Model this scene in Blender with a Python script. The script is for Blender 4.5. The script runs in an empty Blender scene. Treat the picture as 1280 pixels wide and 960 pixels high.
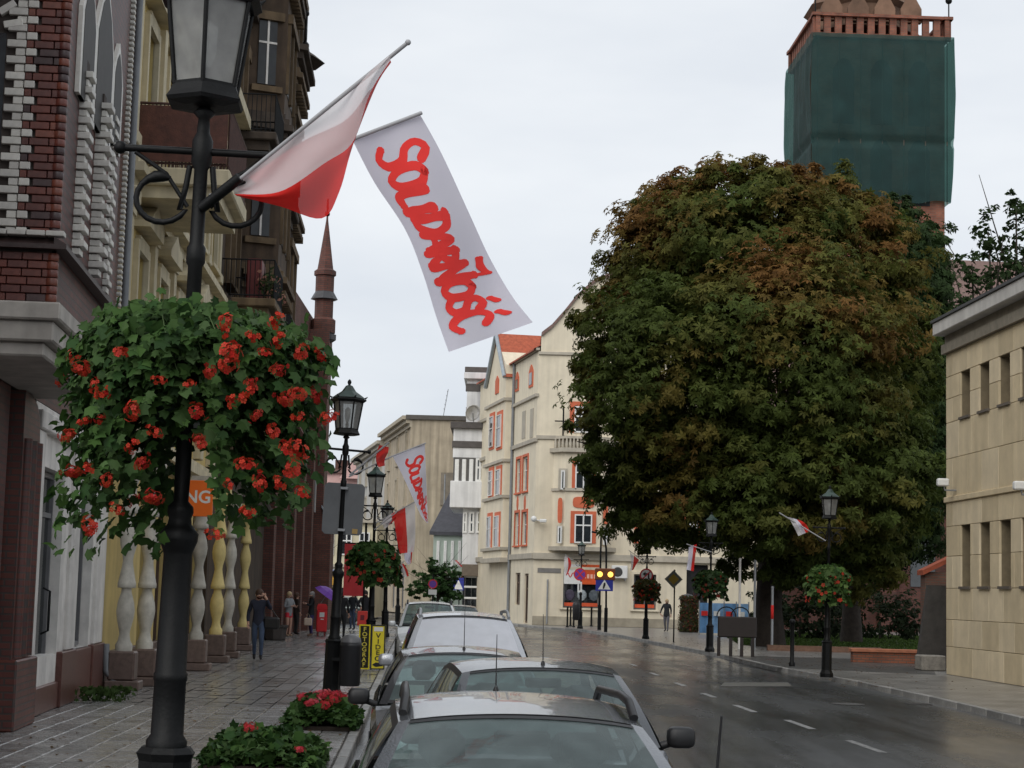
import bpy, bmesh, math, random
import numpy as np
from mathutils import Vector, Matrix, noise
random.seed(7); rng = np.random.default_rng(7)
SC = bpy.context.scene; COL = SC.collection
R = math.radians
# ------------------------------------------------------------------ camera
F = 2300.0; PITCH = R(6.47); ROLL = R(1.5); CAMZ = 1.95
cam = bpy.data.cameras.new('camera'); cam.sensor_width = 36.0; cam.lens = F/1280*36
cam.clip_start = 0.1; cam.clip_end = 3000
co = bpy.data.objects.new('camera', cam); COL.objects.link(co); SC.camera = co
CR = Matrix.Rotation(math.pi/2+PITCH, 3, 'X') @ Matrix.Rotation(ROLL, 3, 'Z')
co.matrix_world = Matrix.Translation((0, 0, CAMZ)) @ CR.to_4x4()
# ------------------------------------------------------------------ world, sun, exposure
SUN_EL, SUN_AZ = R(40), R(205)          # azimuth clockwise from +Y
W = bpy.data.worlds.new('World'); SC.world = W; W.use_nodes = True
nt = W.node_tree; nt.nodes.clear()
def wn(t, **k):
    n = nt.nodes.new(t)
    for a, b in k.items(): setattr(n, a, b)
    return n
out = wn('ShaderNodeOutputWorld'); bg = wn('ShaderNodeBackground'); bg.inputs['Strength'].default_value = 0.1
sky = wn('ShaderNodeTexSky', sky_type='NISHITA', sun_disc=False); sky.sun_elevation = SUN_EL; sky.sun_rotation = SUN_AZ
tc = wn('ShaderNodeTexCoord'); mp = wn('ShaderNodeMapping'); mp.inputs['Scale'].default_value = (1.6, 1.6, 5.0)
nz = wn('ShaderNodeTexNoise'); nz.inputs['Scale'].default_value = 1.5; nz.inputs['Detail'].default_value = 5; nz.inputs['Roughness'].default_value = .55
rp = wn('ShaderNodeValToRGB'); rp.color_ramp.elements[0].position = .3; rp.color_ramp.elements[1].position = .72
rp.color_ramp.elements[0].color = (.57, .61, .67, 1); rp.color_ramp.elements[1].color = (.76, .785, .81, 1)
mul = wn('ShaderNodeVectorMath', operation='SCALE'); mul.inputs['Scale'].default_value = 9.6
mx = wn('ShaderNodeMix', data_type='RGBA'); mx.inputs[0].default_value = .95
L = nt.links.new
L(tc.outputs['Generated'], mp.inputs['Vector']); L(mp.outputs[0], nz.inputs['Vector']); L(nz.outputs['Fac'], rp.inputs[0])
L(rp.outputs[0], mul.inputs[0]); L(sky.outputs[0], mx.inputs[6]); L(mul.outputs[0], mx.inputs[7]); L(mx.outputs[2], bg.inputs['Color']); L(bg.outputs[0], out.inputs[0])
sl = bpy.data.lights.new('sun', 'SUN'); sl.energy = 1.5; sl.angle = R(60); sl.color = (1, .97, .92)
so = bpy.data.objects.new('sun', sl); COL.objects.link(so)
sd = Vector((math.sin(SUN_AZ)*math.cos(SUN_EL), math.cos(SUN_AZ)*math.cos(SUN_EL), math.sin(SUN_EL)))
so.rotation_euler = sd.to_track_quat('Z', 'Y').to_euler(); so.location = sd*80
SC.view_settings.view_transform = 'Standard'; SC.view_settings.look = 'None'
SC.view_settings.exposure = 0.34; SC.view_settings.gamma = 1.0; SC.view_settings.use_curve_mapping = False
# ------------------------------------------------------------------ placing helpers
def ray(x, y): return CR @ Vector(((x-640)/F, -(y-480)/F, -1))
def at(x, y, Y):
    d = ray(x, y); return Vector((0, 0, CAMZ)) + d*(Y/d.y)
def gp(x, y, z=0.12):
    d = ray(x, y); return Vector((0, 0, CAMZ)) + d*((z-CAMZ)/d.z)
def st(xs, Y): return xs-.047*Y            # street-parallel line
class Fr:                                   # facade frame: x along the wall, -y outwards, z up
    def __init__(s, o, rz): s.o = Vector((o[0], o[1], 0)); s.rz = rz; s.u = Vector((math.cos(rz), math.sin(rz), 0)); s.n = Vector((math.sin(rz), -math.cos(rz), 0))
    def hit(s, px, py, off=0.0):            # where the wall plane (off metres proud) lies behind a picture point
        d = ray(px, py); c = Vector((0, 0, CAMZ)); t = ((s.o+s.n*off-c).dot(s.n))/d.dot(s.n); p = c+d*t
        return (p-s.o).dot(s.u), p.z
# ------------------------------------------------------------------ materials
MATS = {}
def mat(name, col, rough=.75, var=.18, scale=4.0, bump=0.0, metal=0.0, spec=.4, tint=None, coat=0.0, bscale=None, trans=0.0, alpha=1.0, streak=0.0):
    if name in MATS: return MATS[name]
    m = bpy.data.materials.new(name); m.use_nodes = True; MATS[name] = m
    t = m.node_tree; b = t.nodes['Principled BSDF']
    b.inputs['Roughness'].default_value = rough; b.inputs['Metallic'].default_value = metal
    b.inputs['Specular IOR Level'].default_value = spec; b.inputs['Coat Weight'].default_value = coat
    b.inputs['Transmission Weight'].default_value = trans; b.inputs['Alpha'].default_value = alpha
    b.inputs['Base Color'].default_value = (*col, 1)
    if var > 0 or bump > 0:
        c = t.nodes.new('ShaderNodeTexCoord'); n = t.nodes.new('ShaderNodeTexNoise')
        n.inputs['Scale'].default_value = scale; n.inputs['Detail'].default_value = 6; n.inputs['Roughness'].default_value = .62
        t.links.new(c.outputs['Object'], n.inputs['Vector'])
        if var > 0:
            r = t.nodes.new('ShaderNodeValToRGB'); r.color_ramp.elements[0].position = .3; r.color_ramp.elements[1].position = .7
            c2 = tint or tuple(min(1, x*(1+var)) for x in col); c1 = tuple(x*(1-var) for x in col)
            r.color_ramp.elements[0].color = (*c1, 1); r.color_ramp.elements[1].color = (*c2, 1)
            t.links.new(n.outputs['Fac'], r.inputs[0]); last = r.outputs[0]
            oi = t.nodes.new('ShaderNodeObjectInfo'); mr = t.nodes.new('ShaderNodeMapRange'); mr.inputs[3].default_value = 1-var*.5; mr.inputs[4].default_value = 1+var*.5
            vm = t.nodes.new('ShaderNodeVectorMath'); vm.operation = 'SCALE'
            t.links.new(oi.outputs['Random'], mr.inputs[0]); t.links.new(last, vm.inputs[0]); t.links.new(mr.outputs[0], vm.inputs['Scale']); last = vm.outputs[0]
            if streak > 0:
                mp = t.nodes.new('ShaderNodeMapping'); mp.inputs['Scale'].default_value = (2.2, 2.2, .16)
                n3 = t.nodes.new('ShaderNodeTexNoise'); n3.inputs['Scale'].default_value = 1.3; n3.inputs['Detail'].default_value = 5
                r3 = t.nodes.new('ShaderNodeMapRange'); r3.inputs[1].default_value = .38; r3.inputs[2].default_value = .66; r3.inputs[3].default_value = 1-streak; r3.inputs[4].default_value = 1
                v3 = t.nodes.new('ShaderNodeVectorMath'); v3.operation = 'SCALE'
                t.links.new(c.outputs['Object'], mp.inputs[0]); t.links.new(mp.outputs[0], n3.inputs['Vector']); t.links.new(n3.outputs['Fac'], r3.inputs[0]); t.links.new(last, v3.inputs[0]); t.links.new(r3.outputs[0], v3.inputs['Scale']); last = v3.outputs[0]
            t.links.new(last, b.inputs['Base Color'])
        if bump > 0:
            n2 = t.nodes.new('ShaderNodeTexNoise'); n2.inputs['Scale'].default_value = bscale or scale*6; n2.inputs['Detail'].default_value = 4
            t.links.new(c.outputs['Object'], n2.inputs['Vector'])
            bp = t.nodes.new('ShaderNodeBump'); bp.inputs['Strength'].default_value = bump; bp.inputs['Distance'].default_value = .02
            t.links.new(n2.outputs['Fac'], bp.inputs['Height']); t.links.new(bp.outputs[0], b.inputs['Normal'])
    return m
def brickmat(name, c1, c2, mortar, w=.25, h=.08, axis='XZ', rough=.8, mort=.012, bump=.4):
    if name in MATS: return MATS[name]
    m = mat(name, c1, rough, 0); t = m.node_tree; b = t.nodes['Principled BSDF']
    c = t.nodes.new('ShaderNodeTexCoord'); s = t.nodes.new('ShaderNodeSeparateXYZ'); k = t.nodes.new('ShaderNodeCombineXYZ')
    t.links.new(c.outputs['Object'], s.inputs[0])
    if axis == 'XY': t.links.new(s.outputs['X'], k.inputs[0]); t.links.new(s.outputs['Y'], k.inputs[1])
    else:
        a = t.nodes.new('ShaderNodeMath'); t.links.new(s.outputs['X'], a.inputs[0]); t.links.new(s.outputs['Y'], a.inputs[1])
        t.links.new(a.outputs[0], k.inputs[0]); t.links.new(s.outputs['Z'], k.inputs[1])
    br = t.nodes.new('ShaderNodeTexBrick'); br.inputs['Scale'].default_value = 1; br.inputs['Brick Width'].default_value = w; br.inputs['Row Height'].default_value = h
    br.inputs['Mortar Size'].default_value = mort; br.inputs['Color1'].default_value = (*c1, 1); br.inputs['Color2'].default_value = (*c2, 1); br.inputs['Mortar'].default_value = (*mortar, 1)
    n = t.nodes.new('ShaderNodeTexNoise'); n.inputs['Scale'].default_value = 1.1; n.inputs['Detail'].default_value = 6
    mr = t.nodes.new('ShaderNodeMapRange'); mr.inputs[1].default_value = .3; mr.inputs[2].default_value = .7; mr.inputs[3].default_value = .62; mr.inputs[4].default_value = 1.2
    v = t.nodes.new('ShaderNodeVectorMath'); v.operation = 'SCALE'
    t.links.new(k.outputs[0], br.inputs['Vector']); t.links.new(c.outputs['Object'], n.inputs['Vector']); t.links.new(n.outputs['Fac'], mr.inputs[0])
    t.links.new(br.outputs['Color'], v.inputs[0]); t.links.new(mr.outputs[0], v.inputs['Scale']); t.links.new(v.outputs[0], b.inputs['Base Color'])
    bp = t.nodes.new('ShaderNodeBump'); bp.inputs['Strength'].default_value = bump; bp.inputs['Distance'].default_value = .02; bp.invert = True
    t.links.new(br.outputs['Fac'], bp.inputs['Height']); t.links.new(bp.outputs[0], b.inputs['Normal'])
    return m
def attrmat(name, rough=.65, trans=.38, spec=.12):      # leaf colour from the 'Col' attribute, some light through the leaf
    if name in MATS: return MATS[name]
    m = mat(name, (.1, .1, .1), rough, 0, spec=spec); t = m.node_tree; b = t.nodes['Principled BSDF']; o = t.nodes['Material Output']
    a = t.nodes.new('ShaderNodeAttribute'); a.attribute_name = 'Col'
    t.links.new(a.outputs['Color'], b.inputs['Base Color'])
    tr = t.nodes.new('ShaderNodeBsdfTranslucent'); t.links.new(a.outputs['Color'], tr.inputs['Color'])
    ms = t.nodes.new('ShaderNodeMixShader'); ms.inputs[0].default_value = trans
    t.links.new(b.outputs[0], ms.inputs[1]); t.links.new(tr.outputs[0], ms.inputs[2]); t.links.new(ms.outputs[0], o.inputs[0])
    return m
def glassmat(name, col, tr=.5, rough=.04, base=(.05, .06, .06), dirt=0.0):   # part see-through, part reflecting pane
    if name in MATS: return MATS[name]
    m = mat(name, base, rough, 0, spec=.6); t = m.node_tree; b = t.nodes['Principled BSDF']; o = t.nodes['Material Output']
    p = t.nodes.new('ShaderNodeBsdfTransparent'); p.inputs[0].default_value = (*col, 1)
    f = t.nodes.new('ShaderNodeFresnel'); f.inputs[0].default_value = 1.5
    mr = t.nodes.new('ShaderNodeMapRange'); mr.inputs[3].default_value = 1-tr; mr.inputs[4].default_value = 1
    ms = t.nodes.new('ShaderNodeMixShader')
    t.links.new(f.outputs[0], mr.inputs[0]); t.links.new(mr.outputs[0], ms.inputs[0])
    t.links.new(p.outputs[0], ms.inputs[1]); t.links.new(b.outputs[0], ms.inputs[2]); t.links.new(ms.outputs[0], o.inputs[0])
    if dirt > 0:
        c = t.nodes.new('ShaderNodeTexCoord'); n = t.nodes.new('ShaderNodeTexNoise'); n.inputs['Scale'].default_value = 7; n.inputs['Detail'].default_value = 7
        r = t.nodes.new('ShaderNodeValToRGB'); r.color_ramp.elements[0].color = (*[x*(1-dirt) for x in base], 1); r.color_ramp.elements[1].color = (*[min(1, x*(1+dirt)) for x in base], 1)
        t.links.new(c.outputs['Object'], n.inputs['Vector']); t.links.new(n.outputs['Fac'], r.inputs[0]); t.links.new(r.outputs[0], b.inputs['Base Color'])
    return m
# ------------------------------------------------------------------ mesh builder
class MB:
    def __init__(s): s.v = []; s.f = []; s.m = []; s.s = []
    def add(s, vs, fs, mi=0, sm=False):
        b = len(s.v); s.v += [tuple(p) for p in vs]
        for f in fs: s.f.append(tuple(i+b for i in f)); s.m.append(mi); s.s.append(sm)
        return s
    def box(s, x0, x1, y0, y1, z0, z1, mi=0, bev=0.0):
        if x0 > x1: x0, x1 = x1, x0
        if y0 > y1: y0, y1 = y1, y0
        if z0 > z1: z0, z1 = z1, z0
        if bev <= 0:
            return s.add([(x0,y0,z0),(x1,y0,z0),(x1,y1,z0),(x0,y1,z0),(x0,y0,z1),(x1,y0,z1),(x1,y1,z1),(x0,y1,z1)],
                         [(0,3,2,1),(4,5,6,7),(0,1,5,4),(1,2,6,5),(2,3,7,6),(3,0,4,7)], mi)
        b = min(bev, (x1-x0)*.45, (y1-y0)*.45, (z1-z0)*.45)
        c = [(x0,y0,z0),(x1,y0,z0),(x1,y1,z0),(x0,y1,z0),(x0,y0,z1),(x1,y0,z1),(x1,y1,z1),(x0,y1,z1)]
        vs = []
        for p in c:
            sg = [1 if p[i] == (x0,y0,z0)[i] else -1 for i in range(3)]
            for ax in range(3): vs.append(tuple(p[i]+(0 if i == ax else sg[i]*b) for i in range(3)))
        def V(i, a): return i*3+a
        fs = []
        for a, q in ((2,(0,3,2,1)),(2,(4,5,6,7)),(1,(0,1,5,4)),(0,(1,2,6,5)),(1,(2,3,7,6)),(0,(3,0,4,7))): fs.append(tuple(V(i,a) for i in q))
        for i, j, a1, a2 in ((0,1,1,2),(1,2,0,2),(2,3,1,2),(3,0,0,2),(4,5,1,2),(5,6,0,2),(6,7,1,2),(7,4,0,2),(0,4,0,1),(1,5,0,1),(2,6,0,1),(3,7,0,1)):
            fs.append((V(i,a1),V(j,a1),V(j,a2),V(i,a2)))
        for i in range(8): fs.append((V(i,0),V(i,1),V(i,2)))
        return s.add(vs, fs, mi)
    def obox(s, c, ax, ay, az, mi=0):
        c, ax, ay, az = Vector(c), Vector(ax), Vector(ay), Vector(az)
        vs = [c+ax*i+ay*j+az*k for k in (-.5,.5) for i, j in ((-.5,-.5),(.5,-.5),(.5,.5),(-.5,.5))]
        return s.add(vs, [(0,3,2,1),(4,5,6,7),(0,1,5,4),(1,2,6,5),(2,3,7,6),(3,0,4,7)], mi)
    def tube(s, path, r, n=8, mi=0, cap=True, sm=True):
        P = [Vector(p) for p in path]; k = len(P)
        rs = r if isinstance(r, (list, tuple)) else [r]*k
        vs = []; nx = None
        for i, p in enumerate(P):
            d = (P[min(i+1,k-1)]-P[max(i-1,0)]).normalized()
            if nx is None: nx = d.orthogonal().normalized()
            nx = (nx-d*nx.dot(d)).normalized() if (nx-d*nx.dot(d)).length > 1e-5 else d.orthogonal().normalized()
            by = d.cross(nx)
            for j in range(n):
                a = 2*math.pi*j/n; vs.append(p+(nx*math.cos(a)+by*math.sin(a))*rs[i])
        fs = [(i*n+j, i*n+(j+1)%n, (i+1)*n+(j+1)%n, (i+1)*n+j) for i in range(k-1) for j in range(n)]
        s.add(vs, fs, mi, sm)
        if cap: s.add(vs[:n], [tuple(range(n))[::-1]], mi); s.add(vs[-n:], [tuple(range(n))], mi)
        return s
    def lathe(s, prof, n=16, c=(0,0,0), mi=0, sm=True, ph=0.0, sy=1.0):
        vs = []
        for r, z in prof:
            for j in range(n):
                a = 2*math.pi*j/n+ph; vs.append((c[0]+r*math.cos(a), c[1]+r*sy*math.sin(a), c[2]+z))
        k = len(prof)
        fs = [(i*n+j, i*n+(j+1)%n, (i+1)*n+(j+1)%n, (i+1)*n+j) for i in range(k-1) for j in range(n)]
        s.add(vs, fs, mi, sm)
        if prof[0][0] > 1e-4: s.add(vs[:n], [tuple(range(n))[::-1]], mi)
        if prof[-1][0] > 1e-4: s.add(vs[-n:], [tuple(range(n))], mi)
        return s
    def ball(s, c, r, n=10, mi=0, sc=(1,1,1)):
        k = max(5, n//2); prof = [(math.sin(math.pi*i/k)*r, -math.cos(math.pi*i/k)*r) for i in range(k+1)]
        vs = []
        for rr, z in prof:
            for j in range(n): a = 2*math.pi*j/n; vs.append((c[0]+rr*math.cos(a)*sc[0], c[1]+rr*math.sin(a)*sc[1], c[2]+z*sc[2]))
        return s.add(vs, [(i*n+j, i*n+(j+1)%n, (i+1)*n+(j+1)%n, (i+1)*n+j) for i in range(k) for j in range(n)], mi, True)
    def sball(s, c, sz, n=14, mi=0, e=.55):
        f = lambda v: math.copysign(abs(v)**e, v); k = 8; vs = []
        for i in range(k+1):
            a = -math.pi/2+math.pi*i/k
            for j in range(n): b = 2*math.pi*j/n; vs.append((c[0]+sz[0]*f(math.cos(a))*f(math.cos(b)), c[1]+sz[1]*f(math.cos(a))*f(math.sin(b)), c[2]+sz[2]*f(math.sin(a))))
        return s.add(vs, [(i*n+j, i*n+(j+1)%n, (i+1)*n+(j+1)%n, (i+1)*n+j) for i in range(k) for j in range(n)], mi, True)
    def prism(s, poly, h, fn, mi=0):        # poly in 2D, extruded h; fn(a,b,c) gives the 3D point
        n = len(poly); vs = [fn(a,b,0) for a,b in poly]+[fn(a,b,h) for a,b in poly]
        return s.add(vs, [tuple(range(n))[::-1], tuple(range(n,2*n))]+[(i,(i+1)%n,n+(i+1)%n,n+i) for i in range(n)], mi)
    def grid(s, fn, nu, nv, mi=0, sm=True, mif=None):
        vs = [fn(i/nu, j/nv) for j in range(nv+1) for i in range(nu+1)]
        for j in range(nv):
            for i in range(nu):
                pass
        b = len(s.v); s.v += [tuple(p) for p in vs]
        for j in range(nv):
            for i in range(nu):
                a = b+j*(nu+1)+i; s.f.append((a,a+1,a+nu+2,a+nu+1)); s.m.append(mif((i+.5)/nu,(j+.5)/nv) if mif else mi); s.s.append(sm)
        return s
    def mesh(s, name, mats):
        me = bpy.data.meshes.new(name); me.from_pydata(s.v, [], s.f)
        for m in (mats if isinstance(mats, (list, tuple)) else [mats]): me.materials.append(m)
        me.polygons.foreach_set('material_index', s.m); me.polygons.foreach_set('use_smooth', s.s); me.update()
        return me
    def build(s, name, mats, parent=None): return link(name, s.mesh(name, mats), parent)
CH = {}
def KIDS(o): return CH.get(o.name, [])
def link(name, data, parent=None, loc=None):
    o = bpy.data.objects.new(name, data); COL.objects.link(o)
    if parent is not None: o.parent = parent; CH.setdefault(parent.name, []).append(o)
    if loc is not None: o.location = loc
    return o
def tag(o, label, cat, group=None, kind=None):
    if label: o['label'] = label
    if cat: o['category'] = cat
    if group: o['group'] = group
    if kind: o['kind'] = kind
    return o
def thing(name, label, cat, loc=(0,0,0), rz=0.0, group=None):
    o = link(name, None, None, loc); o.rotation_euler = (0,0,rz); o.empty_display_size = .3
    return tag(o, label, cat, group)
def struct(o): o['kind'] = 'structure'; return o
def stuff(o): o['kind'] = 'stuff'; return o
def copy_tree(o, parent=None):
    c = o.copy(); COL.objects.link(c); c.parent = parent
    if parent is not None: CH.setdefault(parent.name, []).append(c)
    for ch in list(KIDS(o)): copy_tree(ch, c)
    return c
def text_mb(mb, txt, size, fn, mi=0, extr=.0, sx=1.0, align='CENTER'):
    cu = bpy.data.curves.new('t', 'FONT'); cu.body = txt; cu.size = size; cu.align_x = align; cu.align_y = 'CENTER'; cu.resolution_u = 3
    cu.offset = size*.02
    ob = bpy.data.objects.new('t', cu); COL.objects.link(ob)
    dg = bpy.context.evaluated_depsgraph_get(); me = bpy.data.meshes.new_from_object(ob.evaluated_get(dg))
    mb.add([fn(v.co.x*sx, v.co.y) for v in me.vertices], [tuple(p.vertices) for p in me.polygons], mi)
    bpy.data.objects.remove(ob); bpy.data.curves.remove(cu); bpy.data.meshes.remove(me)
def leafmesh(name, P, N, size, cols, material, kind='leaf', parent=None):
    """many small leaves in one mesh: P centres, N normals (Nx3), size (N), cols (N x 3). kind: leaf (folded diamond) or palm (five leaflets)"""
    n = len(P); N = N/np.maximum(1e-6, np.linalg.norm(N, axis=1))[:,None]
    ref = rng.normal(size=(n,3)); T = ref-N*np.sum(ref*N,1)[:,None]; T /= np.maximum(1e-6, np.linalg.norm(T,axis=1))[:,None]; B = np.cross(N, T)
    if kind == 'palm':
        sh = []
        for a in (-1.9, -.95, 0, .95, 1.9):
            ca, sa = math.cos(a), math.sin(a); ln = 1.0-.12*abs(a)
            for (x, y, z) in ((0,0,0),(.55*ln,-.2*ln,-.06),(1.0*ln,0,-.28),(.55*ln,.2*ln,-.06)): sh.append((x*ca-y*sa, x*sa+y*ca, z))
        fc = [(i*4, i*4+1, i*4+2, i*4+3) for i in range(5)]
    elif kind == 'ivy':
        sh = [(-.5,0,.02),(-.38,-.46,-.16),(.0,-.36,-.05),(.26,-.5,-.18),(.32,-.2,-.02),(.62,0,-.16),(.32,.2,-.02),(.26,.5,-.2),(0,.36,-.05),(-.38,.46,-.16)]
        fc = [(0,1,2,3,4,5),(0,5,6,7,8,9)]
    elif kind == 'petal':
        sh = []
        for a in range(5):
            t = a*1.2566; ca, sa = math.cos(t), math.sin(t)
            for (x, y, z) in ((.05,0,0),(.5,-.3,.12),(.75,0,.05),(.5,.3,.12)): sh.append((x*ca-y*sa, x*sa+y*ca, z))
        fc = [(i*4, i*4+1, i*4+2, i*4+3) for i in range(5)]
    else:
        sh = [(-.5,0,0),(0,-.28,.06),(.5,0,-.04),(0,.28,.06)]; fc = [(0,1,2),(0,2,3)]
    S = np.array(sh); k = len(S)
    V = P[:,None,:]+size[:,None,None]*(S[None,:,0:1]*T[:,None,:]+S[None,:,1:2]*B[:,None,:]+S[None,:,2:3]*N[:,None,:])
    V = V.reshape(-1,3)
    me = bpy.data.meshes.new(name)
    nf = len(fc); lens = np.array([len(f) for f in fc]); flat = np.concatenate([np.array(f) for f in fc])
    loops = (flat[None,:]+(np.arange(n)*k)[:,None]).reshape(-1); tot = np.tile(lens, n); start = np.concatenate([[0], np.cumsum(tot)[:-1]])
    me.vertices.add(len(V)); me.vertices.foreach_set('co', V.astype(np.float32).reshape(-1))
    me.loops.add(len(loops)); me.loops.foreach_set('vertex_index', loops.astype(np.int32))
    me.polygons.add(n*nf); me.polygons.foreach_set('loop_start', start.astype(np.int32)); me.polygons.foreach_set('loop_total', tot.astype(np.int32))
    me.update(calc_edges=True)
    ca = me.color_attributes.new('Col', 'FLOAT_COLOR', 'POINT')
    cc = np.concatenate([np.repeat(cols, k, axis=0), np.ones((n*k,1))], 1); ca.data.foreach_set('color', cc.astype(np.float32).reshape(-1))
    me.materials.append(material); me.validate()
    return link(name, me, parent)
# ------------------------------------------------------------------ shared materials
iron = mat('black iron', (.005,.0053,.0056), .5, .35, 9, .12, spec=.2)
rust_iron = mat('worn brown iron', (.07,.03,.022), .6, .4, 12, .2)
red_cloth = mat('red cloth', (.62,.025,.02), .8, .08, 3)
glass_dark = glassmat('window glass', (.5,.55,.55), .35, .03, (.02,.024,.026))
glass_shop = glassmat('shop glass', (.75,.8,.8), .45, .03, (.03,.035,.035))
white_paint = mat('white paint', (.72,.72,.7), .5, .08, 6)
white_trim = mat('dirty white trim', (.72,.69,.65), .65, .15, 3, .05, streak=.2)
dark_room = mat('dark interior', (.02,.02,.022), .9, .3)
zinc = mat('zinc sheet', (.33,.37,.4), .4, .15, 4, metal=.5)
steel = mat('grey steel', (.3,.31,.32), .45, .15, 5, metal=.4)
curtain = mat('net curtain', (.55,.55,.52), .9, .2, 6)
# ================================================================== GROUND
earth = mat('dull ground', (.07,.065,.055), .9, .3, .3)
g = MB(); g.add([(-900,-60,-.03),(900,-60,-.03),(900,1500,-.03),(-900,1500,-.03)], [(0,1,2,3)]); struct(g.build('ground', earth))
def wet(name, col, tint, r0, r1, scale=1.0, bump=.25, bsc=60, patch=None, track=0.0):
    """wet surface: colour mottling, and puddled film where a second noise runs high lowers the roughness"""
    m = mat(name, col, .5, 0); t = m.node_tree; b = t.nodes['Principled BSDF']; N = t.nodes.new; K = t.links.new
    c = N('ShaderNodeTexCoord'); mp = N('ShaderNodeMapping'); mp.inputs['Scale'].default_value = (1, .28, 1); K(c.outputs['Object'], mp.inputs[0])
    n1 = N('ShaderNodeTexNoise'); n1.inputs['Scale'].default_value = .55*scale; n1.inputs['Detail'].default_value = 7; n1.inputs['Roughness'].default_value = .6; K(mp.outputs[0], n1.inputs['Vector'])
    n2 = N('ShaderNodeTexNoise'); n2.inputs['Scale'].default_value = 9*scale; n2.inputs['Detail'].default_value = 6; K(c.outputs['Object'], n2.inputs['Vector'])
    r = N('ShaderNodeValToRGB'); r.color_ramp.elements[0].position = .38; r.color_ramp.elements[1].position = .62
    r.color_ramp.elements[0].color = (*col, 1); r.color_ramp.elements[1].color = (*tint, 1); K(n1.outputs['Fac'], r.inputs[0]); last = r.outputs[0]
    if patch:
        n4 = N('ShaderNodeTexNoise'); n4.inputs['Scale'].default_value = .17; n4.inputs['Detail'].default_value = 5; K(mp.outputs[0], n4.inputs['Vector'])
        r4 = N('ShaderNodeMapRange'); r4.inputs[1].default_value = .55; r4.inputs[2].default_value = .68; K(n4.outputs['Fac'], r4.inputs[0])
        m4 = N('ShaderNodeMix'); m4.data_type = 'RGBA'; m4.inputs[7].default_value = (*patch, 1); K(r4.outputs[0], m4.inputs[0]); K(last, m4.inputs[6]); last = m4.outputs[2]
    if track:
        mt = N('ShaderNodeMapping'); mt.inputs['Scale'].default_value = (.9,.045,1); mt.inputs['Rotation'].default_value = (0,0,-.047); K(c.outputs['Object'], mt.inputs[0])
        nt5 = N('ShaderNodeTexNoise'); nt5.inputs['Scale'].default_value = 1.1; nt5.inputs['Detail'].default_value = 6; nt5.inputs['Roughness'].default_value = .65; K(mt.outputs[0], nt5.inputs['Vector'])
        rt5 = N('ShaderNodeMapRange'); rt5.inputs[1].default_value = .44; rt5.inputs[2].default_value = .56; rt5.inputs[3].default_value = 1-track; rt5.inputs[4].default_value = 1; K(nt5.outputs['Fac'], rt5.inputs[0])
        vt5 = N('ShaderNodeVectorMath'); vt5.operation = 'SCALE'; K(last, vt5.inputs[0]); K(rt5.outputs[0], vt5.inputs['Scale']); last = vt5.outputs[0]
    mv = N('ShaderNodeMapRange'); mv.inputs[1].default_value = .3; mv.inputs[2].default_value = .7; mv.inputs[3].default_value = .75; mv.inputs[4].default_value = 1.25; K(n2.outputs['Fac'], mv.inputs[0])
    v = N('ShaderNodeVectorMath'); v.operation = 'SCALE'; K(last, v.inputs[0]); K(mv.outputs[0], v.inputs['Scale'])
    oi = N('ShaderNodeObjectInfo'); mo = N('ShaderNodeMapRange'); mo.inputs[3].default_value = .72; mo.inputs[4].default_value = 1.25; K(oi.outputs['Random'], mo.inputs[0])
    v2 = N('ShaderNodeVectorMath'); v2.operation = 'SCALE'; K(v.outputs[0], v2.inputs[0]); K(mo.outputs[0], v2.inputs['Scale']); K(v2.outputs[0], b.inputs['Base Color'])
    mr = N('ShaderNodeMapRange'); mr.inputs[1].default_value = .35; mr.inputs[2].default_value = .65; mr.inputs[3].default_value = r1; mr.inputs[4].default_value = r0; K(n1.outputs['Fac'], mr.inputs[0]); K(mr.outputs[0], b.inputs['Roughness'])
    n3 = N('ShaderNodeTexNoise'); n3.inputs['Scale'].default_value = bsc; n3.inputs['Detail'].default_value = 3; K(c.outputs['Object'], n3.inputs['Vector'])
    bp = N('ShaderNodeBump'); bp.inputs['Strength'].default_value = bump; bp.inputs['Distance'].default_value = .01; K(n3.outputs['Fac'], bp.inputs['Height']); K(bp.outputs[0], b.inputs['Normal'])
    b.inputs['Specular IOR Level'].default_value = .5
    return m
asphalt = wet('wet asphalt', (.07,.072,.076), (.135,.137,.14), .15, .36, 1.0, .13, 90, patch=(.125,.12,.11), track=.45)
road = MB(); road.add([(-70,-20,0),(70,-20,0),(70,330,0),(-70,330,0)], [(0,1,2,3)]); road = struct(road.build('road', asphalt))
paint = mat('worn road paint', (.24,.24,.235), .45, .55, 9)
for px, py, px2, py2 in ((1062,925,1102,941),(986,901,1013,910),(920,882,942,889),(876,866,896,872),(843,853,858,858),(812,840,824,845),(786,829,797,833)):
    a, b_ = gp(px,py,0.004), gp(px2,py2,0.004)
    d = Vector((-.047,1,0)).normalized(); ln = 1.5; c = (a+b_)/2; w = Vector((1,.047,0)).normalized()*.06
    if py > 880: ln = 2.0
    m = MB(); m.add([c-d*ln/2-w, c-d*ln/2+w, c+d*ln/2+w, c+d*ln/2-w], [(0,1,2,3)]); m.build('centre_dash', paint, road)
for pts in (((742,780),(775,777),(850,786),(815,792)), ((905,853),(985,853),(990,858),(900,858)), ((655,786),(700,783),(720,789),(690,791))):
    m = MB(); m.add([gp(x,y,.005) for x,y in pts], [(0,1,2,3)]); m.build('repair_patch', mat('pale asphalt patch', (.12,.115,.1), .5, .3, 3), road)
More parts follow.
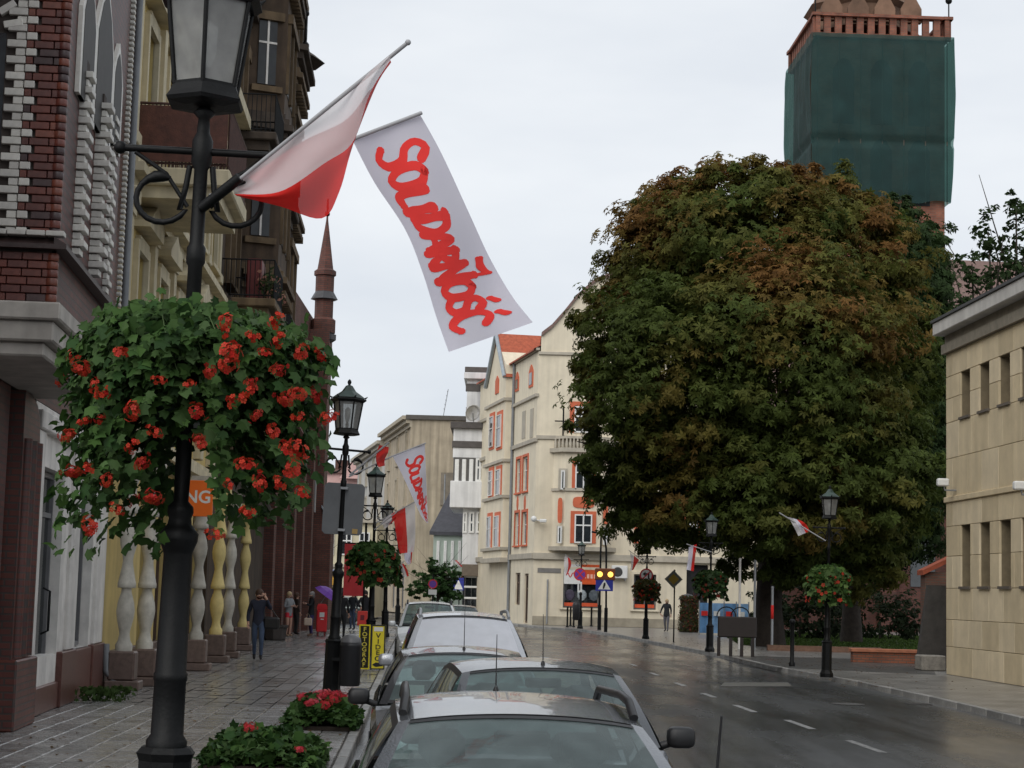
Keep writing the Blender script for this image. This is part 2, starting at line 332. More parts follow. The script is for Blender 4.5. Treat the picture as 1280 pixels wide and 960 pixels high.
# manhole / puddle-rimmed cover in the far lane
mc = gp(1060,880,.006); m = MB(); m.lathe([(.32,0),(.32,.004)], 20, mc, 0, False); m.build('manhole_cover', mat('cast iron cover', (.08,.075,.07), .5, .3, 20, .3, metal=.4), road)
# ---- left pavement: slabs as single pieces
slabm = wet('wet paving slab', (.2,.196,.19), (.32,.31,.295), .11, .34, 1.3, .1, 45)
grout = mat('paving joint', (.05,.045,.04), .8, .3, 3)
KX = -.72
pv = MB(); Yb, Ye = -8.0, 88.0
pv.add([(st(KX-.13,Yb),Yb,.095),(st(KX-.13,Ye),Ye,.095),(-14,Ye,.095),(-14,Yb,.095)], [(0,1,2,3)][::1])
pv.f[-1] = (0,1,2,3)
pave_left = struct(pv.build('pavement_left', grout))
cw, rl = .34, .52
slab = []
for k in range(3):
    mb = MB(); mb.box(-cw/2+.006, cw/2-.006, -rl/2+.006, rl/2-.006, .06, .118+.001*k, 0, .008); slab.append(mb.mesh('paving_slab', slabm))
rzs = math.atan(.047); cnt = 0; rest = MB()
for r_ in range(135):
    Y = 16.6+r_*rl
    if Y > 87.5: break
    for c_ in range(14 if Y < 34 else 17):
        xs = KX-.14-cw*(c_+.5); yy = Y+(rl/2 if c_ % 2 else 0); X = st(xs, yy)
        pxx = 640+F*X/yy
        if pxx < -40: continue
        tilt = random.uniform(-.006,.006)
        if cnt < 300:
            o = link('paving_slab', random.choice(slab), pave_left, (X, yy, random.uniform(-.003,.003))); o.rotation_euler = (tilt, random.uniform(-.006,.006), rzs); cnt += 1
        else:
            u = Vector((math.cos(rzs), math.sin(rzs),0)); w = Vector((-math.sin(rzs), math.cos(rzs),0)); zz = .118+random.uniform(-.003,.003); c = Vector((X,yy,zz))
            a, b_ = u*(cw/2-.008), w*(rl/2-.008)
            rest.add([c-a-b_, c+a-b_+Vector((0,0,tilt)), c+a+b_+Vector((0,0,tilt)), c-a+b_], [(0,1,2,3)])
stuff(rest.build('paving_slabs_far', slabm, pave_left))
kerbm = wet('granite kerb', (.2,.195,.185), (.3,.29,.27), .25, .5, 2, .3, 60)
kb = MB(); kb.box(-.065,.065,-.49,.49,-.02,.125,0,.012); kbm = kb.mesh('kerb_stone', kerbm)
Y = 15.0
while Y < 88:
    o = link('kerb_stone', kbm, pave_left, (st(KX-.06,Y),Y,random.uniform(-.004,.004))); o.rotation_euler = (0,0,rzs+random.uniform(-.004,.004)); Y += .99
# ---- right pavement: polygon behind the kerb line
kl = [gp(*p, 0.0) for p in ((1500,955),(1280,906),(1183,882),(1075,858),(963,837),(902,822),(841,810),(772,796),(725,789),(690,787),(668,785))]
kl.append(Vector((-1.2,118,0))); kl.append(Vector((-6.5,150,0))); kl.append(Vector((-14,185,0)))
rp_ = MB(); n = len(kl)
outer = [Vector((60,p.y,0)) for p in kl]
for i in range(n-1):
    rp_.add([kl[i]+Vector((0,0,.118)), outer[i]+Vector((0,0,.118)), outer[i+1]+Vector((0,0,.118)), kl[i+1]+Vector((0,0,.118))], [(0,1,2,3)])
pavem = brickmat('wet small paving', (.21,.205,.195), (.28,.27,.255), (.1,.095,.085), .3, .3, 'XY', .28, .012, .2)
pave_right = struct(rp_.build('pavement_right', pavem))
for i in range(n-1):
    a, b_ = kl[i], kl[i+1]; d = b_-a; k = max(1, int(d.length/1.0)); an = math.atan2(d.y,d.x)-math.pi/2
    if a.y > 125: continue
    for j in range(k):
        c = a+d*((j+.5)/k); o = link('kerb_stone', kbm, pave_right, (c.x,c.y,random.uniform(-.003,.003))); o.rotation_euler = (0,0,an); o.scale = (1,d.length/k/.99,1)
# lower strip of darker setts at the drive between the bollards
dr = MB(); dr.add([gp(x,y,.123) for x,y in ((965,834),(1170,843),(1160,826),(905,819))], [(0,1,2,3)]); struct(dr.build('path', wet('dark wet setts', (.06,.058,.055), (.09,.085,.08), .25,.45,2,.4,30)))
gr = MB(); gr.add([gp(x,y,.13) for x,y in ((925,806),(1165,822),(1175,797),(890,786))], [(0,1,2,3)]); struct(gr.build('lawn', mat('lawn soil', (.03,.04,.015), .9, .3, 2)))
def grass(n, poly, name):
    a, b_, c, d = poly; u = rng.random(n)[:,None]; v = rng.random(n)[:,None]
    A, B, C, D = [np.array(p)[None,:] for p in (a,b_,c,d)]
    P = (A*(1-u)+B*u)*(1-v)+(D*(1-u)+C*u)*v; P[:,2] = .13+rng.random(n)*.06
    cols = np.array([.05,.085,.02])[None,:]*(.6+.9*rng.random((n,1)))
    N = rng.normal(size=(n,3)); N[:,2] *= .3
    o = leafmesh(name, P, N, .1+.1*rng.random(n), cols, attrmat('leaf')); return stuff(o)
tag(grass(9000, [gp(x,y,.13) for x,y in ((925,806),(1165,822),(1175,797),(890,786))], 'grass'), 'short green grass under the chestnut trees', 'grass')
# ================================================================== FACADE HELPERS
def wall(parent, x0, x1, z0, z1, holes, mats, D=8.0, rd=.28, name='wall', side=True):
    mb = MB(); xs = sorted({x0,x1,*[h[0] for h in holes],*[h[1] for h in holes]}); zs = sorted({z0,z1,*[h[2] for h in holes],*[h[3] for h in holes]})
    xs = [x for x in xs if x0 <= x <= x1]; zs = [z for z in zs if z0 <= z <= z1]
    for i in range(len(xs)-1):
        for j in range(len(zs)-1):
            cx, cz = (xs[i]+xs[i+1])/2, (zs[j]+zs[j+1])/2
            if any(h[0] < cx < h[1] and h[2] < cz < h[3] for h in holes): continue
            mb.add([(xs[i],0,zs[j]),(xs[i+1],0,zs[j]),(xs[i+1],0,zs[j+1]),(xs[i],0,zs[j+1])], [(0,1,2,3)])
    for a, b_, c, d in holes:
        mb.add([(a,0,c),(b_,0,c),(b_,0,d),(a,0,d),(a,rd,c),(b_,rd,c),(b_,rd,d),(a,rd,d)], [(0,4,5,1),(1,5,6,2),(2,6,7,3),(3,7,4,0)])
        mb.add([(a,rd,c),(b_,rd,c),(b_,rd,d),(a,rd,d)], [(0,1,2,3)], 1)
    if side: mb.add([(x0,0,z0),(x1,0,z0),(x1,0,z1),(x0,0,z1),(x0,D,z0),(x1,D,z0),(x1,D,z1),(x0,D,z1)], [(0,3,7,4),(1,5,6,2),(3,2,6,7),(4,7,6,5)])
    ms = mats if isinstance(mats, (list,tuple)) else [mats]
    return mb.build(name, [ms[0], dark_room], parent)
pane_far = mat('far window pane', (.025,.03,.034), .06, .6, 1.2, spec=.9)
pane_dim = mat('dim window pane', (.02,.022,.024), .3, .6, 1.2, spec=.35)
def window(parent, x0, x1, z0, z1, fm=None, y=.14, cols=2, trans=(.66,), fw=.07, pm=None, name='window'):
    f = MB(); fm = fm or white_paint
    f.box(x0,x0+fw,y-.06,y+.02,z0,z1); f.box(x1-fw,x1,y-.06,y+.02,z0,z1); f.box(x0+fw,x1-fw,y-.058,y+.02,z0,z0+fw); f.box(x0+fw,x1-fw,y-.058,y+.02,z1-fw,z1)
    for k in range(1, cols): xc = x0+(x1-x0)*k/cols; f.box(xc-fw*.5,xc+fw*.5,y-.05,y+.02,z0+fw,z1-fw)
    for t_ in trans: zc = z0+(z1-z0)*t_; f.box(x0+fw,x1-fw,y-.046,y+.02,zc-fw*.5,zc+fw*.5)
    o = f.build(name, fm, parent)
    p = MB(); p.box(x0+fw*.5,x1-fw*.5,y-.01,y+.012,z0+fw*.5,z1-fw*.5); p.build('pane', pm or pane_far, o)
    return o
def band(parent, x0, x1, z0, z1, out, m, name='string_course', y1=.05): b = MB(); b.box(x0,x1,-out,y1,z0,z1,0,.015); return b.build(name, m, parent)
def cornice(parent, x0, x1, z, steps, m, name='cornice', ends=True):
    b = MB(); zz = z
    for o_, h in steps: b.box(x0-(o_ if ends else 0), x1+(o_ if ends else 0), -o_, .1, zz, zz+h-.002); zz += h
    return b.build(name, m, parent)
def surround(parent, x0, x1, z0, z1, w, out, m, name='window_surround', sill=True, head=.0):
    b = MB(); b.box(x0-w,x0,-out,.02,z0,z1+w); b.box(x1,x1+w,-out,.02,z0,z1+w); b.box(x0,x1,-out+.002,.02,z1,z1+w+head)
    if sill: b.box(x0-w*1.3,x1+w*1.3,-out-.08,.02,z0-.1,z0-.002)
    return b.build(name, m, parent)
def railing(parent, x0, x1, y0, y1, z0, z1, m, step=.11, name='railing', r=.012):
    b = MB(); pts = [(x0,y1),(x0,y0),(x1,y0),(x1,y1)]
    for z in (z0+.08, z1): b.tube([(p[0],p[1],z) for p in pts], r*1.8, 6)
    for (ax,ay),(bx,by) in zip(pts[:-1], pts[1:]):
        ln = math.hypot(bx-ax,by-ay); k = max(2,int(ln/step))
        for i in range(k+1): t_ = i/k; b.tube([(ax+(bx-ax)*t_,ay+(by-ay)*t_,z0),(ax+(bx-ax)*t_,ay+(by-ay)*t_,z1)], r, 5, cap=False)
    return b.build(name, m, parent)
# ================================================================== LEFT: BRICK CORNER HOUSE WITH ORIEL AND SHOP
rzL = math.pi/2+math.atan(.09)
red1 = [mat('glazed red brick '+s, c, .42, .3, 14, .15, spec=.5) for s, c in (('a',(.13,.035,.024)),('b',(.095,.028,.022)),('c',(.17,.05,.03)),('d',(.05,.026,.026)))]
white1 = [mat('glazed white brick '+s, c, .4, .12, 14, .1) for s, c in (('a',(.6,.58,.53)),('b',(.52,.5,.46)))]
mortar = mat('dark mortar', (.055,.045,.04), .9, .3, 8)
brickwall = brickmat('red brick wall', (.125,.04,.03), (.08,.028,.026), (.05,.04,.036), .24, .088, rough=.5)
bh = thing('brick_house', 'dark red brick house with oriel, white glazed bricks and a white framed shop front', 'house', (-6.1,22.3,.0), rzL)
oc = gp(70,303,5.5); fbh = Fr((-6.1,22.3), rzL)
inv = Matrix.Translation((-6.1,22.3,0)) @ Matrix.Rotation(rzL,4,'Z'); inv = inv.inverted()
lo = inv @ Vector((oc.x,oc.y,0)); OX, OY = lo.x, lo.y          # oriel corner in house axes (x along street, -y to the street)
OL = 4.9
CH_ = .088
def brk(L_, h=CH_-.01, d=.07):
    mb = MB(); mb.box(-L_/2,L_/2,-d/2,d/2,-h/2,h/2,0,.006); return mb
bm_cache = {}
def brick(parent, L_, x, y, z, m, rz=0.0, name='brick', h=CH_-.01, d=.07):
    k = (round(L_,3), m.name, h, d)
    if k not in bm_cache: bm_cache[k] = brk(L_,h,d).mesh(name, m)
    o = link(name, bm_cache[k], parent, (x,y,z)); o.rotation_euler = (0,0,rz); return o
# main wall plane (upper) and body
wl = MB(); wl.box(-9,9.7,.0,10,4.32,16); wl.box(-9,.1,.02,10,.05,4.3); wl.build('wall', brickwall, bh)
# oriel core: recess 3.5 cm behind the bricks
orl = MB(); orl.box(OX+.04,OX+OL-.04,OY+.045,.02,4.85,16); oriel = orl.build('oriel', mortar, bh)
# camera-side face of the oriel: every brick a piece. face at x=OX, spans y from OY towards the wall
zz = 4.9; row = 0
def red(): return random.choices(red1, (5,4,2,1.6))[0]
while zz < 8.6:
    if 5.40 < zz < 5.56: zz += CH_; row += 1; continue
    jamb = zz > 5.6
    yend = .33 if jamb else 1.25                 # red field reaches this far from the corner; white jamb beyond
    pos = .0 if row % 2 else -.0
    p = .07 if row % 2 == 0 else .02
    lens = []
    if row % 2: lens = [.13]
    lim = (.42 if row % 2 else .31) if jamb else 1.3
    while p < lim-.02:
        L_ = min(.21 if not (row % 2 and p < .1) else .11, lim-p)
        if L_ > .04: brick(oriel, round(L_-.01,2), OX+.012, OY+.0+p+L_/2, zz, red(), math.pi/2)
        p += L_
    if jamb:
        if row % 2: brick(oriel, .2, OX+.004, OY+lim+.1, zz, random.choice(white1), math.pi/2)
        else:
            brick(oriel, .11, OX+.004, OY+lim+.055, zz, random.choice(white1), math.pi/2); brick(oriel, .1, OX+.02, OY+lim+.17, zz, random.choice(white1), math.pi/2)
    zz += CH_; row += 1
# rounded corner roll, course by course
cr = [MB().lathe([(.06,-.039),(.066,-.03),(.066,.03),(.06,.039)], 10).mesh('corner_brick', m_) for m_ in red1]
zz = 4.9
while zz < 8.6:
    if not 5.40 < zz < 5.56: link('corner_brick', random.choice(cr), oriel, (OX+.03,OY+.03,zz))
    zz += CH_
# window of the camera-side face beyond the white jamb, with its arched white head
wf = MB(); wf.box(OX+.03,OX+.06,OY+.64,OY+1.4,5.62,7.75); wf.build('window', [pane_far], oriel)
for k in range(7):
    a = R(12+k*24); 
    o = brick(oriel,.2,OX+.0,OY+.98-.42*math.cos(a)*1.0,7.75+.45*math.sin(a),white1[k%2],math.pi/2); o.rotation_euler = (0,0,math.pi/2); o.rotation_euler[1] = 0; o.rotation_euler.rotate_axis('Y', a)
# street face: textured brick sheet, lancets with block jambs
sf = MB(); sf.add([(OX+.07,OY+.004,4.86),(OX+OL,OY+.004,4.86),(OX+OL,OY+.004,16),(OX+.07,OY+.004,16)], [(0,1,2,3)]); sf.build('brick_facing', brickwall, oriel)
fo = Fr(bh.matrix_world.to_translation(), rzL); fo = Fr((-6.1,22.3), rzL)
def oh(px,py): return fo.hit(px,py,-OY)
for (pa,pb,ptop,pspr) in ((88,103,38,34),(107,127,10,82),(131,140,66,104)):
    xa, _ = oh(pa,250); xb, _ = oh(pb,250); w_ = xb-xa
    _, zs = oh((pa+pb)/2, pspr); _, zt = oh((pa+pb)/2, ptop-14); zs = min(zs,8.6); zt = max(zt,zs+w_*.8)
    # pointed arch head: dark lancet with white edge
    for nm, g_, m_, yy in (('arch_trim',.14,white1[0],-.05),('lancet_glass',0,mat('sooty lancet', (.03,.028,.026), .6, .3, 4),-.056)):
        pts = [(xa-g_,zs-.7),(xb+g_,zs-.7),(xb+g_,zs+(zt-zs)*.4),((xa+xb)/2+w_*.28+g_*.7,zs+(zt-zs)*.78),((xa+xb)/2,zt+g_),((xa+xb)/2-w_*.28-g_*.7,zs+(zt-zs)*.78),(xa-g_,zs+(zt-zs)*.4)]
        mb = MB(); mb.prism(pts, .05, lambda a,b,c,yy=yy: (a,OY+yy+.05-c,b)); mb.build(nm, m_, oriel)
    zz = 5.62; row = 0; dp_ = (pb-pa)/105.0
    while zz < zs-.3:
        lw = w_*.86 if row % 2 else w_*.5
        d2 = round(dp_*(1.0 if row % 2 else .66),3); brick(oriel, .3 if row % 2 else .24, xa+w_*.5, OY-d2/2+.01, zz, white1[random.random() < .4], 0, 'jamb_block', CH_-.014, d2); zz += CH_; row += 1
    mb = MB(); mb.box(xa+w_*.5-.1,xa+w_*.5+.1,OY-dp_*.4,OY+.02,5.6,zs-.2); mb.build('jamb_core', mortar, oriel)
# thin white bead line and grey down pipe at the far end of the oriel
bd = MB(); xa, _ = oh(153,250); zz = 4.95
while zz < 11: bd.box(xa-.06,xa+.06,OY-.05,OY+.02,zz,zz+.05,0,.012); zz += .075
bd.build('bead_strip', white1[1], oriel)
pp = MB(); xa, _ = oh(163,250); pp.tube([(xa+.1,OY+.02,4.7),(xa+.1,OY+.02,14)], .05, 8); pp.build('drain_pipe', mat('grey pipe', (.2,.21,.22), .5), bh)
# dark sloping sill ledge, mouldings and soffit
stone_l = mat('weathered oriel stone', (.42,.39,.35), .7, .18, 3, .1, streak=.25)
lg = MB(); lg.prism([(0,0),(-.13,0),(-.13,.05),(0,.13)], OL+.13, lambda a,b,c: (OX-.13+c,OY+a,5.41+b)); lg.prism([(0,0),(-.13,0),(-.13,.05),(0,.13)], 1.4, lambda a,b,c: (OX+a+.0,OY+.0+c,5.41+b)); lg.build('ledge', mat('dark ledge brick', (.045,.028,.026), .45, .3, 10, .1), oriel)
wr = MB()
for k in range(6): wr.box(OX-.14,OX+.01,OY+.2*k-.1,OY+.2*k+.09,5.545,5.6,0,.006)
wr.build('sill_bricks', white1[1], oriel)
so_ = MB(); so_.box(OX-.1,OX+OL,OY-.1,.0,4.66,4.85,0,.02); so_.box(OX-.03,OX+OL-.05,OY-.03,.0,4.44,4.658,0,.02); so_.box(OX+.06,OX+OL-.15,OY+.07,.0,4.29,4.438,0,.02); so_.build('corbel_moulding', stone_l, oriel)
# shop front
granite_r = mat('red granite plinth', (.12,.05,.04), .35, .25, 16, .05)
holes = [(2.55,4.75,.9,3.5),(6.3,8.15,.9,3.5)]
wall(bh, 1.9, 9.7, .12, 4.31, holes, [white_trim], D=.9, rd=.5, name='shop_wall', side=False)
for x0,x1 in ((1.85,2.5),(4.8,6.25),(8.2,9.7)): band(bh, x0, x1, .12, .92, .09, granite_r, 'plinth')
band(bh, 2.5, 4.8, .12, .5, .05, granite_r, 'plinth'); band(bh, 6.25, 8.2, .12, .9, .06, granite_r, 'plinth')
band(bh, 1.9, 9.7, 3.95, 4.2, .1, white_trim, 'fascia')
for x0,x1 in ((1.95,2.5),(5.4,6.2),(8.5,9.5)): band(bh, x0, x1, .925, 3.94, .06, white_trim, 'pilaster')
dkf = mat('grey shop frame', (.16,.16,.165), .4, .15)
d1 = window(bh, 2.6, 4.7, .5, 3.48, dkf, .2, 2, (.8,), .07, glass_shop, 'shop_door'); window(bh, 6.35, 8.1, .92, 3.48, dkf, .2, 2, (), .07, glass_shop, 'shop_window')
hd = MB(); hd.tube([(3.9,.1,1.2),(3.9,.0,1.25),(3.9,.0,1.8),(3.9,.1,1.85)], .018, 6); hd.build('door_handle', iron, d1)
ps = MB(); ps.box(2.85,3.25,.17,.175,.95,1.7); [ps.add([(2.97,.168,1.02+.16*k),(3.13,.168,1.02+.16*k),(3.11,.168,1.12+.16*k),(2.98,.168,1.1+.16*k)],[(0,1,2,3)],1) for k in range(4)]; ps.build('door_poster', [mat('yellow poster', (.75,.6,.04), .6, .1), mat('black print', (.015,.015,.015), .6, 0)], d1)
# brick pier in front of the shop with a rounded head
pr = MB(); pr.box(.2,1.75,-.22,.3,.12,.98,0,.02); pr.build('pier_plinth', brickmat('pier brick', (.13,.042,.03), (.1,.032,.028), (.06,.045,.04), .24,.085, rough=.45), bh)
pr = MB(); pr.box(.35,1.6,-.12,.3,.98,3.75); pr.prism([(.35,3.75),(1.6,3.75),(1.52,4.0),(1.3,4.18),(.9,4.27),(.35,4.28)], .42, lambda a,b,c: (a,.3-c,b)); pr.build('brick_pier', MATS['pier brick'], bh)
for k in range(3): mb = MB(); mb.tube([(.55+.4*k,-.13,1.0),(.55+.4*k,-.13,3.7)], .075, 8); mb.build('pier_roll', MATS['pier brick'], bh)
mb = MB(); mb.box(1.76,1.8,-.2,.05,.35,.95); mb.build('notice_plate', mat('cream plate', (.5,.45,.28), .5), bh)
# foot of the down pipe
mb = MB(); mb.tube([(9.6,-.12,.9),(9.6,-.14,.45),(9.62,-.3,.25)], .06, 8); mb.build('pipe_shoe', MATS['grey pipe'], bh)
# dark framed advertising stand just by the pier
ad = gp(4,905); t = thing('poster_frame', 'dark framed poster stand leaning at the brick pier', 'sign', (ad.x+.1,ad.y-.6,.12), rzL)
mb = MB(); mb.box(-.4,.4,-.02,.02,.05,1.0); mb.build('poster', mat('faded poster', (.3,.32,.35), .5, .4, 5), t); mb = MB()
for a in (-.42,.42): mb.box(a-.03,a+.03,-.04,.04,0,1.04)
mb.box(-.39,.39,-.038,.038,1.0,1.05); mb.box(-.39,.39,-.038,.038,.02,.06); mb.build('frame', mat('brown frame', (.09,.05,.035), .5), t)
# ================================================================== LEFT: YELLOW HOUSE
rzY = math.pi/2+math.atan(.055); yo = (-6.98,32.1)
yh = thing('yellow_house', 'pale yellow house with turned baluster columns, pilasters and an iron balcony', 'house', (yo[0],yo[1],0), rzY)
yel = mat('yellow render', (.6,.46,.18), .8, .12, 1.5, .06, streak=.18); crm = mat('cream stucco', (.58,.51,.35), .75, .14, 2, .08, streak=.25); ycol = mat('stone grey column', (.55,.52,.45), .7, .2, 6, .15, streak=.3); ycol2 = mat('yellow column', (.6,.48,.2), .7, .12, 6, .1)
hs = [(4.2,5.0,.5,3.6),(6.6,8.2,.2,3.7),(9.6,11.2,1.0,3.7),(12.9,14.4,.3,3.7)]
up = []
for x in (1.6,4.6,7.6,10.6,13.6):
    up += [(x,x+1.2,5.7,8.1),(x,x+1.2,10.0,12.4)]
wall(yh, 0, 15.6, .12, 16.5, hs+up, yel, D=9)
for a,b_,c,d in hs: window(yh,a+.02,b_-.02,c+.02,d-.02,mat('brown door frame', (.1,.06,.04), .5),.2,2,(.7,))
for a,b_,c,d in up:
    window(yh,a+.02,b_-.02,c+.02,d-.02,white_paint,.2,2,(.66,)); surround(yh,a,b_,c,d,.18,.1,crm,head=.1)
    mb = MB(); cx = (a+b_)/2; mb.prism([(cx-.95,d+.38),(cx+.95,d+.38),(cx+.95,d+.5),(cx,d+.95),(cx-.95,d+.5)], .32, lambda p,q,c_: (p,-c_,q)); mb.build('pediment', crm, yh)
for i,x in enumerate((.25,3.5,6.5,9.5,12.5,15.3)):
    for z0,z1 in ((4.95,9.0),(9.75,13.4)):
        mb = MB(); mb.box(x-.2,x+.2,-.14,.02,z0,z1); mb.box(x-.26,x+.26,-.2,.02,z0-.0,z0+.25,0,.02); mb.box(x-.28,x+.28,-.24,.02,z1-.3,z1-.02,0,.03); mb.box(x-.23,x+.23,-.18,.02,z1-.5,z1-.4); mb.build('pilaster', crm, yh)
cornice(yh,0,15.6,4.3,((.12,.2),(.3,.18),(.2,.15)),crm,'string_course',False); cornice(yh,0,15.6,9.05,((.12,.2),(.34,.16),(.22,.2)),crm,'string_course',False); cornice(yh,0,15.6,13.5,((.15,.3),(.4,.25),(.7,.3)),crm)
band(yh,0,15.6,.12,.75,.08,mat('brown granite base', (.13,.09,.075), .45, .25, 12),'plinth')
fy = Fr(yo, rzY)
cprof = [(.23,0),(.23,.1),(.17,.16),(.14,.26),(.15,.32),(.22,.5),(.245,.62),(.22,.76),(.14,.92),(.135,.97),(.135,.985),(.235,.995),(.245,1.0),(.245,1.07),(.235,1.08),(.15,1.34),(.135,1.42),(.15,1.5),(.22,1.66),(.245,1.78),(.22,1.92),(.14,2.08),(.135,2.15),(.135,2.165),(.235,2.175),(.245,2.18),(.245,2.25),(.235,2.26),(.15,2.5),(.15,2.62),(.2,2.68),(.24,2.85),(.25,2.95)]
def colm(name, pm, x, y, sc=1.0):
    t = mm = MB(); mm.lathe([(r_*sc*.68,z*1.09) for r_,z in cprof], 16, (x,y,.78)); mm.box(x-.22*sc,x+.22*sc,y-.22*sc,y+.22*sc,3.99,4.28); o = mm.build('column', pm, yh)
    b_ = MB(); b_.box(x-.24*sc,x+.24*sc,y-.24*sc,y+.24*sc,.28,.78,0,.03); b_.box(x-.3*sc,x+.3*sc,y-.34*sc,y+.28*sc,.12,.28,0,.02); b_.build('pedestal', MATS['brown granite base'], o)
for px,py,m_,sc in ((152,862,ycol,.95),(178,857,ycol,1.0),(243,838,ycol,1.0),(268,828,ycol2,1.0),(283,822,ycol,.95),(302,813,ycol2,.95)):
    p = gp(px,py); q = p-Vector((yo[0],yo[1],0)); colm('column', m_, q.dot(fy.u), min(-.25,-q.dot(fy.n)), sc)
# upper balcony near the brick house
bal = MB(); bal.box(1.0,4.6,-1.75,.0,9.22,9.55,0,.03); bal.box(1.15,4.45,-1.55,.0,9.0,9.218); bo = bal.build('balcony', crm, yh)
railing(bo, 1.05,4.55,-1.7,0,9.55,10.75,rust_iron,.07,r=.014)
mb = MB(); mb.box(1.02,4.58,-1.69,-1.685,9.65,10.7); mb.box(1.0,1.006,-1.68,-.02,9.65,10.7); mb.build('railing_panel', mat('rust brown panel', (.085,.03,.02), .55, .35, 6, .2), bo)
# orange bank sign hung off the wall
sp = at(246,623,38.0); ing = thing('hanging_sign', 'orange square bank sign with white letters hanging on the yellow house', 'sign', (sp.x,sp.y,sp.z), R(2))
mb = MB(); mb.box(-.36,.33,-.05,.05,-.37,.37,0,.01); mb.build('panel', mat('orange plastic', (.85,.16,.015), .35, .04), ing)
mb = MB(); text_mb(mb,'ING',.36,lambda a,b: (a-.02,-.053,b+.02)); mb.build('lettering', white_paint, ing)
mb = MB(); mb.tube([(-.35,0,.28),(-.8,0,.28)], .02, 6); mb.tube([(-.35,0,-.28),(-.8,0,-.28)], .02, 6); mb.build('bracket', iron, ing)
# ================================================================== LEFT: BROWN STONE TENEMENT
rzN = math.pi/2+math.atan(.05); no = (-7.75,47.75); nb = thing('stone_tenement', 'soot brown stone tenement with corbelled bays and balconies', 'house', (no[0],no[1],0), rzN); fn_ = Fr(no, rzN)
brn = mat('sooty sandstone', (.075,.05,.032), .85, .35, 1.6, .3, streak=.45); brn2 = mat('dark carved stone', (.06,.045,.034), .85, .35, 3, .4); tanst = mat('tan sandstone', (.16,.11,.062), .85, .3, 2, .25, streak=.4)
ups = []
for x in (1.2,3.9,6.6): ups += [(x,x+1.2,z,z+2.5) for z in (5.6,10.1,14.6,19.0)]
wall(nb, 0, 17.5, .12, 25, ups, brn, D=9)
for a,b_,c,d in ups: window(nb,a+.03,b_-.03,c+.03,d-.03,white_paint,.22,2,(.6,)); surround(nb,a,b_,c,d,.2,.14,tanst,head=.15)
for z in (4.4,9.2,13.7,18.2): cornice(nb,0,17.5,z,((.12,.14),(.3,.14),(.2,.12)),brn2,'string_course',False)
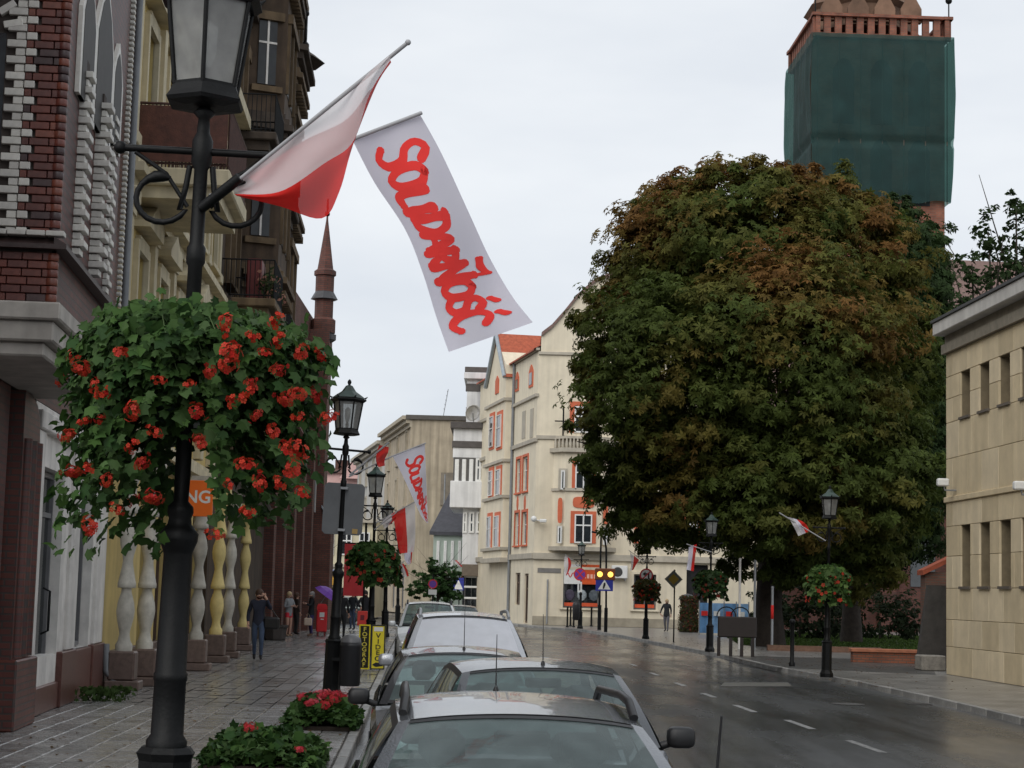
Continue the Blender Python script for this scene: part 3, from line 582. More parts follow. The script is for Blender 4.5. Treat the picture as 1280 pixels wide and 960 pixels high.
# two projecting bays, the far one ending in a capped turret
def bay(x0,x1,out,z0,z1,capz):
    mb = MB(); c = .45; ou = [(x0,0),(x0+c,-out),(x1-c,-out),(x1,0)]
    mb.prism(ou, z1-z0, lambda a,b,h: (a,b,z0+h)); o = mb.build('bay', brn, nb)
    for z in np.arange(z0, z1, 4.5):
        m2 = MB(); sc = 1.14; cx = (x0+x1)/2
        for k,(g_,h_) in enumerate(((.12,.16),(.3,.18),(.18,.2),(.05,.2))):
            m2.prism([(a+(a-cx)*g_/(x1-x0)*2,b-g_) for a,b in ou], h_-.004, lambda a,b,h,z=z,k=k: (a,b,z+.18*k+h))
        m2.build('corbel_moulding', brn2 if int(z) % 2 else tanst, o)
        mw = MB(); zb = z+1.5
        for wx in (x0+c+.25, (x0+x1)/2+.15): mw.box(wx,wx+(x1-x0)/2-c-.4,-out-.02,-out+.05,zb,zb+2.0)
        mw.build('window', pane_dim, o)
        mf = MB()
        for wx in (x0+c+.25, (x0+x1)/2+.15):
            w_ = (x1-x0)/2-c-.4; mf.box(wx-.1,wx,-out-.1,-out,zb-.1,zb+2.3); mf.box(wx+w_,wx+w_+.1,-out-.1,-out,zb-.1,zb+2.3); mf.box(wx-.15,wx+w_+.15,-out-.16,-out,zb+2.02,zb+2.3)
        mf.build('carved_frame', tanst, o)
        # window on the slanted side that faces down the street
        p0, p1 = Vector((x0,0,0)), Vector((x0+c,-out,0)); d_ = (p1-p0).normalized(); nn = Vector((d_.y,-d_.x,0)); ms = MB(); ms.obox((p0+p1)/2+nn*.02+Vector((0,0,zb+1.0)), d_*(out*.5), nn*.06, Vector((0,0,1.9))); ms.build('window', pane_dim, o); ms = MB(); ms.obox((p0+p1)/2+nn*.05+Vector((0,0,zb+1.0)), d_*.06, nn*.06, Vector((0,0,1.9))); ms.obox((p0+p1)/2+nn*.05+Vector((0,0,zb+1.3)), d_*(out*.5), nn*.055, Vector((0,0,.06))); ms.build('window_bars', white_trim, o)
        md = MB()
        for q_ in range(9): md.box(x0+c+.05+(x1-x0-2*c-.1)*q_/8-.1,x0+c+.05+(x1-x0-2*c-.1)*q_/8+.1,-out-.26,-out,z-.22,z-.003)
        stuff(md.build('dentils', tanst, o))
        mt = MB(); mt.obox((p0+p1)/2+nn*.05+Vector((0,0,zb+2.1)), d_*(out*.85), nn*.2, Vector((0,0,.25))); mt.build('carved_head', tanst, o); mt = MB(); mt.obox((p0+p1)/2+nn*.05+Vector((0,0,zb-.1)), d_*(out*.85), nn*.22, Vector((0,0,.18))); mt.build('carved_frame', tanst, o)
    m3 = MB()
    for k,(g_,h_) in enumerate(((.1,.25),(.28,.25),(.45,.2))):
        m3.prism([(a+(a-(x0+x1)/2)*g_/(x1-x0)*2,b-g_) for a,b in ou], h_-.004, lambda a,b,h,k=k: (a,b,z1+.24*k+h))
    cx, cy = (x0+x1)/2, -out*.5
    m3.lathe([(1.3,.7),(.9,1.0),(.25,1.25),(.05,1.35)], 8, (cx,cy,z1), 0, False); m3.build('cornice', brn2, o)
    if capz:
        fi = MB(); fi.tube([(cx,cy-.6,z1+.9),(cx,cy-.6,z1+2.4)], .05, 6)
        for s in (-1,1): fi.tube([(cx,cy-.6,z1+1.5),(cx+.25*s,cy-.6,z1+1.6),(cx+.25*s,cy-.6,z1+1.95)], .035, 5); fi.tube([(cx,cy-.6,z1+1.1),(cx+.18*s,cy-.5,z1+1.3)], .035, 5)
        fi.ball((cx,cy-.6,z1+2.45), .1); fi.ball((cx,cy-.6,z1+1.3), .14); fi.build('roof_finial', iron, o)
bay(4.6,8.6,1.1,6.0,26,False); bay(12.0,16.6,.8,5.2,19.3,True)
for (x0,x1,z,ou) in ((.3,3.4,9.3,1.45),(8.7,11.8,9.3,1.2),(8.8,11.8,13.8,1.2),(.3,3.4,13.8,1.3)):
    mb = MB(); mb.box(x0,x1,-ou,0,z,z+.22,0,.03); mb.box(x0+.15,x1-.15,-ou+.2,0,z-.25,z-.002)
    for xx in (x0+.3,x1-.5): mb.prism([(0,z-.25),(-ou+.3,z-.25),(-.2,z-1.0),(0,z-1.2)], .25, lambda a,b,c,xx=xx: (xx+c,a,b))
    o = mb.build('balcony', tanst if z < 10 else brn2, nb); railing(o,x0+.06,x1-.06,-ou+.06,0,z+.22,z+1.25,iron,.12)
    tag(o, None, None)
# flowers and clutter on the lower balcony
for k in range(5):
    n = 120; c = np.array([.6+.6*k, -1.2, 10.0]); P = c+rng.normal(size=(n,3))*np.array([.2,.12,.16]); N = rng.normal(size=(n,3))
    cols = np.where(rng.random((n,1)) < .3, np.array([[.4,.2,.15]]), np.array([[.05,.07,.03]])*(.5+rng.random((n,1)))); leafmesh('balcony_plant', P, N, .1+.08*rng.random(n), cols, attrmat('leaf'), parent=nb)['kind'] = 'stuff'
mb = MB(); mb.box(1.0,2.2,-1.0,-.6,9.6,10.7,0,.03); mb.build('red_cabinet', mat('dark red wood', (.13,.02,.02), .5), nb)
# ================================================================== LEFT: BRICK CHURCH FRONT BY THE CORNER
rzC = math.pi/2+.01; cho = (-9.0,65.3); cb = thing('brick_chapel', 'dark red brick church front with stepped buttress and slim pinnacle', 'church', (cho[0],cho[1],0), rzC); fcb = Fr(cho, rzC)
chb = brickmat('dark church brick', (.16,.055,.038), (.11,.04,.03), (.06,.045,.038), .28,.09, rough=.7); chst = mat('sooty plinth stone', (.06,.05,.045), .8, .3, 3, .3)
cw_ = [(2.0,2.9,3.2,9.5),(5.2,6.1,3.2,9.5),(8.4,9.3,3.2,9.5),(12.0,12.9,3.2,9.5)]
wall(cb, 0, 19, .12, 14.2, cw_, chb, D=12, rd=.4)
for a,b_,c,d in cw_:
    window(cb,a+.05,b_-.05,c+.05,d-.05,mat('dark iron frame', (.03,.03,.03), .5),.3,2,(.2,.4,.6,.8),.05)
    mb = MB(); mb.prism([(a-.25,d-.6),(a-.02,d-.6),(a+.1,d+.1),((a+b_)/2,d+.6),(b_-.1,d+.1),(b_+.02,d-.6),(b_+.25,d-.6),(b_+.1,d+.35),((a+b_)/2,d+1.0),(a-.1,d+.35)], .1, lambda p,q,c_: (p,-c_,q)); mb.build('arch_trim', chb, cb)
band(cb,0,19,.12,1.5,.2,chst,'plinth'); 
for z in (3.0,5.3,10.8): band(cb,0,17.2,z,z+.16,.12,chst)
for x in (.5,3.9,7.2,10.6,14.2):
    mb = MB(); mb.box(x-.35,x+.35,-.7,.02,.12,8); mb.prism([(0,8),(-.7,8),(0,9.2)], .7, lambda a,b,c,x=x: (x-.35+c,a,b)); mb.build('buttress', chb, cb)
# corner buttress with zinc weathering, and pinnacle above
mb = MB(); mb.box(16.6,18.4,-1.3,.02,.12,5.0); mb.box(16.7,18.3,-.9,.02,5.0,13.5); mb.build('corner_buttress', chb, cb)
mb = MB(); mb.prism([(-1.5,4.5),(-.85,5.5),(-.85,5.6),(-1.54,4.55)], 1.96, lambda a,b,c: (16.5+c,a,b)); mb.build('buttress_cap', zinc, cb)
pn = MB(); pn.lathe([(.55,13.4),(.55,14.0),(.42,14.1),(.42,16.0),(.5,16.05),(.5,16.25),(.36,16.35),(.05,18.6),(.04,18.8)], 8, (17.3,-.55,0), 0, False); po = pn.build('pinnacle', chb, cb)
pn = MB(); pn.lathe([(.46,13.0),(.6,13.1),(.6,13.35)], 8, (17.3,-.55,0), 0, False); pn.build('slate_skirt', mat('slate', (.06,.06,.065), .5), po); pn = MB(); pn.lathe([(.36,14.9),(.62,14.95),(.36,15.4)], 8, (17.3,-.55,0), 0, False); pn.build('slate_skirt', mat('slate', (.06,.06,.065), .5), po)
pn = MB(); pn.tube([(17.3,-.55,18.7),(17.3,-.55,19.6)], .04, 6); pn.tube([(17.0,-.55,19.2),(17.6,-.55,19.2)], .04, 6); pn.ball((17.3,-.55,18.9), .12); pn.build('pinnacle_cross', iron, po)
mb = MB(); mb.box(14.6,14.9,-.75,-.7,5.2,6.6); mb.build('pipe_panel', steel, cb)
# ================================================================== CREAM CORNER HOUSE
creamw = mat('cream render', (.74,.66,.51), .85, .08, 1.0, .05, streak=.12); greyt = mat('grey stucco trim', (.42,.38,.31), .8, .15, 2, .08); orng = mat('salmon paint', (.55,.13,.06), .75, .12, 3); tile = mat('orange roof tile', (.36,.085,.04), .7, .3, 5, .2); oldroof = mat('old brown roof', (.16,.1,.085), .7, .25, 4, .2)
C0 = gp(665,781); ch = thing('corner_house', 'cream corner house with salmon window surrounds and red tiled roof', 'house', (C0.x,C0.y,0))
CF = Fr((C0.x,C0.y), 0.0); rzCL = math.atan2(-1,.194); CL = Fr((C0.x,C0.y), rzCL)
def rect(fr, px0, py0, px1, py1, off=0.0):
    xm, ym = (px0+px1)/2, (py0+py1)/2
    return fr.hit(px0,ym,off)[0], fr.hit(px1,ym,off)[0], fr.hit(xm,py1,off)[1], fr.hit(xm,py0,off)[1]
zs_ = CF.hit(670,442)[1]
# front wall
side_w = [(797,642,812,677)]; W1 = CF.hit(668,690)[1]
shop = [rect(CF,704,712,749,760), rect(CF,792,718,820,762)]
hw = [rect(CF,797,642,812,677), rect(CF,797,577,812,612), rect(CF,797,508,812,540), rect(CF,858,642,873,677), rect(CF,858,577,873,612), rect(CF,858,706,885,760)]
wall(ch, 0, 13.5, .12, zs_, shop+hw, creamw, D=14)
for r_ in hw[:5]: window(ch,*[a+b for a,b in zip(r_,(.03,-.03,.03,-.03))],white_paint,.15,2,(.62,),.09); surround(ch,*r_,.2,.05,orng); 
def shopwin(r_, txt):
    o = window(ch,*[a+b for a,b in zip(r_,(.02,-.02,.02,-.02))],mat('grey metal frame', (.14,.14,.14), .4),.2,2,(),.07,glass_dark,'shop_window'); x0,x1,z0,z1 = r_
    mb = MB(); mb.box(x0+.08,x1-.08,.1,.12,z0+.1,z0+.3); mb.build('red_sill_strip', mat('orange red vinyl', (.6,.09,.03), .5), o); surround(ch,*r_,.15,.06,creamw,sill=True); return o
o1 = shopwin(shop[0],''); o2 = shopwin(shop[1],'')
x0,x1,z0,z1 = shop[0]; zc = z0+(z1-z0)*.62
mb = MB(); mb.box(x0+.02,x0+(x1-x0)*.47,-.03,.05,zc,z1+.3,0); mb.build('white_sign', white_paint, o1)
mb = MB(); mb.box(x0+(x1-x0)*.472,x1-.02,-.03,.05,zc,z1+.3,0); mb.build('orange_sign', mat('orange red sign', (.7,.1,.02), .5), o1)
mb = MB(); mb.tube([(x0+.15+.06*k,-.034,(zc+z1)/2+.1+.14*math.sin(k*1.15)) for k in range(13)], .03, 5); mb.build('lettering', red_cloth, o1)
mb = MB(); [mb.box(x0+(x1-x0)*.56+.2*k,x0+(x1-x0)*.56+.2*k+.13,-.036,-.031,(zc+z1)/2-.08,(zc+z1)/2+.16) for k in range(4)]; mb.build('lettering', mat('pink letter', (.8,.45,.35), .6), o1)
for k in range(3):
    mb = MB(); mb.ball((x0+.4+.7*k,.14,z0+.75),.3,8,0,(1,.05,1.1)); mb.build('window_display', mat('display %d'%k, ((.06,.05,.08),(.3,.34,.36),(.1,.12,.14))[k], .5, .5, 6), o1)
# gable above the front wall
gpts = [CF.hit(*p) for p in ((676,442),(677,420),(690,410),(706,392),(722,372),(745,352))]; gx = 6.4
gp_ = [(max(0,a),b) for a,b in gpts]; gp_ = gp_+[(gx,gp_[-1][1]+1.2)]+[(2*gx-a,b) for a,b in gp_[::-1]]
mb = MB(); mb.prism(gp_, .5, lambda a,b,c: (a,.5-c,b)); mb.build('gable', creamw, ch)
mb = MB()
for (a,b),(c,d) in zip(gp_[1:-1],gp_[2:-1]): mb.add([(a,-.15,b),(a,14,b),(c,14,d),(c,-.15,d),(a,-.15,b+.22),(a,14,b+.22),(c,14,d+.22),(c,-.15,d+.22)], [(0,1,2,3),(7,6,5,4),(0,3,7,4),(1,5,6,2)])
mb.build('roof', oldroof, ch)
band(ch,0,13,zs_-.05,zs_+.13,.12,greyt); band(ch,-.05,13.5,*[CF.hit(680,y)[1] for y in (699,691)],.18,greyt,'cornice')
band(ch,-.03,3.0,*[CF.hit(680,y)[1] for y in (549,544)],.1,greyt)
band(ch,0,13.5,.12,CF.hit(680,770)[1],.06,mat('stained plinth', (.34,.3,.23), .85, .3, 1, .1),'plinth')
# bow bay with balcony on top
BO = .75; bx0, bx1 = CF.hit(691,620)[0], CF.hit(767,620)[0]; bz0, bz1 = CF.hit(700,684)[1], CF.hit(700,566)[1]
ou = [(bx0,0),(bx0+.7,-BO),(bx1-.7,-BO),(bx1,0)]
mb = MB(); mb.prism(ou, bz1-bz0, lambda a,b,h: (a,b,bz0+h)); by = mb.build('bay', creamw, ch)
def slab(z,h,g_,m,nm): q = MB(); cx=(bx0+bx1)/2; q.prism([(a+(g_ if a>cx else -g_),b-g_ if b<0 else b) for a,b in ou], h, lambda a,b,c: (a,b,z+c)); return q.build(nm, m, by)
slab(bz0-.2,.24,.2,greyt,'sill_course'); slab(CF.hit(700,614)[1],.16,.12,greyt,'string_course'); slab(bz1,.25,.25,greyt,'balcony_slab')
zb0, zb1 = bz1+.25, CF.hit(700,545,BO)[1]
q = MB()
for k in range(17):
    t_ = bx0+.1+(bx1-bx0-.2)*k/16; yb = -BO if bx0+.7 < t_ < bx1-.7 else -BO*min(1,(min(t_-bx0,bx1-t_))/.7); q.lathe([(.06,0),(.1,.25),(.05,.5),(.05,zb1-zb0-.1)], 6, (t_,yb,zb0))
q.prism(ou, .14, lambda a,b,h: (a,b,zb1-.12+h)); q.build('balustrade', greyt, by)
def bayw(r4, pad, small=False):
    r_ = rect(CF,*r4,BO); o = None
    f = MB(); p_ = rect(CF,r4[0]-pad,r4[1]-pad*.8,r4[2]+pad,r4[3],BO); f.box(p_[0],p_[1],-BO-.05,-BO+.02,p_[2],p_[3]); f.build('window_surround', orng if not small else greyt, by)
    window(by,r_[0],r_[1],r_[2],r_[3],white_paint,-BO-.06,1 if small else 2,() if small else (.62,),.08)
bayw((718,643,740,679),5); bayw((719,578,740,612),4); bayw((701,588,706,612),3,True); bayw((697,658,702,679),1.5,True); bayw((754,660,759,681),1.5,True)
for r4,ov in (((716,621,743,635),1),((697,622,703,654),0),((754,626,760,656),0)):
    r_ = rect(CF,*r4,BO); mb = MB(); cx, cz, a, b_ = (r_[0]+r_[1])/2,(r_[2]+r_[3])/2,(r_[1]-r_[0])/2,(r_[3]-r_[2])/2
    mb.prism([(cx+a*math.copysign(abs(math.cos(t*.3927))**.5,math.cos(t*.3927)), cz+b_*math.copysign(abs(math.sin(t*.3927))**.5,math.sin(t*.3927))) for t in range(16)], .05, lambda p,q_,c: (p,-BO-c,q_)); mb.build('painted_panel', orng, by)
r_ = rect(CF,718,508,738,541,.0); o = window(ch,*r_,white_paint,-.02,2,(.62,),.09); surround(ch,*r_,.28,.05,orng,sill=False)
# air conditioner, cross and lamp on the wall
a0 = rect(CF,764,707,784,723); ac = thing('air_conditioner', 'white air conditioner box on the cream house wall', 'air conditioner', (C0.x,C0.y,0)); mb = MB(); mb.box(a0[0],a0[1],-.4,-.04,a0[2],a0[3],0,.03); mb.build('case', white_paint, ac)
mb = MB(); mb.lathe([(.28,0),(.28,.02),(.24,.03)], 16); mo = mb.build('fan_grille', mat('dark grille', (.05,.05,.05), .5), ac); mo.rotation_euler = (math.pi/2,0,0); mo.location = (a0[0]+.36,-.4,(a0[2]+a0[3])/2)
mb = MB(); mb.box(a0[0]+.1,a0[0]+.16,-.4,0,a0[2]-.12,a0[2]-.01); mb.box(a0[1]-.16,a0[1]-.1,-.4,0,a0[2]-.12,a0[2]-.01); mb.build('bracket', steel, ac)
mb = MB(); p0 = CF.hit(704,525); mb.tube([(p0[0],-.3,p0[1]-.9),(p0[0],-.3,p0[1]+.7)], .05, 6); mb.tube([(p0[0]-.5,-.3,p0[1]-.1),(p0[0]+.5,-.3,p0[1]-.1)], .04, 6); mb.tube([(p0[0],-.3,p0[1]-.9),(p0[0],.0,p0[1]-.9)], .04, 6); mb.build('wall_cross', iron, ch)
mb = MB(); a_ = CF.hit(688,713); mb.box(a_[0]-.75,a_[0]+.75,-.04,.0,a_[1]-.13,a_[1]+.13); mb.build('street_name_plate', mat('grey plate', (.18,.17,.16), .6), ch)
mb = MB(); a_ = CF.hit(684,750); mb.tube([(a_[0],-.08,.2),(a_[0],-.08,a_[1]+1.2)], .05, 6); mb.build('drain_pipe', steel, ch)
sc_ = CF.hit(667,650); cam_o = thing('security_camera', 'white security camera pair on the corner of the cream house', 'camera', (C0.x+.1,C0.y-.05,sc_[1])); mb = MB()
mb.tube([(0,0,0),(-.1,-.35,.0)], .05, 6); mb.ball((-.15,-.4,.05), .18, 8); mb.box(.2,.6,-.5,-.3,-.15,.05,0,.04); mb.tube([(.05,0,-.02),(.3,-.35,-.05)], .04, 6); mb.build('housing', white_paint, cam_o)
# street-side wall (drawn on its own frame)
lw = link('side_wall', None, ch); lw.rotation_euler = (0,0,rzCL); lw.empty_display_size = .2
LX = CL.hit(606,640)[0]-3; hl = [rect(CL,*r_) for r_ in ((646,574,651,616),(654,571,660,614),(644,641,649,682),(653,640,659,681),(644,716,650,756),(655,717,660,779))]
wall(lw, LX, -.003, .12, CL.hit(655,450)[1], hl, creamw, D=6, name='wall_face', side=False)
for r_ in hl[:4]:
    window(lw,r_[0]+.03,r_[1]-.03,r_[2]+.03,r_[3]-.03,white_trim,.16,1,(.62,),.07); surround(lw,*r_,.16,.06,orng)
for r_ in hl[4:]: window(lw,r_[0]+.03,r_[1]-.03,r_[2]+.03,r_[3]-.03,mat('brown door frame',(.1,.06,.04)),.16,2,(.7,),.1)
for r4 in ((645,465,649,489),(662,456,667,484)):
    a,b_,c,d = rect(CL,*r4); mb = MB(); mb.prism([(a,c),(b_,c),(b_,d-.4),((a+b_)/2+.2,d-.1),((a+b_)/2,d),((a+b_)/2-.2,d-.1),(a,d-.4)], .06, lambda p,q_,k: (p,-k,q_)); mb.build('arched_window', orng, lw)
    mb = MB(); mb.box(a+.2,b_-.2,-.08,-.05,c+.15,d-.5); mb.build('pane', pane_far, lw)
for r4 in ((653,514,657,548),(663,511,667,547)): a,b_,c,d = rect(CL,*r4); mb = MB(); mb.box(a,b_,-.03,.02,c,d); mb.build('blind_niche', greyt, lw)
for y0,y1 in ((699,692),(558,553),(504,500),(449,446)): band(lw,LX,0.1,CL.hit(655,y0)[1],CL.hit(655,y1)[1],.15,greyt)
for pr_ in ((647,623),(656,621)):
    a_ = CL.hit(pr_[0],629); mb = MB(); mb.ball((a_[0],0,a_[1]),.5,8,0,(.7,.08,1.0)); mb.build('painted_panel', orng, lw)
mb = MB(); a_ = CL.hit(641,600)[0]; mb.tube([(a_,-.1,.2),(a_,-.1,CL.hit(641,455)[1])], .09, 8); mb.build('drain_pipe', mat('grey pipe',(.2,.2,.2)), lw)
# oriel on the street side with its own gable
OO = .5; ox1 = CL.hit(629.5,600,OO)[0]; ox0 = CL.hit(606,600,OO)[0]; oz0 = CL.hit(620,702,OO)[1]; oz1 = CL.hit(622,500,OO)[1]; ozt = CL.hit(626,420,OO)[1]
mb = MB(); mb.box(ox0,ox1,-OO,.05,oz0,oz1); cxo = (ox0+ox1)/2; mb.prism([(ox0,oz1),(ox1,oz1),(ox1-.2,oz1+2),(cxo+.7,ozt-.6),(cxo,ozt),(cxo-.7,ozt-.6),(ox0+.2,oz1+2)], 4.4, lambda a,b,c: (a,-OO+4.4-c,b)); orr = mb.build('street_oriel', creamw, ch); orr.rotation_euler = (0,0,rzCL)
for y0,y1 in ((703,697),(688,684),(624,620),(580,576),(506,502)): o = band(orr,ox0-.12,ox1+.12,CL.hit(622,y0,OO)[1],CL.hit(622,y1,OO)[1],OO+.15,greyt)
for r4 in ((613,520,618,560),(622,518,628,560),(612,588,617,621),(621,586,627,620),(610,645,615,686),(619,644,625,685)):
    r_ = rect(CL,*r4,OO); f = MB(); f.box(r_[0]-.1,r_[1]+.1,-OO-.06,-OO+.01,r_[2]-.1,r_[3]+.2); f.build('window_surround', orng, orr); window(orr,r_[0]+.08,r_[1]-.08,r_[2]+.06,r_[3]-.05,white_trim,-OO-.08,1,(.6,),.06)
f = MB(); r_ = rect(CL,620,470,624,492,OO); f.prism([(r_[0],r_[2]),(r_[1],r_[2]),(r_[1],r_[3]-.3),((r_[0]+r_[1])/2,r_[3]),(r_[0],r_[3]-.3)], .06, lambda a,b,c: (a,-OO-c,b)); f.build('arched_window', orng, orr)
mb = MB()
for s in (-1,1): mb.add([(cxo,-OO-.15,ozt+.1),(cxo,4,ozt+.1),(cxo+s*(ox1-cxo),4,oz1+1.2),(cxo+s*(ox1-cxo),-OO-.15,oz1+1.2),(cxo,-OO-.15,ozt+.3),(cxo,4,ozt+.3),(cxo+s*(ox1-cxo+.1),4,oz1+1.2),(cxo+s*(ox1-cxo+.1),-OO-.15,oz1+1.2)], [(0,1,2,3),(4,7,6,5),(0,3,7,4)])
o = mb.build('dormer_roof', tile, orr); mb = MB()
for s in (-1,1): mb.tube([(cxo,-OO-.12,ozt+.25),(cxo+s*(ox1-cxo),-OO-.12,oz1+1.2)], .14, 6)
mb.build('verge_flashing', zinc, orr)
# tiled slope above the street side, real tile rows
ze = CL.hit(655,449)[1]; mb = MB(); rows = 6
for k in range(rows):
    y0_, y1_ = -.3+.45*k, -.3+.45*(k+1)+.06; za, zb = ze+.3*k, ze+.3*(k+1); mb.add([(LX,y0_,za+.1),(0.0,y0_,za+.1),(0.0,y1_,zb+.05),(LX,y1_,zb+.05),(LX,y0_,za),(0.0,y0_,za)], [(0,1,2,3),(4,5,1,0)])
o = mb.build('tile_roof', tile, ch); o.rotation_euler = (0,0,rzCL)
# ================================================================== WHITE FLAT-ROOFED BLOCK BEYOND IT
wbY = 127.0; wb = thing('white_block', 'white flat-roofed block with dark window bands and stepped bays', 'building', at(590,770,wbY)*Vector((1,1,0)) if False else (at(590,770,wbY).x,wbY,0))
whw = mat('white render', (.72,.72,.72), .8, .1, 1, .05, streak=.2); dks = mat('dark brown band', (.09,.08,.075), .7, .2); ox, oy = wb.location.x, wb.location.y
def vol(px0,py0,px1,py1,Y0,dep,m,name,par=wb,bev=0.03):
    a, b_ = at(px0,py1,Y0), at(px1,py0,Y0); mb = MB(); mb.box(a.x-ox,b_.x-ox,Y0-oy,Y0-oy+dep,a.z,b_.z,0,bev); return mb.build(name, m, par)
tw = vol(582,466,612,548,wbY+1,7,whw,'stair_tower'); vol(580,466,613,473,wbY+.6,8,whw,'tower_cornice',tw); vol(581,459,612,466,wbY+.8,7.5,dks,'tower_parapet',tw); vol(582,480,612,489,wbY+.95,.3,dks,'tower_band',tw)
vol(600,500,604,508,wbY+.9,.2,pane_far,'window',tw)
u1 = vol(566,534,612,572,wbY-.5,9,whw,'upper_bay'); vol(565,552,612,559,wbY-.62,9.3,dks,'dark_band',u1); vol(563,528,612,535,wbY-.8,9.6,dks,'roof_edge',u1)
u2 = vol(566,572,611,604,wbY-.5,9,mat('dark window band', (.1,.095,.09), .6),'window_band')
for k in range(3): vol(568+9*k,574,574+9*k,603,wbY-.56,.1,white_paint,'window_post',u2)
w0 = at(594,602,wbY-.5); w1 = at(606,573,wbY-.5); window(wb,w0.x-ox,w1.x-ox,w0.z,w1.z,white_paint,wbY-.6-oy,2,(.6,),.14)
vol(562,602,611,634,wbY-.9,9.5,whw,'balcony_parapet',u2)
u3 = vol(577,634,611,706,wbY-.2,9,whw,'lower_storeys')
for (a,b_) in ((578,584),(586,593),(595,608)):
    w0 = at(a,666,wbY-.2); w1 = at(b_,640,wbY-.2); window(wb,w0.x-ox,w1.x-ox,w0.z,w1.z,white_paint,wbY-.26-oy,2 if b_ > 600 else 1,(.5,),.12, mat('pale blind pane', (.3,.3,.24), .2, .4, 2) if a > 590 else pane_far)
u4 = vol(577,706,613,720,wbY-.5,9,mat('brown fascia', (.15,.12,.09), .7),'fascia'); vol(577,720,613,782,wbY+.2,8,dark_room,'shop_depth',u4)
for k in range(5): vol(580+8*k,720,581.6+8*k,780,wbY-.2,.2,white_paint,'shop_post',u4)
for y in (720,733,747,777): vol(580,y,613,y+1.8,wbY-.18,.16,white_paint,'shop_rail',u4)
vol(581,721,612,776,wbY-.1,.04,glass_dark,'pane',u4)
dsh = thing('satellite_dish', 'grey satellite dish on the white flat-roofed block', 'satellite dish', at(591,516,wbY-1)); mb = MB(); mb.lathe([(.05,.25),(.35,.12),(.55,0),(.58,0),(.35,.08),(.02,.2)], 14); o = mb.build('dish', mat('dish grey', (.5,.5,.5), .5), dsh); o.rotation_euler = (R(-70),0,R(30))
mb = MB(); mb.tube([(0,0,0),(.1,.4,-.9)], .04, 5); mb.build('mast', steel, dsh)
# ================================================================== FAR ROW: beige gable wall, green house, tan street front, pink house
def box_house(name,label,px0,ptop,px1,Y0,dep,m,roofm=None,rh=0,rz=0.0,base=.1,cat='house',left=None):
    a = at(px0,700,Y0); b_ = at(px1,700,Y0); z1 = at((px0+px1)/2,ptop,Y0).z; t = thing(name,label,cat,(b_.x,Y0,0),rz); w_ = b_.x-a.x
    mb = MB(); mb.box(-w_,0,0,dep,base,z1); mb.build('wall', m, t); return t, w_, z1
tanw = mat('stained beige render', (.45,.38,.28), .9, .22, .5, .1, streak=.35)
bgY = 146.0; t, w_, z1 = box_house('beige_house','beige house with a bare stained fire wall and narrow street front',508,525,586,bgY,14,tanw)
zr = at(512,520,bgY).z; mb = MB(); mb.box(-w_-.4,.2,-.2,14,z1,z1+.35); mb.build('roof_edge', mat('dark roof felt', (.1,.09,.08), .8), t)
mb = MB(); mb.box(-w_*.12,-w_*.02,1,2.4,z1+.3,z1+1.2); mb.build('chimney', mat('dark brick', (.1,.05,.04), .9), t)
mb = MB(); a_ = at(553,506,bgY); mb.tube([(a_.x-t.location.x,1,z1),(a_.x-t.location.x+.4,1,z1+2.6)], .03, 5)
for k in range(5): mb.tube([(a_.x-t.location.x+.1+.06*k,.5,z1+1.0+.35*k),(a_.x-t.location.x+.1+.06*k,1.5,z1+1.0+.35*k)], .02, 4)
mb.build('antenna', steel, t)
mb = MB(); a_ = at(551,600,bgY-.03); b2 = at(586,600,bgY-.03); mb.box(a_.x-t.location.x,b2.x-t.location.x,-.12,.0,a_.z-2.0,a_.z+.6); mb.build('patched_render', mat('darker render', (.22,.19,.15), .9, .3, 1), t)
mb = MB(); mb.tube([(-w_*.42,-.08,.2),(-w_*.42,-.08,z1*.72)], .08, 6); mb.build('drain_pipe', steel, t)
# street side of that house and the next ones, curving left
pa, pb = at(508,770,bgY), at(441,770,190); fu = Vector((pb.x-pa.x,pb.y-pa.y,0)); ln = fu.length; ang = math.atan2(-fu.y,-fu.x)
fs = Fr((pa.x-.02,pa.y), ang)
def front(name,label,s0,s1,ptop_px,m,trim,nw,floors,roofm=None):
    t = thing(name,label,'house',(pa.x-.02+fu.x*s0,pa.y+fu.y*s0,0),ang); L_ = ln*(s1-s0); z1 = ptop_px
    hh = []; fh = (z1-4.5)/floors
    for f in range(floors):
        for k in range(nw): xc = -L_*(k+.5)/nw; hh.append((xc-.55,xc+.55,4.6+fh*f+.5,4.6+fh*f+fh*.8))
    hh2 = [(-L_*(k+.5)/nw-.9,-L_*(k+.5)/nw+.9,.4,3.2) for k in range(nw)]
    wall(t,-L_,0,.1,z1,hh+hh2,m,D=8)
    for r_ in hh: window(t,r_[0]+.03,r_[1]-.03,r_[2]+.03,r_[3]-.03,white_paint,.15,2,(.6,),.1); surround(t,*r_,.18,.1,trim)
    for r_ in hh2: window(t,r_[0]+.03,r_[1]-.03,r_[2]+.03,r_[3]-.03,dkf,.15,2,(),.1,name='shop_window')
    cornice(t,-L_,0,z1-.5,((.2,.3),(.5,.3),(.8,.3)),trim,ends=False); band(t,-L_,0,3.9,4.3,.25,trim); band(t,-L_,0,4.6+fh-.1,4.6+fh+.15,.15,trim)
    return t
tanf = mat('tan stucco', (.48,.4,.29), .85, .15, 1, .1, streak=.25)
front('tan_house','tan stucco house with heavy cornice between grey and beige houses',.0,.42,at(500,531,150).z,tanf,mat('tan trim', (.38,.33,.25), .8, .15, 1),3,3)
front('grey_house','pale grey house with small windows behind the lamp posts',.425,1.0,at(455,566,175).z,mat('pale grey stucco', (.55,.53,.49), .85, .12, 1, streak=.2),greyt,4,3)
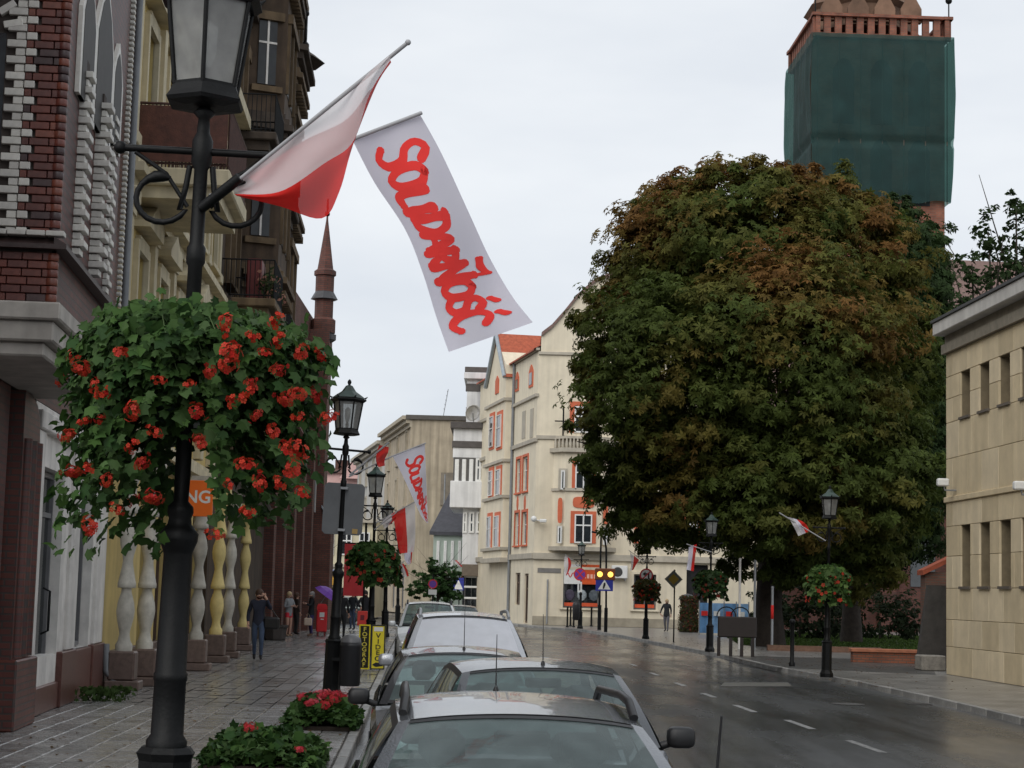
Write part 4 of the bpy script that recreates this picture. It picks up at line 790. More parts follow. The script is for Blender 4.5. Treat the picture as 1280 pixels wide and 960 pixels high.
grn = mat('grey green render', (.34,.4,.35), .85, .15, 1, .05); gY = 137.0
t, w_, z1 = box_house('green_house','low grey green house with dark slate roof by the white block',541,665,579,gY,9,grn)
mb = MB(); zt = at(560,622,gY).z; mb.add([(-w_-.3,-.3,z1),(.2,-.3,z1),(.2,5,zt+.8),(-w_*.55,5,zt+.8),(-w_-.3,-.3,z1-.25),(.2,-.3,z1-.25)], [(0,1,2,3),(4,5,1,0)]); mb.build('roof', mat('dark slate roof', (.055,.055,.065), .6, .25, 3, .3), t)
for k in range(4):
    w0 = at(545+9*k,708,gY); w1 = at(549.5+9*k,676,gY); window(t,w0.x-t.location.x,w1.x-t.location.x,w0.z,w1.z,white_paint,-.02,1,(.6,),.1)
band(t,-w_,0,*[at(560,y,gY).z for y in (718,714)],.2,greyt)
pink = mat('faded pink render', (.62,.4,.37), .85, .12, 1, .05)
t, w_, z1 = box_house('pink_house','faded pink house with chimney far down the street',392,592,480,205,12,pink)
mb = MB(); mb.box(-w_-.5,.4,-.4,12.4,z1,z1+.4); mb.build('roof_edge', oldroof, t); mb = MB(); mb.box(-w_*.78,-w_*.6,3,4.5,z1+.4,z1+1.7); mb.build('chimney', mat('dark brick',(.1,.05,.04)), t)
mb = MB(); mb.prism([(0,0),(1.2,1.8),(2.4,2.2),(3.6,1.8),(4.8,0)], .6, lambda a,b,c: (-5.2+a,-.5-c,z1-.6+b)); mb.build('ornate_gable', pink, t)
for k in range(5):
    for f in range(3): window(t,-w_*(k+.5)/5-.5,-w_*(k+.5)/5+.5,z1-3.4-3.4*f,z1-1.5-3.4*f,white_paint,-.03,2,(.6,),.12)
# pale shop house across the side street at left
t, w_, z1 = box_house('pale_shop_house','pale yellow shop house across the side street with blue and orange signs',300,650,470,120,10,mat('pale yellow render', (.55,.5,.36), .85, .12, 1, .05))
for k in range(4):
    for z in (4.1,): window(t,-4.6+1.15*k,-3.9+1.15*k,z,z+1.5,white_paint,-.03,2,(.62,),.08)
band(t,-w_,0,3.3,3.5,.2,greyt); band(t,-w_,0,z1-.1,z1+.2,.3,greyt,'cornice')
def pxp(par,px0,py0,px1,py1,Y,th,m,name): a,b_ = at(px0,py1,Y), at(px1,py0,Y); mb = MB(); l = par.location; mb.box(a.x-l.x,b_.x-l.x,Y-l.y-th,Y-l.y,a.z-l.z,b_.z-l.z,0,.01); return mb.build(name,m,par)
pxp(t,400,712,424,719,120,.25,mat('blue white sign', (.3,.35,.55), .5, .3, 2),'shop_sign'); pxp(t,398,719,418,731,120,.3,mat('amber sign', (.75,.4,.05), .5, .2, 2),'shop_sign'); pxp(t,402,735,446,772,120,.1,glass_dark,'shop_window')
pxp(t,430,733,441,757,120,.2,mat('beige poster', (.55,.45,.38), .6),'poster')
# ================================================================== CHURCH TOWER BEHIND THE TREES
tY = 150.0; a, b_ = at(1012,200,tY), at(1188,200,tY); tcx, tw_ = (a.x+b_.x)/2, b_.x-a.x
to = thing('church_tower', 'square brick church tower wrapped in dark green scaffold netting', 'church tower', (tcx,tY+tw_/2,0), R(2)); h = tw_/2
tb = brickmat('tower brick', (.28,.1,.06), (.2,.075,.05), (.16,.13,.1), .5,.16, rough=.85)
def tz(y): return at(1100,y,tY).z
mb = MB(); mb.box(-h+.5,h-.5,-h+.5,h-.5,.1,tz(40)); mb.build('shaft', tb, to)
# parapet with slot arcade
z0,z1 = tz(47),tz(18); pm_ = MB()
for side in range(4):
    c_, s_ = math.cos(side*math.pi/2), math.sin(side*math.pi/2)
    def P(x,y,z,c_=c_,s_=s_): return (x*c_-y*s_, x*s_+y*c_, z)
    def bx(x0,x1,y0,y1,za,zb):
        vs = [P(x,y,z) for z in (za,zb) for x,y in ((x0,y0),(x1,y0),(x1,y1),(x0,y1))]; pm_.add(vs,[(0,3,2,1),(4,5,6,7),(0,1,5,4),(1,2,6,5),(2,3,7,6),(3,0,4,7)])
    bx(-h+.02,h-.02,-h+.2,-h+.6,z0,z0+.35); bx(-h-.1,h+.1,-h-.05,-h+.7,z1-.25,z1)
    k = 12
    for i in range(k+1): xc = -h+.3+(2*h-.6)*i/k; bx(xc-.28,xc+.28,-h+.22,-h+.58,z0+.35,z1-.25)
pm_.build('parapet', tb, to)
for sx in (-1,1): mb = MB(); mb.tube([(sx*(h-.2),-h+.3,z1),(sx*(h-.2),-h+.3,z1+2.4)], .06, 5); mb.ball((sx*(h-.2),-h+.3,z1+1.5),.3,8); mb.build('corner_finial', iron, to)
mb = MB(); mb.lathe([(5.3,0),(5.0,.4),(4.6,.5),(4.4,2.2),(4.9,2.6),(4.2,3.2),(3.4,6),(2.6,9)], 8, (-.7,0,z1-.6), 0, False, R(22.5)); mb.build('spire_base', mat('old stone spire', (.17,.1,.065), .85, .4, .5, .4), to)
for k in range(4): mb = MB(); mb.prism([(-1.1,0),(1.1,0),(1.1,1.2),(0,2.8),(-1.1,1.2)], .5, lambda a,b,c,k=k: (-.7-3.4+2.25*k+a*.8,-4.4-c,z1-.3+b)); mb.build('spire_gablet', MATS['old stone spire'], to)
for k in range(7):
    for yy in (-h+.1,): mb = MB(); xx = -h+.4+(2*h-.8)*k/6; mb.tube([(xx,yy,tz(252)),(xx,yy,tz(50))], .05, 5); mb.build('scaffold_pole', mat('rusty pole', (.08,.06,.045), .7), to)
# windows under the net
for zc in (tz(110),tz(210)):
    for xx in (-3.2,0,3.2): mb = MB(); mb.prism([(-.9,-3.0),(.9,-3.0),(.9,1.6),(.45,2.4),(0,2.6),(-.45,2.4),(-.9,1.6)], .06, lambda a,b,c,xx=xx,zc=zc: (xx+a,-h+.5-c,zc+b)); mb.build('belfry_window', dark_room, to)
net = mat('green scaffold net', (.013,.042,.04), .8, .3, .5, .3); nt_ = net.node_tree; tr = nt_.nodes.new('ShaderNodeBsdfTransparent'); tr.inputs[0].default_value = (.5,.75,.68,1); ms = nt_.nodes.new('ShaderNodeMixShader'); ms.inputs[0].default_value = .3
o_ = nt_.nodes['Material Output']; nt_.links.new(nt_.nodes['Principled BSDF'].outputs[0], ms.inputs[1]); nt_.links.new(tr.outputs[0], ms.inputs[2]); nt_.links.new(ms.outputs[0], o_.inputs[0])
za, zm, zt = tz(250), tz(176), tz(44)
def netf(side):
    def f(u,v):
        z = za+(zt-za)*v; w_ = h+.12+.1*math.sin(math.pi*max(0,(z-zm))/(zt-zm)) if z > zm else h+.12-.2*((zm-z)/(zm-za))**2
        x = -w_+2*w_*u; y = -w_-.12*noise.noise(Vector((u*9,v*5,side*7.3)))-.1*abs(math.sin(u*24))*(.4+.6*v)*(.5)
        if abs(z-zm) < .3: y += .22
        z2 = z+(.5*noise.noise(Vector((u*6,side*3.1,0))) if v < .02 else 0)
        c_, s_ = math.cos(side*math.pi/2), math.sin(side*math.pi/2); return (x*c_-y*s_, x*s_+y*c_, z2)
    return f
for sd_ in (0,1,2,3): mb = MB(); mb.grid(netf(sd_), 48, 44); mb.build('net_sheet', net, to)
# nave of the church low behind the trees
nv = thing('church_nave', 'dark brick church nave half hidden behind the chestnut trees', 'church', (22,118,0), R(4)); mb = MB(); mb.box(-12,22,0,26,.1,13); mb.build('wall', chb, nv)
mb = MB(); mb.prism([(-1,13),(14,27),(27,13)], 34, lambda a,b,c: (-12+c,a,b)); mb.build('roof', oldroof, nv)
for k in range(7): mb = MB(); x = -10+4.6*k; mb.prism([(x,3),(x+1.6,3),(x+1.6,8.5),(x+.8,10),(x,8.5)], .08, lambda a,b,c: (a,-c,b)); mb.build('window', pane_far, nv); mb = MB(); mb.box(x+2.4,x+3.4,-1.0,.02,.1,9.5); mb.build('buttress', chb, nv)
# ================================================================== LIMESTONE OFFICE BUILDING AT RIGHT
L0 = gp(1185,843); rzR = math.atan2(-1,.047); RF = Fr((L0.x,L0.y), rzR); lb = thing('limestone_building', 'two-storey limestone block building with slim windows and projecting white eaves', 'building', (L0.x,L0.y,0), rzR)
lime = [mat('limestone '+s, c, .8, .1, 1.8, .1, streak=.1) for s,c in (('a',(.66,.545,.36)),('b',(.7,.585,.4)),('c',(.61,.5,.325)))]; jnt = mat('limestone joint', (.2,.16,.1), .9)
zwl = (RF.hit(1208,733)[1], RF.hit(1208,656)[1]); zwu = (RF.hit(1211,519)[1], RF.hit(1211,462)[1])
wxs = [(RF.hit(1203,700)[0],RF.hit(1215,700)[0])]; st_ = (RF.hit(1252,695)[0]-wxs[0][0])/2; wxs = [(wxs[0][0]+st_*k, wxs[0][1]+st_*k) for k in range(12)]
ztop = RF.hit(1190,441)[1]; zbd = (RF.hit(1190,628)[1],RF.hit(1190,621)[1])
hs = [(a,b_,*z) for a,b_ in wxs for z in (zwl,zwu)]
wall(lb,.05,26,.12,ztop,hs,jnt,D=14,rd=.4)
for hh in hs: window(lb,hh[0]+.03,hh[1]-.03,hh[2]+.03,hh[3]-.03,mat('dark bronze frame', (.2,.165,.125), .5),.3,1,(),.06,glass_dark)
for hh in hs: mb = MB(); mb.box(hh[0]-.04,hh[1]+.04,-.1,.3,hh[2]-.07,hh[2]-.005); mb.build('sill', mat('dark sill', (.12,.1,.08), .7), lb)
zbk = [.12,.85,1.55,zwl[0]-.05,(zwl[0]+zwl[1])/2,zwl[1],zbd[0],zbd[1],(zbd[1]+zwu[0])/2,zwu[0]-.05,(zwu[0]+zwu[1])/2,zwu[1]]
if zwu[1] < ztop-.1: zbk.append(ztop)
lcache = {}
for i in range(len(zbk)-1):
    za, zb = zbk[i], zbk[i+1]
    if (za,zb) == zbd: continue
    edges = []; inwin = any(za < (z[0]+z[1])/2+.6 and za >= z[0]-.06 and zb <= z[1]+.01 for z in (zwl,zwu))
    x = 0.0; k = 0
    while x < 10:
        L_ = (1.15 if (k+i) % 2 else 1.35) if k else (.6 if i % 2 else 1.15); segs = [(x,x+L_)]
        if inwin:
            for a,b_ in wxs:
                ns = []
                for p,q in segs:
                    if b_ <= p or a >= q: ns.append((p,q))
                    else:
                        if p < a-.03: ns.append((p,a))
                        if q > b_+.03: ns.append((b_,q))
                segs = ns
        for p,q in segs:
            mb = MB(); mb.box(p+.006,q-.006,-.045-random.uniform(0,.004),.02,za+.006,zb-.006,0,.008); mb.build('stone_block', random.choice(lime), lb)
        x += L_; k += 1
rs = MB()
for i in range(len(zbk)-1):
    pass
band(lb,-.06,26,*zbd,.1,lime[2],'string_course')
conc = mat('pale eaves concrete', (.55,.53,.5), .75, .12, 2, .05, streak=.15)
ze0, ze1 = RF.hit(1172,418,.35)[1], RF.hit(1172,402,.35)[1]
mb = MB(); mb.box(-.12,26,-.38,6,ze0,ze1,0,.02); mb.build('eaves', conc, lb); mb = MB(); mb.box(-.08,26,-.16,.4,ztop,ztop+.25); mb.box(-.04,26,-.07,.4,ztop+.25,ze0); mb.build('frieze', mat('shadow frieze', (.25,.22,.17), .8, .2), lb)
mb = MB(); mb.box(-.16,26,-.43,6.2,ze1,ze1+.07); mb.build('roof_sheet', mat('dark roof edge', (.06,.06,.06), .6), lb)
for nm,px,py,off,lbl in (('security_camera',1181,603,.35,'white security camera at the edge of the limestone building'),('security_camera',1275,607,.4,'white tube camera above the limestone ground floor windows')):
    xx,zz = RF.hit(px,py,off); w_ = RF.o+RF.u*max(.1,xx)+RF.n*.05; t = thing(nm,lbl,'camera',(w_.x,w_.y,zz),rzR); mb = MB(); mb.box(-.1,.1,-.5,-.2,-.1,.1,0,.03); mb.build('housing', white_paint, t); mb = MB(); mb.tube([(0,0,-.2),(0,-.3,-.2),(0,-.32,-.1)], .025, 6); mb.build('bracket', steel, t)
# brick gate pillar, slanting dark slab, granite block and low brick wall beside it
pb_ = brickmat('gate brick', (.2,.09,.06), (.15,.07,.05), (.12,.1,.08), .25,.08)
q = gp(1166,838); gpi = thing('gate_pillar', 'brick gate pillar with sloping tile cap beside the limestone building', 'pillar', (at(1163,800,q.y+2.5).x,q.y+2.5,.12), R(0)); zc = (at(1166,715,q.y+2.5).z-.12); 
mb = MB(); mb.box(-.22,.5,-.3,.3,0,zc); mb.build('shaft', pb_, gpi); mb = MB(); mb.prism([(-.3,zc-.1),(.58,zc+.35),(.58,zc+.48),(-.3,zc+.04)], .8, lambda a,b,c: (a,.4-c,b)); mb.build('cap', tile, gpi)
mb = MB(); mb.box(-.24,-.12,-.34,-.3,zc*.52,zc*.62); mb.build('red_plate', red_cloth, gpi)
t = thing('granite_block', 'rough granite block at the foot of the brick gate pillar', 'block', (q.x-.05,q.y-.1,.12), R(3)); mb = MB(); mb.box(-.38,.3,-.35,.35,0,.42,0,.03); mb.build('block', mat('rough granite', (.24,.22,.19), .85, .3, 9, .5), t)
t = thing('leaning_slab', 'dark slanting stone slab behind the granite block', 'slab', (q.x+.05,q.y+.6,.12)); mb = MB(); mb.prism([(-.38,0),(.45,0),(.45,2.35),(-.05,2.35)], .25, lambda a,b,c: (a,.2-c,b)); mb.build('slab', mat('dark slab', (.05,.045,.04), .7, .3, 4, .2), t)
t = thing('low_brick_wall', 'low orange brick wall by the lawn', 'wall', gp(1118,829)); mb = MB(); mb.box(-1.3,1.3,-.2,.2,0,.32); mb.build('wall', brickmat('orange brick', (.3,.1,.05), (.24,.08,.045), (.12,.09,.07), .25,.08), t); mb = MB(); mb.box(-1.36,1.36,-.25,.25,.32,.42,0,.01); mb.build('coping', mat('brick coping', (.34,.13,.07), .8, .25, 6), t)
t = thing('low_brick_edge', 'low worn brick edging beyond the orange wall', 'wall', gp(1035,815)); mb = MB(); mb.box(-2.2,1.9,-.15,.15,0,.2); mb.build('wall', mat('worn edging', (.16,.09,.06), .9, .3, 6, .3), t)
# ================================================================== TREES
leafm = attrmat('leaf')
def crown(name, lobes, n, size, pal, parent, kind='palm', clump=.28, per=26, shell=.62, up=.5):
    P = []; N = []; Cc = []; vol_ = np.array([l[1][0]*l[1][1]+l[1][1]*l[1][2]+l[1][0]*l[1][2] for l in lobes]); vol_ = vol_/vol_.sum()
    for (c, r), f in zip(lobes, vol_):
        k = max(4, int(n*f/per)); d = rng.normal(size=(k,3)); d /= np.linalg.norm(d,axis=1)[:,None]; rad = shell+(1-shell)*rng.random(k)**.6
        rad *= 1+.1*rng.normal(size=k)
        cc = np.array(c)+d*rad[:,None]*np.array(r); cr_ = clump*min(r)*(.6+.8*rng.random(k))
        for i in range(k):
            q = rng.normal(size=(per,3)); q /= np.linalg.norm(q,axis=1)[:,None]; q *= (rng.random((per,1))**.4)*cr_[i]*np.array([1,1,.6])
            P.append(cc[i]+q); N.append(d[i]*.5+np.array([0,0,up])+q/cr_[i]*.5+rng.normal(size=(per,3))*.35)
            pc = pal(cc[i], d[i]); Cc.append(np.clip(np.array(pc)*(.7+.6*rng.random((per,1))),0,1))
    P, N, Cc = np.concatenate(P), np.concatenate(N), np.concatenate(Cc)
    return leafmesh(name, P, N, size*(.7+.6*rng.random(len(P))), Cc, leafm, kind, parent)
bark = mat('chestnut bark', (.045,.035,.028), .9, .35, 5, .5)
def limbs(name, base, h1, r, targets, parent, m=None):
    mb = MB(); b = Vector(base); top = b+Vector((.1,.1,h1)); mb.tube([b,b+Vector((0,0,h1*.3)),b+Vector((.06,.0,h1*.7)),top], [r*1.35,r,r*.9,r*.8], 10)
    for tg in targets:
        tg = Vector(tg); mid = top.lerp(tg,.5)+Vector((random.uniform(-.5,.5),random.uniform(-.5,.5),random.uniform(0,.8))); mb.tube([top-Vector((0,0,.3)),top.lerp(mid,.5),mid,tg], [r*.55,r*.42,r*.28,r*.08], 7)
        for _ in range(4):
            e = mid.lerp(tg,random.random())+Vector((random.uniform(-2,2),random.uniform(-2,2),random.uniform(-.5,2))); mb.tube([mid.lerp(tg,.2),e], [r*.16,r*.04], 5)
    return mb.build(name, m or bark, parent)
def pxlobes(Y, L_, dz=.9):
    o = []
    for px,py,rx,ry,dY in L_:
        c = at(px,py,Y+dY); s_ = (Y+dY)/F; o.append(((c.x,c.y,c.z),(rx*s_,(rx+ry)/2*s_*dz,ry*s_)))
    return o
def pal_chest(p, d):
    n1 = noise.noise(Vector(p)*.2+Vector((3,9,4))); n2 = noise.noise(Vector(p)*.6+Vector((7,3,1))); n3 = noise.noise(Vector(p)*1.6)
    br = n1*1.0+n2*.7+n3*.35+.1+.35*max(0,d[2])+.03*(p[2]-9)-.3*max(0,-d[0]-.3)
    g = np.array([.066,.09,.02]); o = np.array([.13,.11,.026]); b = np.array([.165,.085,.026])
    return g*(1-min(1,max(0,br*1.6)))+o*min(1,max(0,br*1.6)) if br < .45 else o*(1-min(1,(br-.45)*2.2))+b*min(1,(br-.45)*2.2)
def pal_green(p, d):
    n1 = noise.noise(Vector(p)*.3); return np.array([.035,.06,.02])*(1+.6*n1)
cY = 72.0
t1 = thing('chestnut_tree', 'huge rust tinged chestnut tree in front of the church tower', 'tree', (at(965,790,cY).x,cY+1,.1)); l = t1.location
lob = pxlobes(cY, [(930,320,140,120,0),(835,330,80,90,1),(778,425,62,90,1),(764,540,48,90,0),(850,470,110,130,-3),(985,450,150,150,-3),(1060,330,90,90,1),(870,610,100,85,-2),(975,610,115,85,-4),(1070,590,105,100,-2),(805,612,55,70,0),(930,250,100,55,0),(1090,450,90,130,2),(850,270,60,55,2),(1020,265,70,55,2),(1060,690,95,55,0),(965,690,70,40,-1)])
lob = [((c[0]-l.x,c[1]-l.y,c[2]-l.z),r) for c,r in lob]
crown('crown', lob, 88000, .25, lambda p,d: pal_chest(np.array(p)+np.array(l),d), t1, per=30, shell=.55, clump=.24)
limbs('trunk', (0,0,0), 5.0, .55, [(c[0],c[1],c[2]) for c,r in lob], t1)
t2 = thing('chestnut_tree', 'darker green tree between the big chestnut and the limestone building', 'tree', (at(1075,800,80).x,82,.1)); l2 = t2.location
lob = pxlobes(82, [(1130,350,60,90,0),(1150,470,60,120,0),(1140,600,60,110,-2),(1110,280,40,40,1),(1160,330,30,60,2),(1080,660,80,60,0)])
lob = [((c[0]-l2.x,c[1]-l2.y,c[2]-l2.z),r) for c,r in lob]
crown('crown', lob, 24000, .25, lambda p,d: pal_green(np.array(p)+np.array(l2),d)*1.05, t2, per=24, shell=.4); limbs('trunk', (0,0,0), 5.5, .4, [c for c,r in lob], t2)
t3 = thing('leafy_tree', 'loose dark green tree rising behind the limestone roof', 'tree', (at(1250,700,85).x,85,.1)); l3 = t3.location
lob = pxlobes(85, [(1235,290,30,35,0),(1270,260,30,30,1),(1215,330,28,40,0),(1260,340,45,45,0),(1290,290,40,55,1),(1200,380,20,50,0),(1245,400,60,50,2),(1330,330,60,80,2),(1190,430,25,60,2)])
lob = [((c[0]-l3.x,c[1]-l3.y,c[2]-l3.z),r) for c,r in lob]
crown('crown', lob, 4600, .3, lambda p,d: pal_green(np.array(p),d)*.85, t3, 'leaf', per=20, shell=.3, clump=.34); limbs('trunk', (0,0,0), 8, .35, [c for c,r in lob], t3)
t4 = thing('street_tree', 'small round dark green tree by the no stopping sign', 'tree', (at(545,760,104).x,104,.1)); l4 = t4.location
lob = pxlobes(104, [(535,712,18,16,0),(560,718,18,16,0),(545,735,28,18,0),(565,742,14,14,0),(522,735,14,14,-1)]); lob = [((c[0]-l4.x,c[1]-l4.y,c[2]-l4.z),r) for c,r in lob]
crown('crown', lob, 5000, .2, lambda p,d: np.array([.035,.075,.022])*(1+.5*noise.noise(Vector(p))), t4, 'leaf', per=24, shell=.3); limbs('trunk', (0,0,0), 1.6, .1, [c for c,r in lob], t4)
t5 = thing('yellowing_tree', 'thin yellow green tree behind the church front corner', 'tree', (at(401,760,95).x-.6,95,.1)); l5 = t5.location
lob = pxlobes(95, [(392,640,16,40,0),(402,690,10,30,0),(388,600,14,25,0)]); lob = [((c[0]-l5.x,c[1]-l5.y,c[2]-l5.z),r) for c,r in lob]
crown('crown', lob, 1500, .26, lambda p,d: np.array([.13,.14,.035])*(1+.5*noise.noise(Vector(p))), t5, 'leaf', per=18, shell=.3); limbs('trunk', (0,0,0), 2.5, .1, [c for c,r in lob], t5)
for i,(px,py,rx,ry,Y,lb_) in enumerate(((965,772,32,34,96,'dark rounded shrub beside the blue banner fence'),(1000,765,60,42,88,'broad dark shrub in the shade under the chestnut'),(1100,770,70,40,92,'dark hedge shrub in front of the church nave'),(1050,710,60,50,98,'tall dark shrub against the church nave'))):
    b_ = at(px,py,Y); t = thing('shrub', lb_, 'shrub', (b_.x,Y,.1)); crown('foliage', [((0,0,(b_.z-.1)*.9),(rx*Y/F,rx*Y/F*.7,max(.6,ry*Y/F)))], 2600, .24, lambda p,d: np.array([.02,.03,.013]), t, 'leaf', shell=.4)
    mb = MB(); mb.tube([(0,0,0),(0,0,max(.4,(b_.z-.1)*.8))], .06, 6); mb.build('stem', bark, t)
# ================================================================== STREET LAMPS
lampglass = glassmat('old lamp glass', (.85,.87,.87), .45, .25, (.3,.3,.29), .5)
greencap = mat('verdigris cap', (.035,.06,.05), .5, .4, 8)
ARM = 4.12
def make_lamp(ph=0.0):
    t = thing('street_lamp', '', 'street lamp')
    m = MB(); m.lathe([(.19,0),(.19,.1),(.16,.16),(.145,.2),(.14,.93),(.155,.97),(.13,1.0)], 8, (0,0,0), 0, False, R(22.5)); m.build('plinth', iron, t)
    m = MB(); m.lathe([(r_*(.78 if z_ < 2.3 else 1.0),z_) for r_,z_ in [(.135,1.0),(.135,1.03),(.108,1.06),(.105,1.33),(.112,1.34),(.112,1.37),(.103,1.38),(.094,1.98),(.1,2.0),(.125,2.05),(.13,2.09),(.1,2.12),(.08,2.14),(.075,2.17),(.088,2.2),(.085,2.23),(.05,2.26),(.042,2.4),(.038,3.5),(.05,3.52),(.05,3.6),(.038,3.62),(.036,ARM-.1),(.055,ARM-.06),(.055,ARM+.06),(.036,ARM+.1),(.03,4.3),(.06,4.33),(.03,4.36)]], 18); m.build('post', iron, t)
    m = MB(); m.tube([(-.42,0,ARM),(.42,0,ARM)], .02, 8); m.ball((-.43,0,ARM), .036, 8); m.ball((.43,0,ARM), .036, 8); m.build('cross_arm', iron, t)
    for s in (-1,1):
        m = MB(); pts = [(.04,ARM-.06)]
        cx, cz, r_ = .2, ARM-.26, .145
        path = [(s*.06,0,ARM-.08),(s*.075,0,ARM-.2),(s*.1,0,ARM-.32)]
        for k in range(15):
            a = R(205+k*19); rr = r_*(1-.012*k); path.append((s*(cx+rr*math.cos(a)),0,cz+rr*math.sin(a)*.95))
        m.tube(path, [.016]*(len(path)-4)+[.022,.032,.03,.012], 8); m.tube([(s*.35,0,ARM-.02),(s*.18,0,ARM-.13),(s*.06,0,ARM-.3)], .012, 6); m.build('scroll_bracket', iron, t)
    # lantern: six tapered panes
    zb, zt, rb, rt = 4.46, 4.93, .18, .245
    fr = MB(); n = 6
    for k in range(n):
        a = 2*math.pi*k/n+ph; fr.tube([(rb*math.cos(a),rb*math.sin(a),zb),(rt*math.cos(a),rt*math.sin(a),zt)], .013, 6)
    fr.lathe([(.05,4.36),(.12,4.36),(.215,4.37),(.225,4.39),(.205,4.42),(.19,zb),(rb+.01,zb+.015),(rb-.03,zb+.02)], n, (0,0,0), 0, False, ph); fr.lathe([(rt-.03,zt-.01),(rt+.015,zt-.015),(rt+.06,zt+.02),(rt+.055,zt+.04),(rt-.02,zt+.06)], n, (0,0,0), 0, False, ph); lf = fr.build('lantern_frame', iron, t)
    for k in range(n):
        a0, a1 = 2*math.pi*k/n+ph, 2*math.pi*(k+1)/n+ph; q = .97; p = MB()
        p.add([(rb*q*math.cos(a0),rb*q*math.sin(a0),zb),(rb*q*math.cos(a1),rb*q*math.sin(a1),zb),(rt*q*math.cos(a1),rt*q*math.sin(a1),zt),(rt*q*math.cos(a0),rt*q*math.sin(a0),zt)], [(0,1,2,3)]); p.build('pane', lampglass, lf)
    p = MB(); p.lathe([(.02,zb),(.03,zb+.08),(.02,zb+.12)], 8); p.lathe([(.02,zb+.12),(.045,zb+.2),(.045,zb+.34),(.0,zb+.38)], 10, (0,0,0), 1); p.build('bulb', [iron, mat('milky bulb', (.75,.75,.72), .3, 0)], lf)
    r_ = MB(); r_.lathe([(.285,4.985),(.21,5.04),(.12,5.1),(.06,5.19),(.045,5.2)], n, (0,0,0), 0, False, ph); r_.build('lantern_roof', greencap, t)
    f_ = MB(); f_.lathe([(.045,5.19),(.02,5.21),(.035,5.25),(.03,5.28),(.0,5.31)], 10); f_.build('finial', iron, t)
    for k in range(n):
        a = 2*math.pi*k/n+ph; m = MB(); m.tube([(.275*math.cos(a),.275*math.sin(a),4.985),(.32*math.cos(a),.32*math.sin(a),5.02)], [.02,.004], 5); m.build('roof_tip', iron, t)
    return t
lamp0 = make_lamp(R(30))
def put_lamp(o, label, bot, top, Y, sc=1.0, rz=0.0, ht=None):
    pb, pt = at(*bot,Y), at(*top,Y); lean = (pt.x-pb.x)/(pt.z-pb.z); base = Vector((pb.x-lean*(pb.z-.12),Y,.12)); o.location = base
    o.rotation_euler = (0,math.atan(lean),rz); o.scale = (sc,)*3; o['label'] = label; o['group'] = 'street lamps'; return base, lean
near_lamp = lamp0; NB, NL = put_lamp(near_lamp, 'tall black street lamp with huge red geranium basket and two flags', (207,945), (254,165), 9.6, 1.0, R(4))
lampdefs = [('black street lamp with green cap, grey sign board and litter bin', (415,850),(436,505),30.5,1.0,R(28)),
 ('black street lamp with white red flag and basket behind the grey sign board', (463,800),(470,600),51,1.0,R(4)),
 ('black street lamp far along the left kerb, first beyond the red white flag', (481,790),(484,650),72,1.0,R(10)),
 ('black street lamp far along the left kerb, second beyond the red white flag', (497,785),(498,690),96,1.0,R(6)),
 ('black street lamp with small flag beside the low orange brick wall', (1033,840),(1037,640),45.0,.875,R(0)),
 ('black street lamp with basket in front of the blue banner fence', (887,813),(889,680),63.5,.9,R(5)),
 ('black street lamp carrying the no left turn sign', (807,797),(809,690),80,.86,R(0)),
 ('black street lamp carrying the no stopping sign and a bin', (725,783),(727,690),100,.9,R(0)),
 ('black street lamp with red flower ball by the white block', (586,770),(587,700),128,.92,R(0))]
LB = []
for lab,bot,top,Y,sc,rz in lampdefs:
    o = copy_tree(lamp0); LB.append((o,)+put_lamp(o,lab,bot,top,Y,sc,rz))
# ================================================================== FLOWER BASKETS
geranium = attrmat('geranium leaf', .5, .3); petalm = attrmat('petal', .6, .3, .2)
gl = [(.045,.095,.025),(.06,.12,.03),(.03,.07,.02),(.075,.135,.045)]
def strands(n, R0, ztop, zlow, per, gap=True, seed=1):
    rs = random.Random(seed); P = []; N = []
    for i in range(n):
        th = rs.uniform(0,2*math.pi); ro = R0*(rs.uniform(.7,1.05) if not gap or rs.random() < .5 else rs.uniform(.35,.8)); ze = rs.uniform(zlow,ztop-.3) if rs.random() < .88 else rs.uniform(ztop-.5,ztop-.2)
        fr = abs(((th-math.pi*1.5+math.pi) % (2*math.pi))-math.pi); bk = abs(((th-math.pi*.5+math.pi) % (2*math.pi))-math.pi)
        if gap and (fr < .3 or bk < .4): ze = max(ze, ztop-rs.uniform(.35,.6))
        if gap and math.cos(th) < -.3: ze -= .08
        if gap and math.cos(th) > .3: ze += .07
        ph0 = rs.uniform(0,6)
        for k in range(per):
            f = k/(per-1)
            if f < .35: g_ = f/.35; r_ = .12+(ro-.12)*g_; z = ztop-.12+.1*math.sin(g_*math.pi)*rs.uniform(.6,1.5)
            else: g_ = (f-.35)/.65; r_ = ro*(1+.06*math.sin(ph0+g_*5)); z = ztop-.12+(ze-ztop+.12)*g_
            P.append((r_*math.cos(th+.08*math.sin(ph0+3*f))+rs.gauss(0,.03), r_*math.sin(th+.08*math.sin(ph0+3*f))+rs.gauss(0,.03), z+rs.gauss(0,.03))); N.append((math.cos(th)*.8+rs.gauss(0,.45), math.sin(th)*.8+rs.gauss(0,.45), .55+rs.gauss(0,.4)))
    return np.array(P), np.array(N)
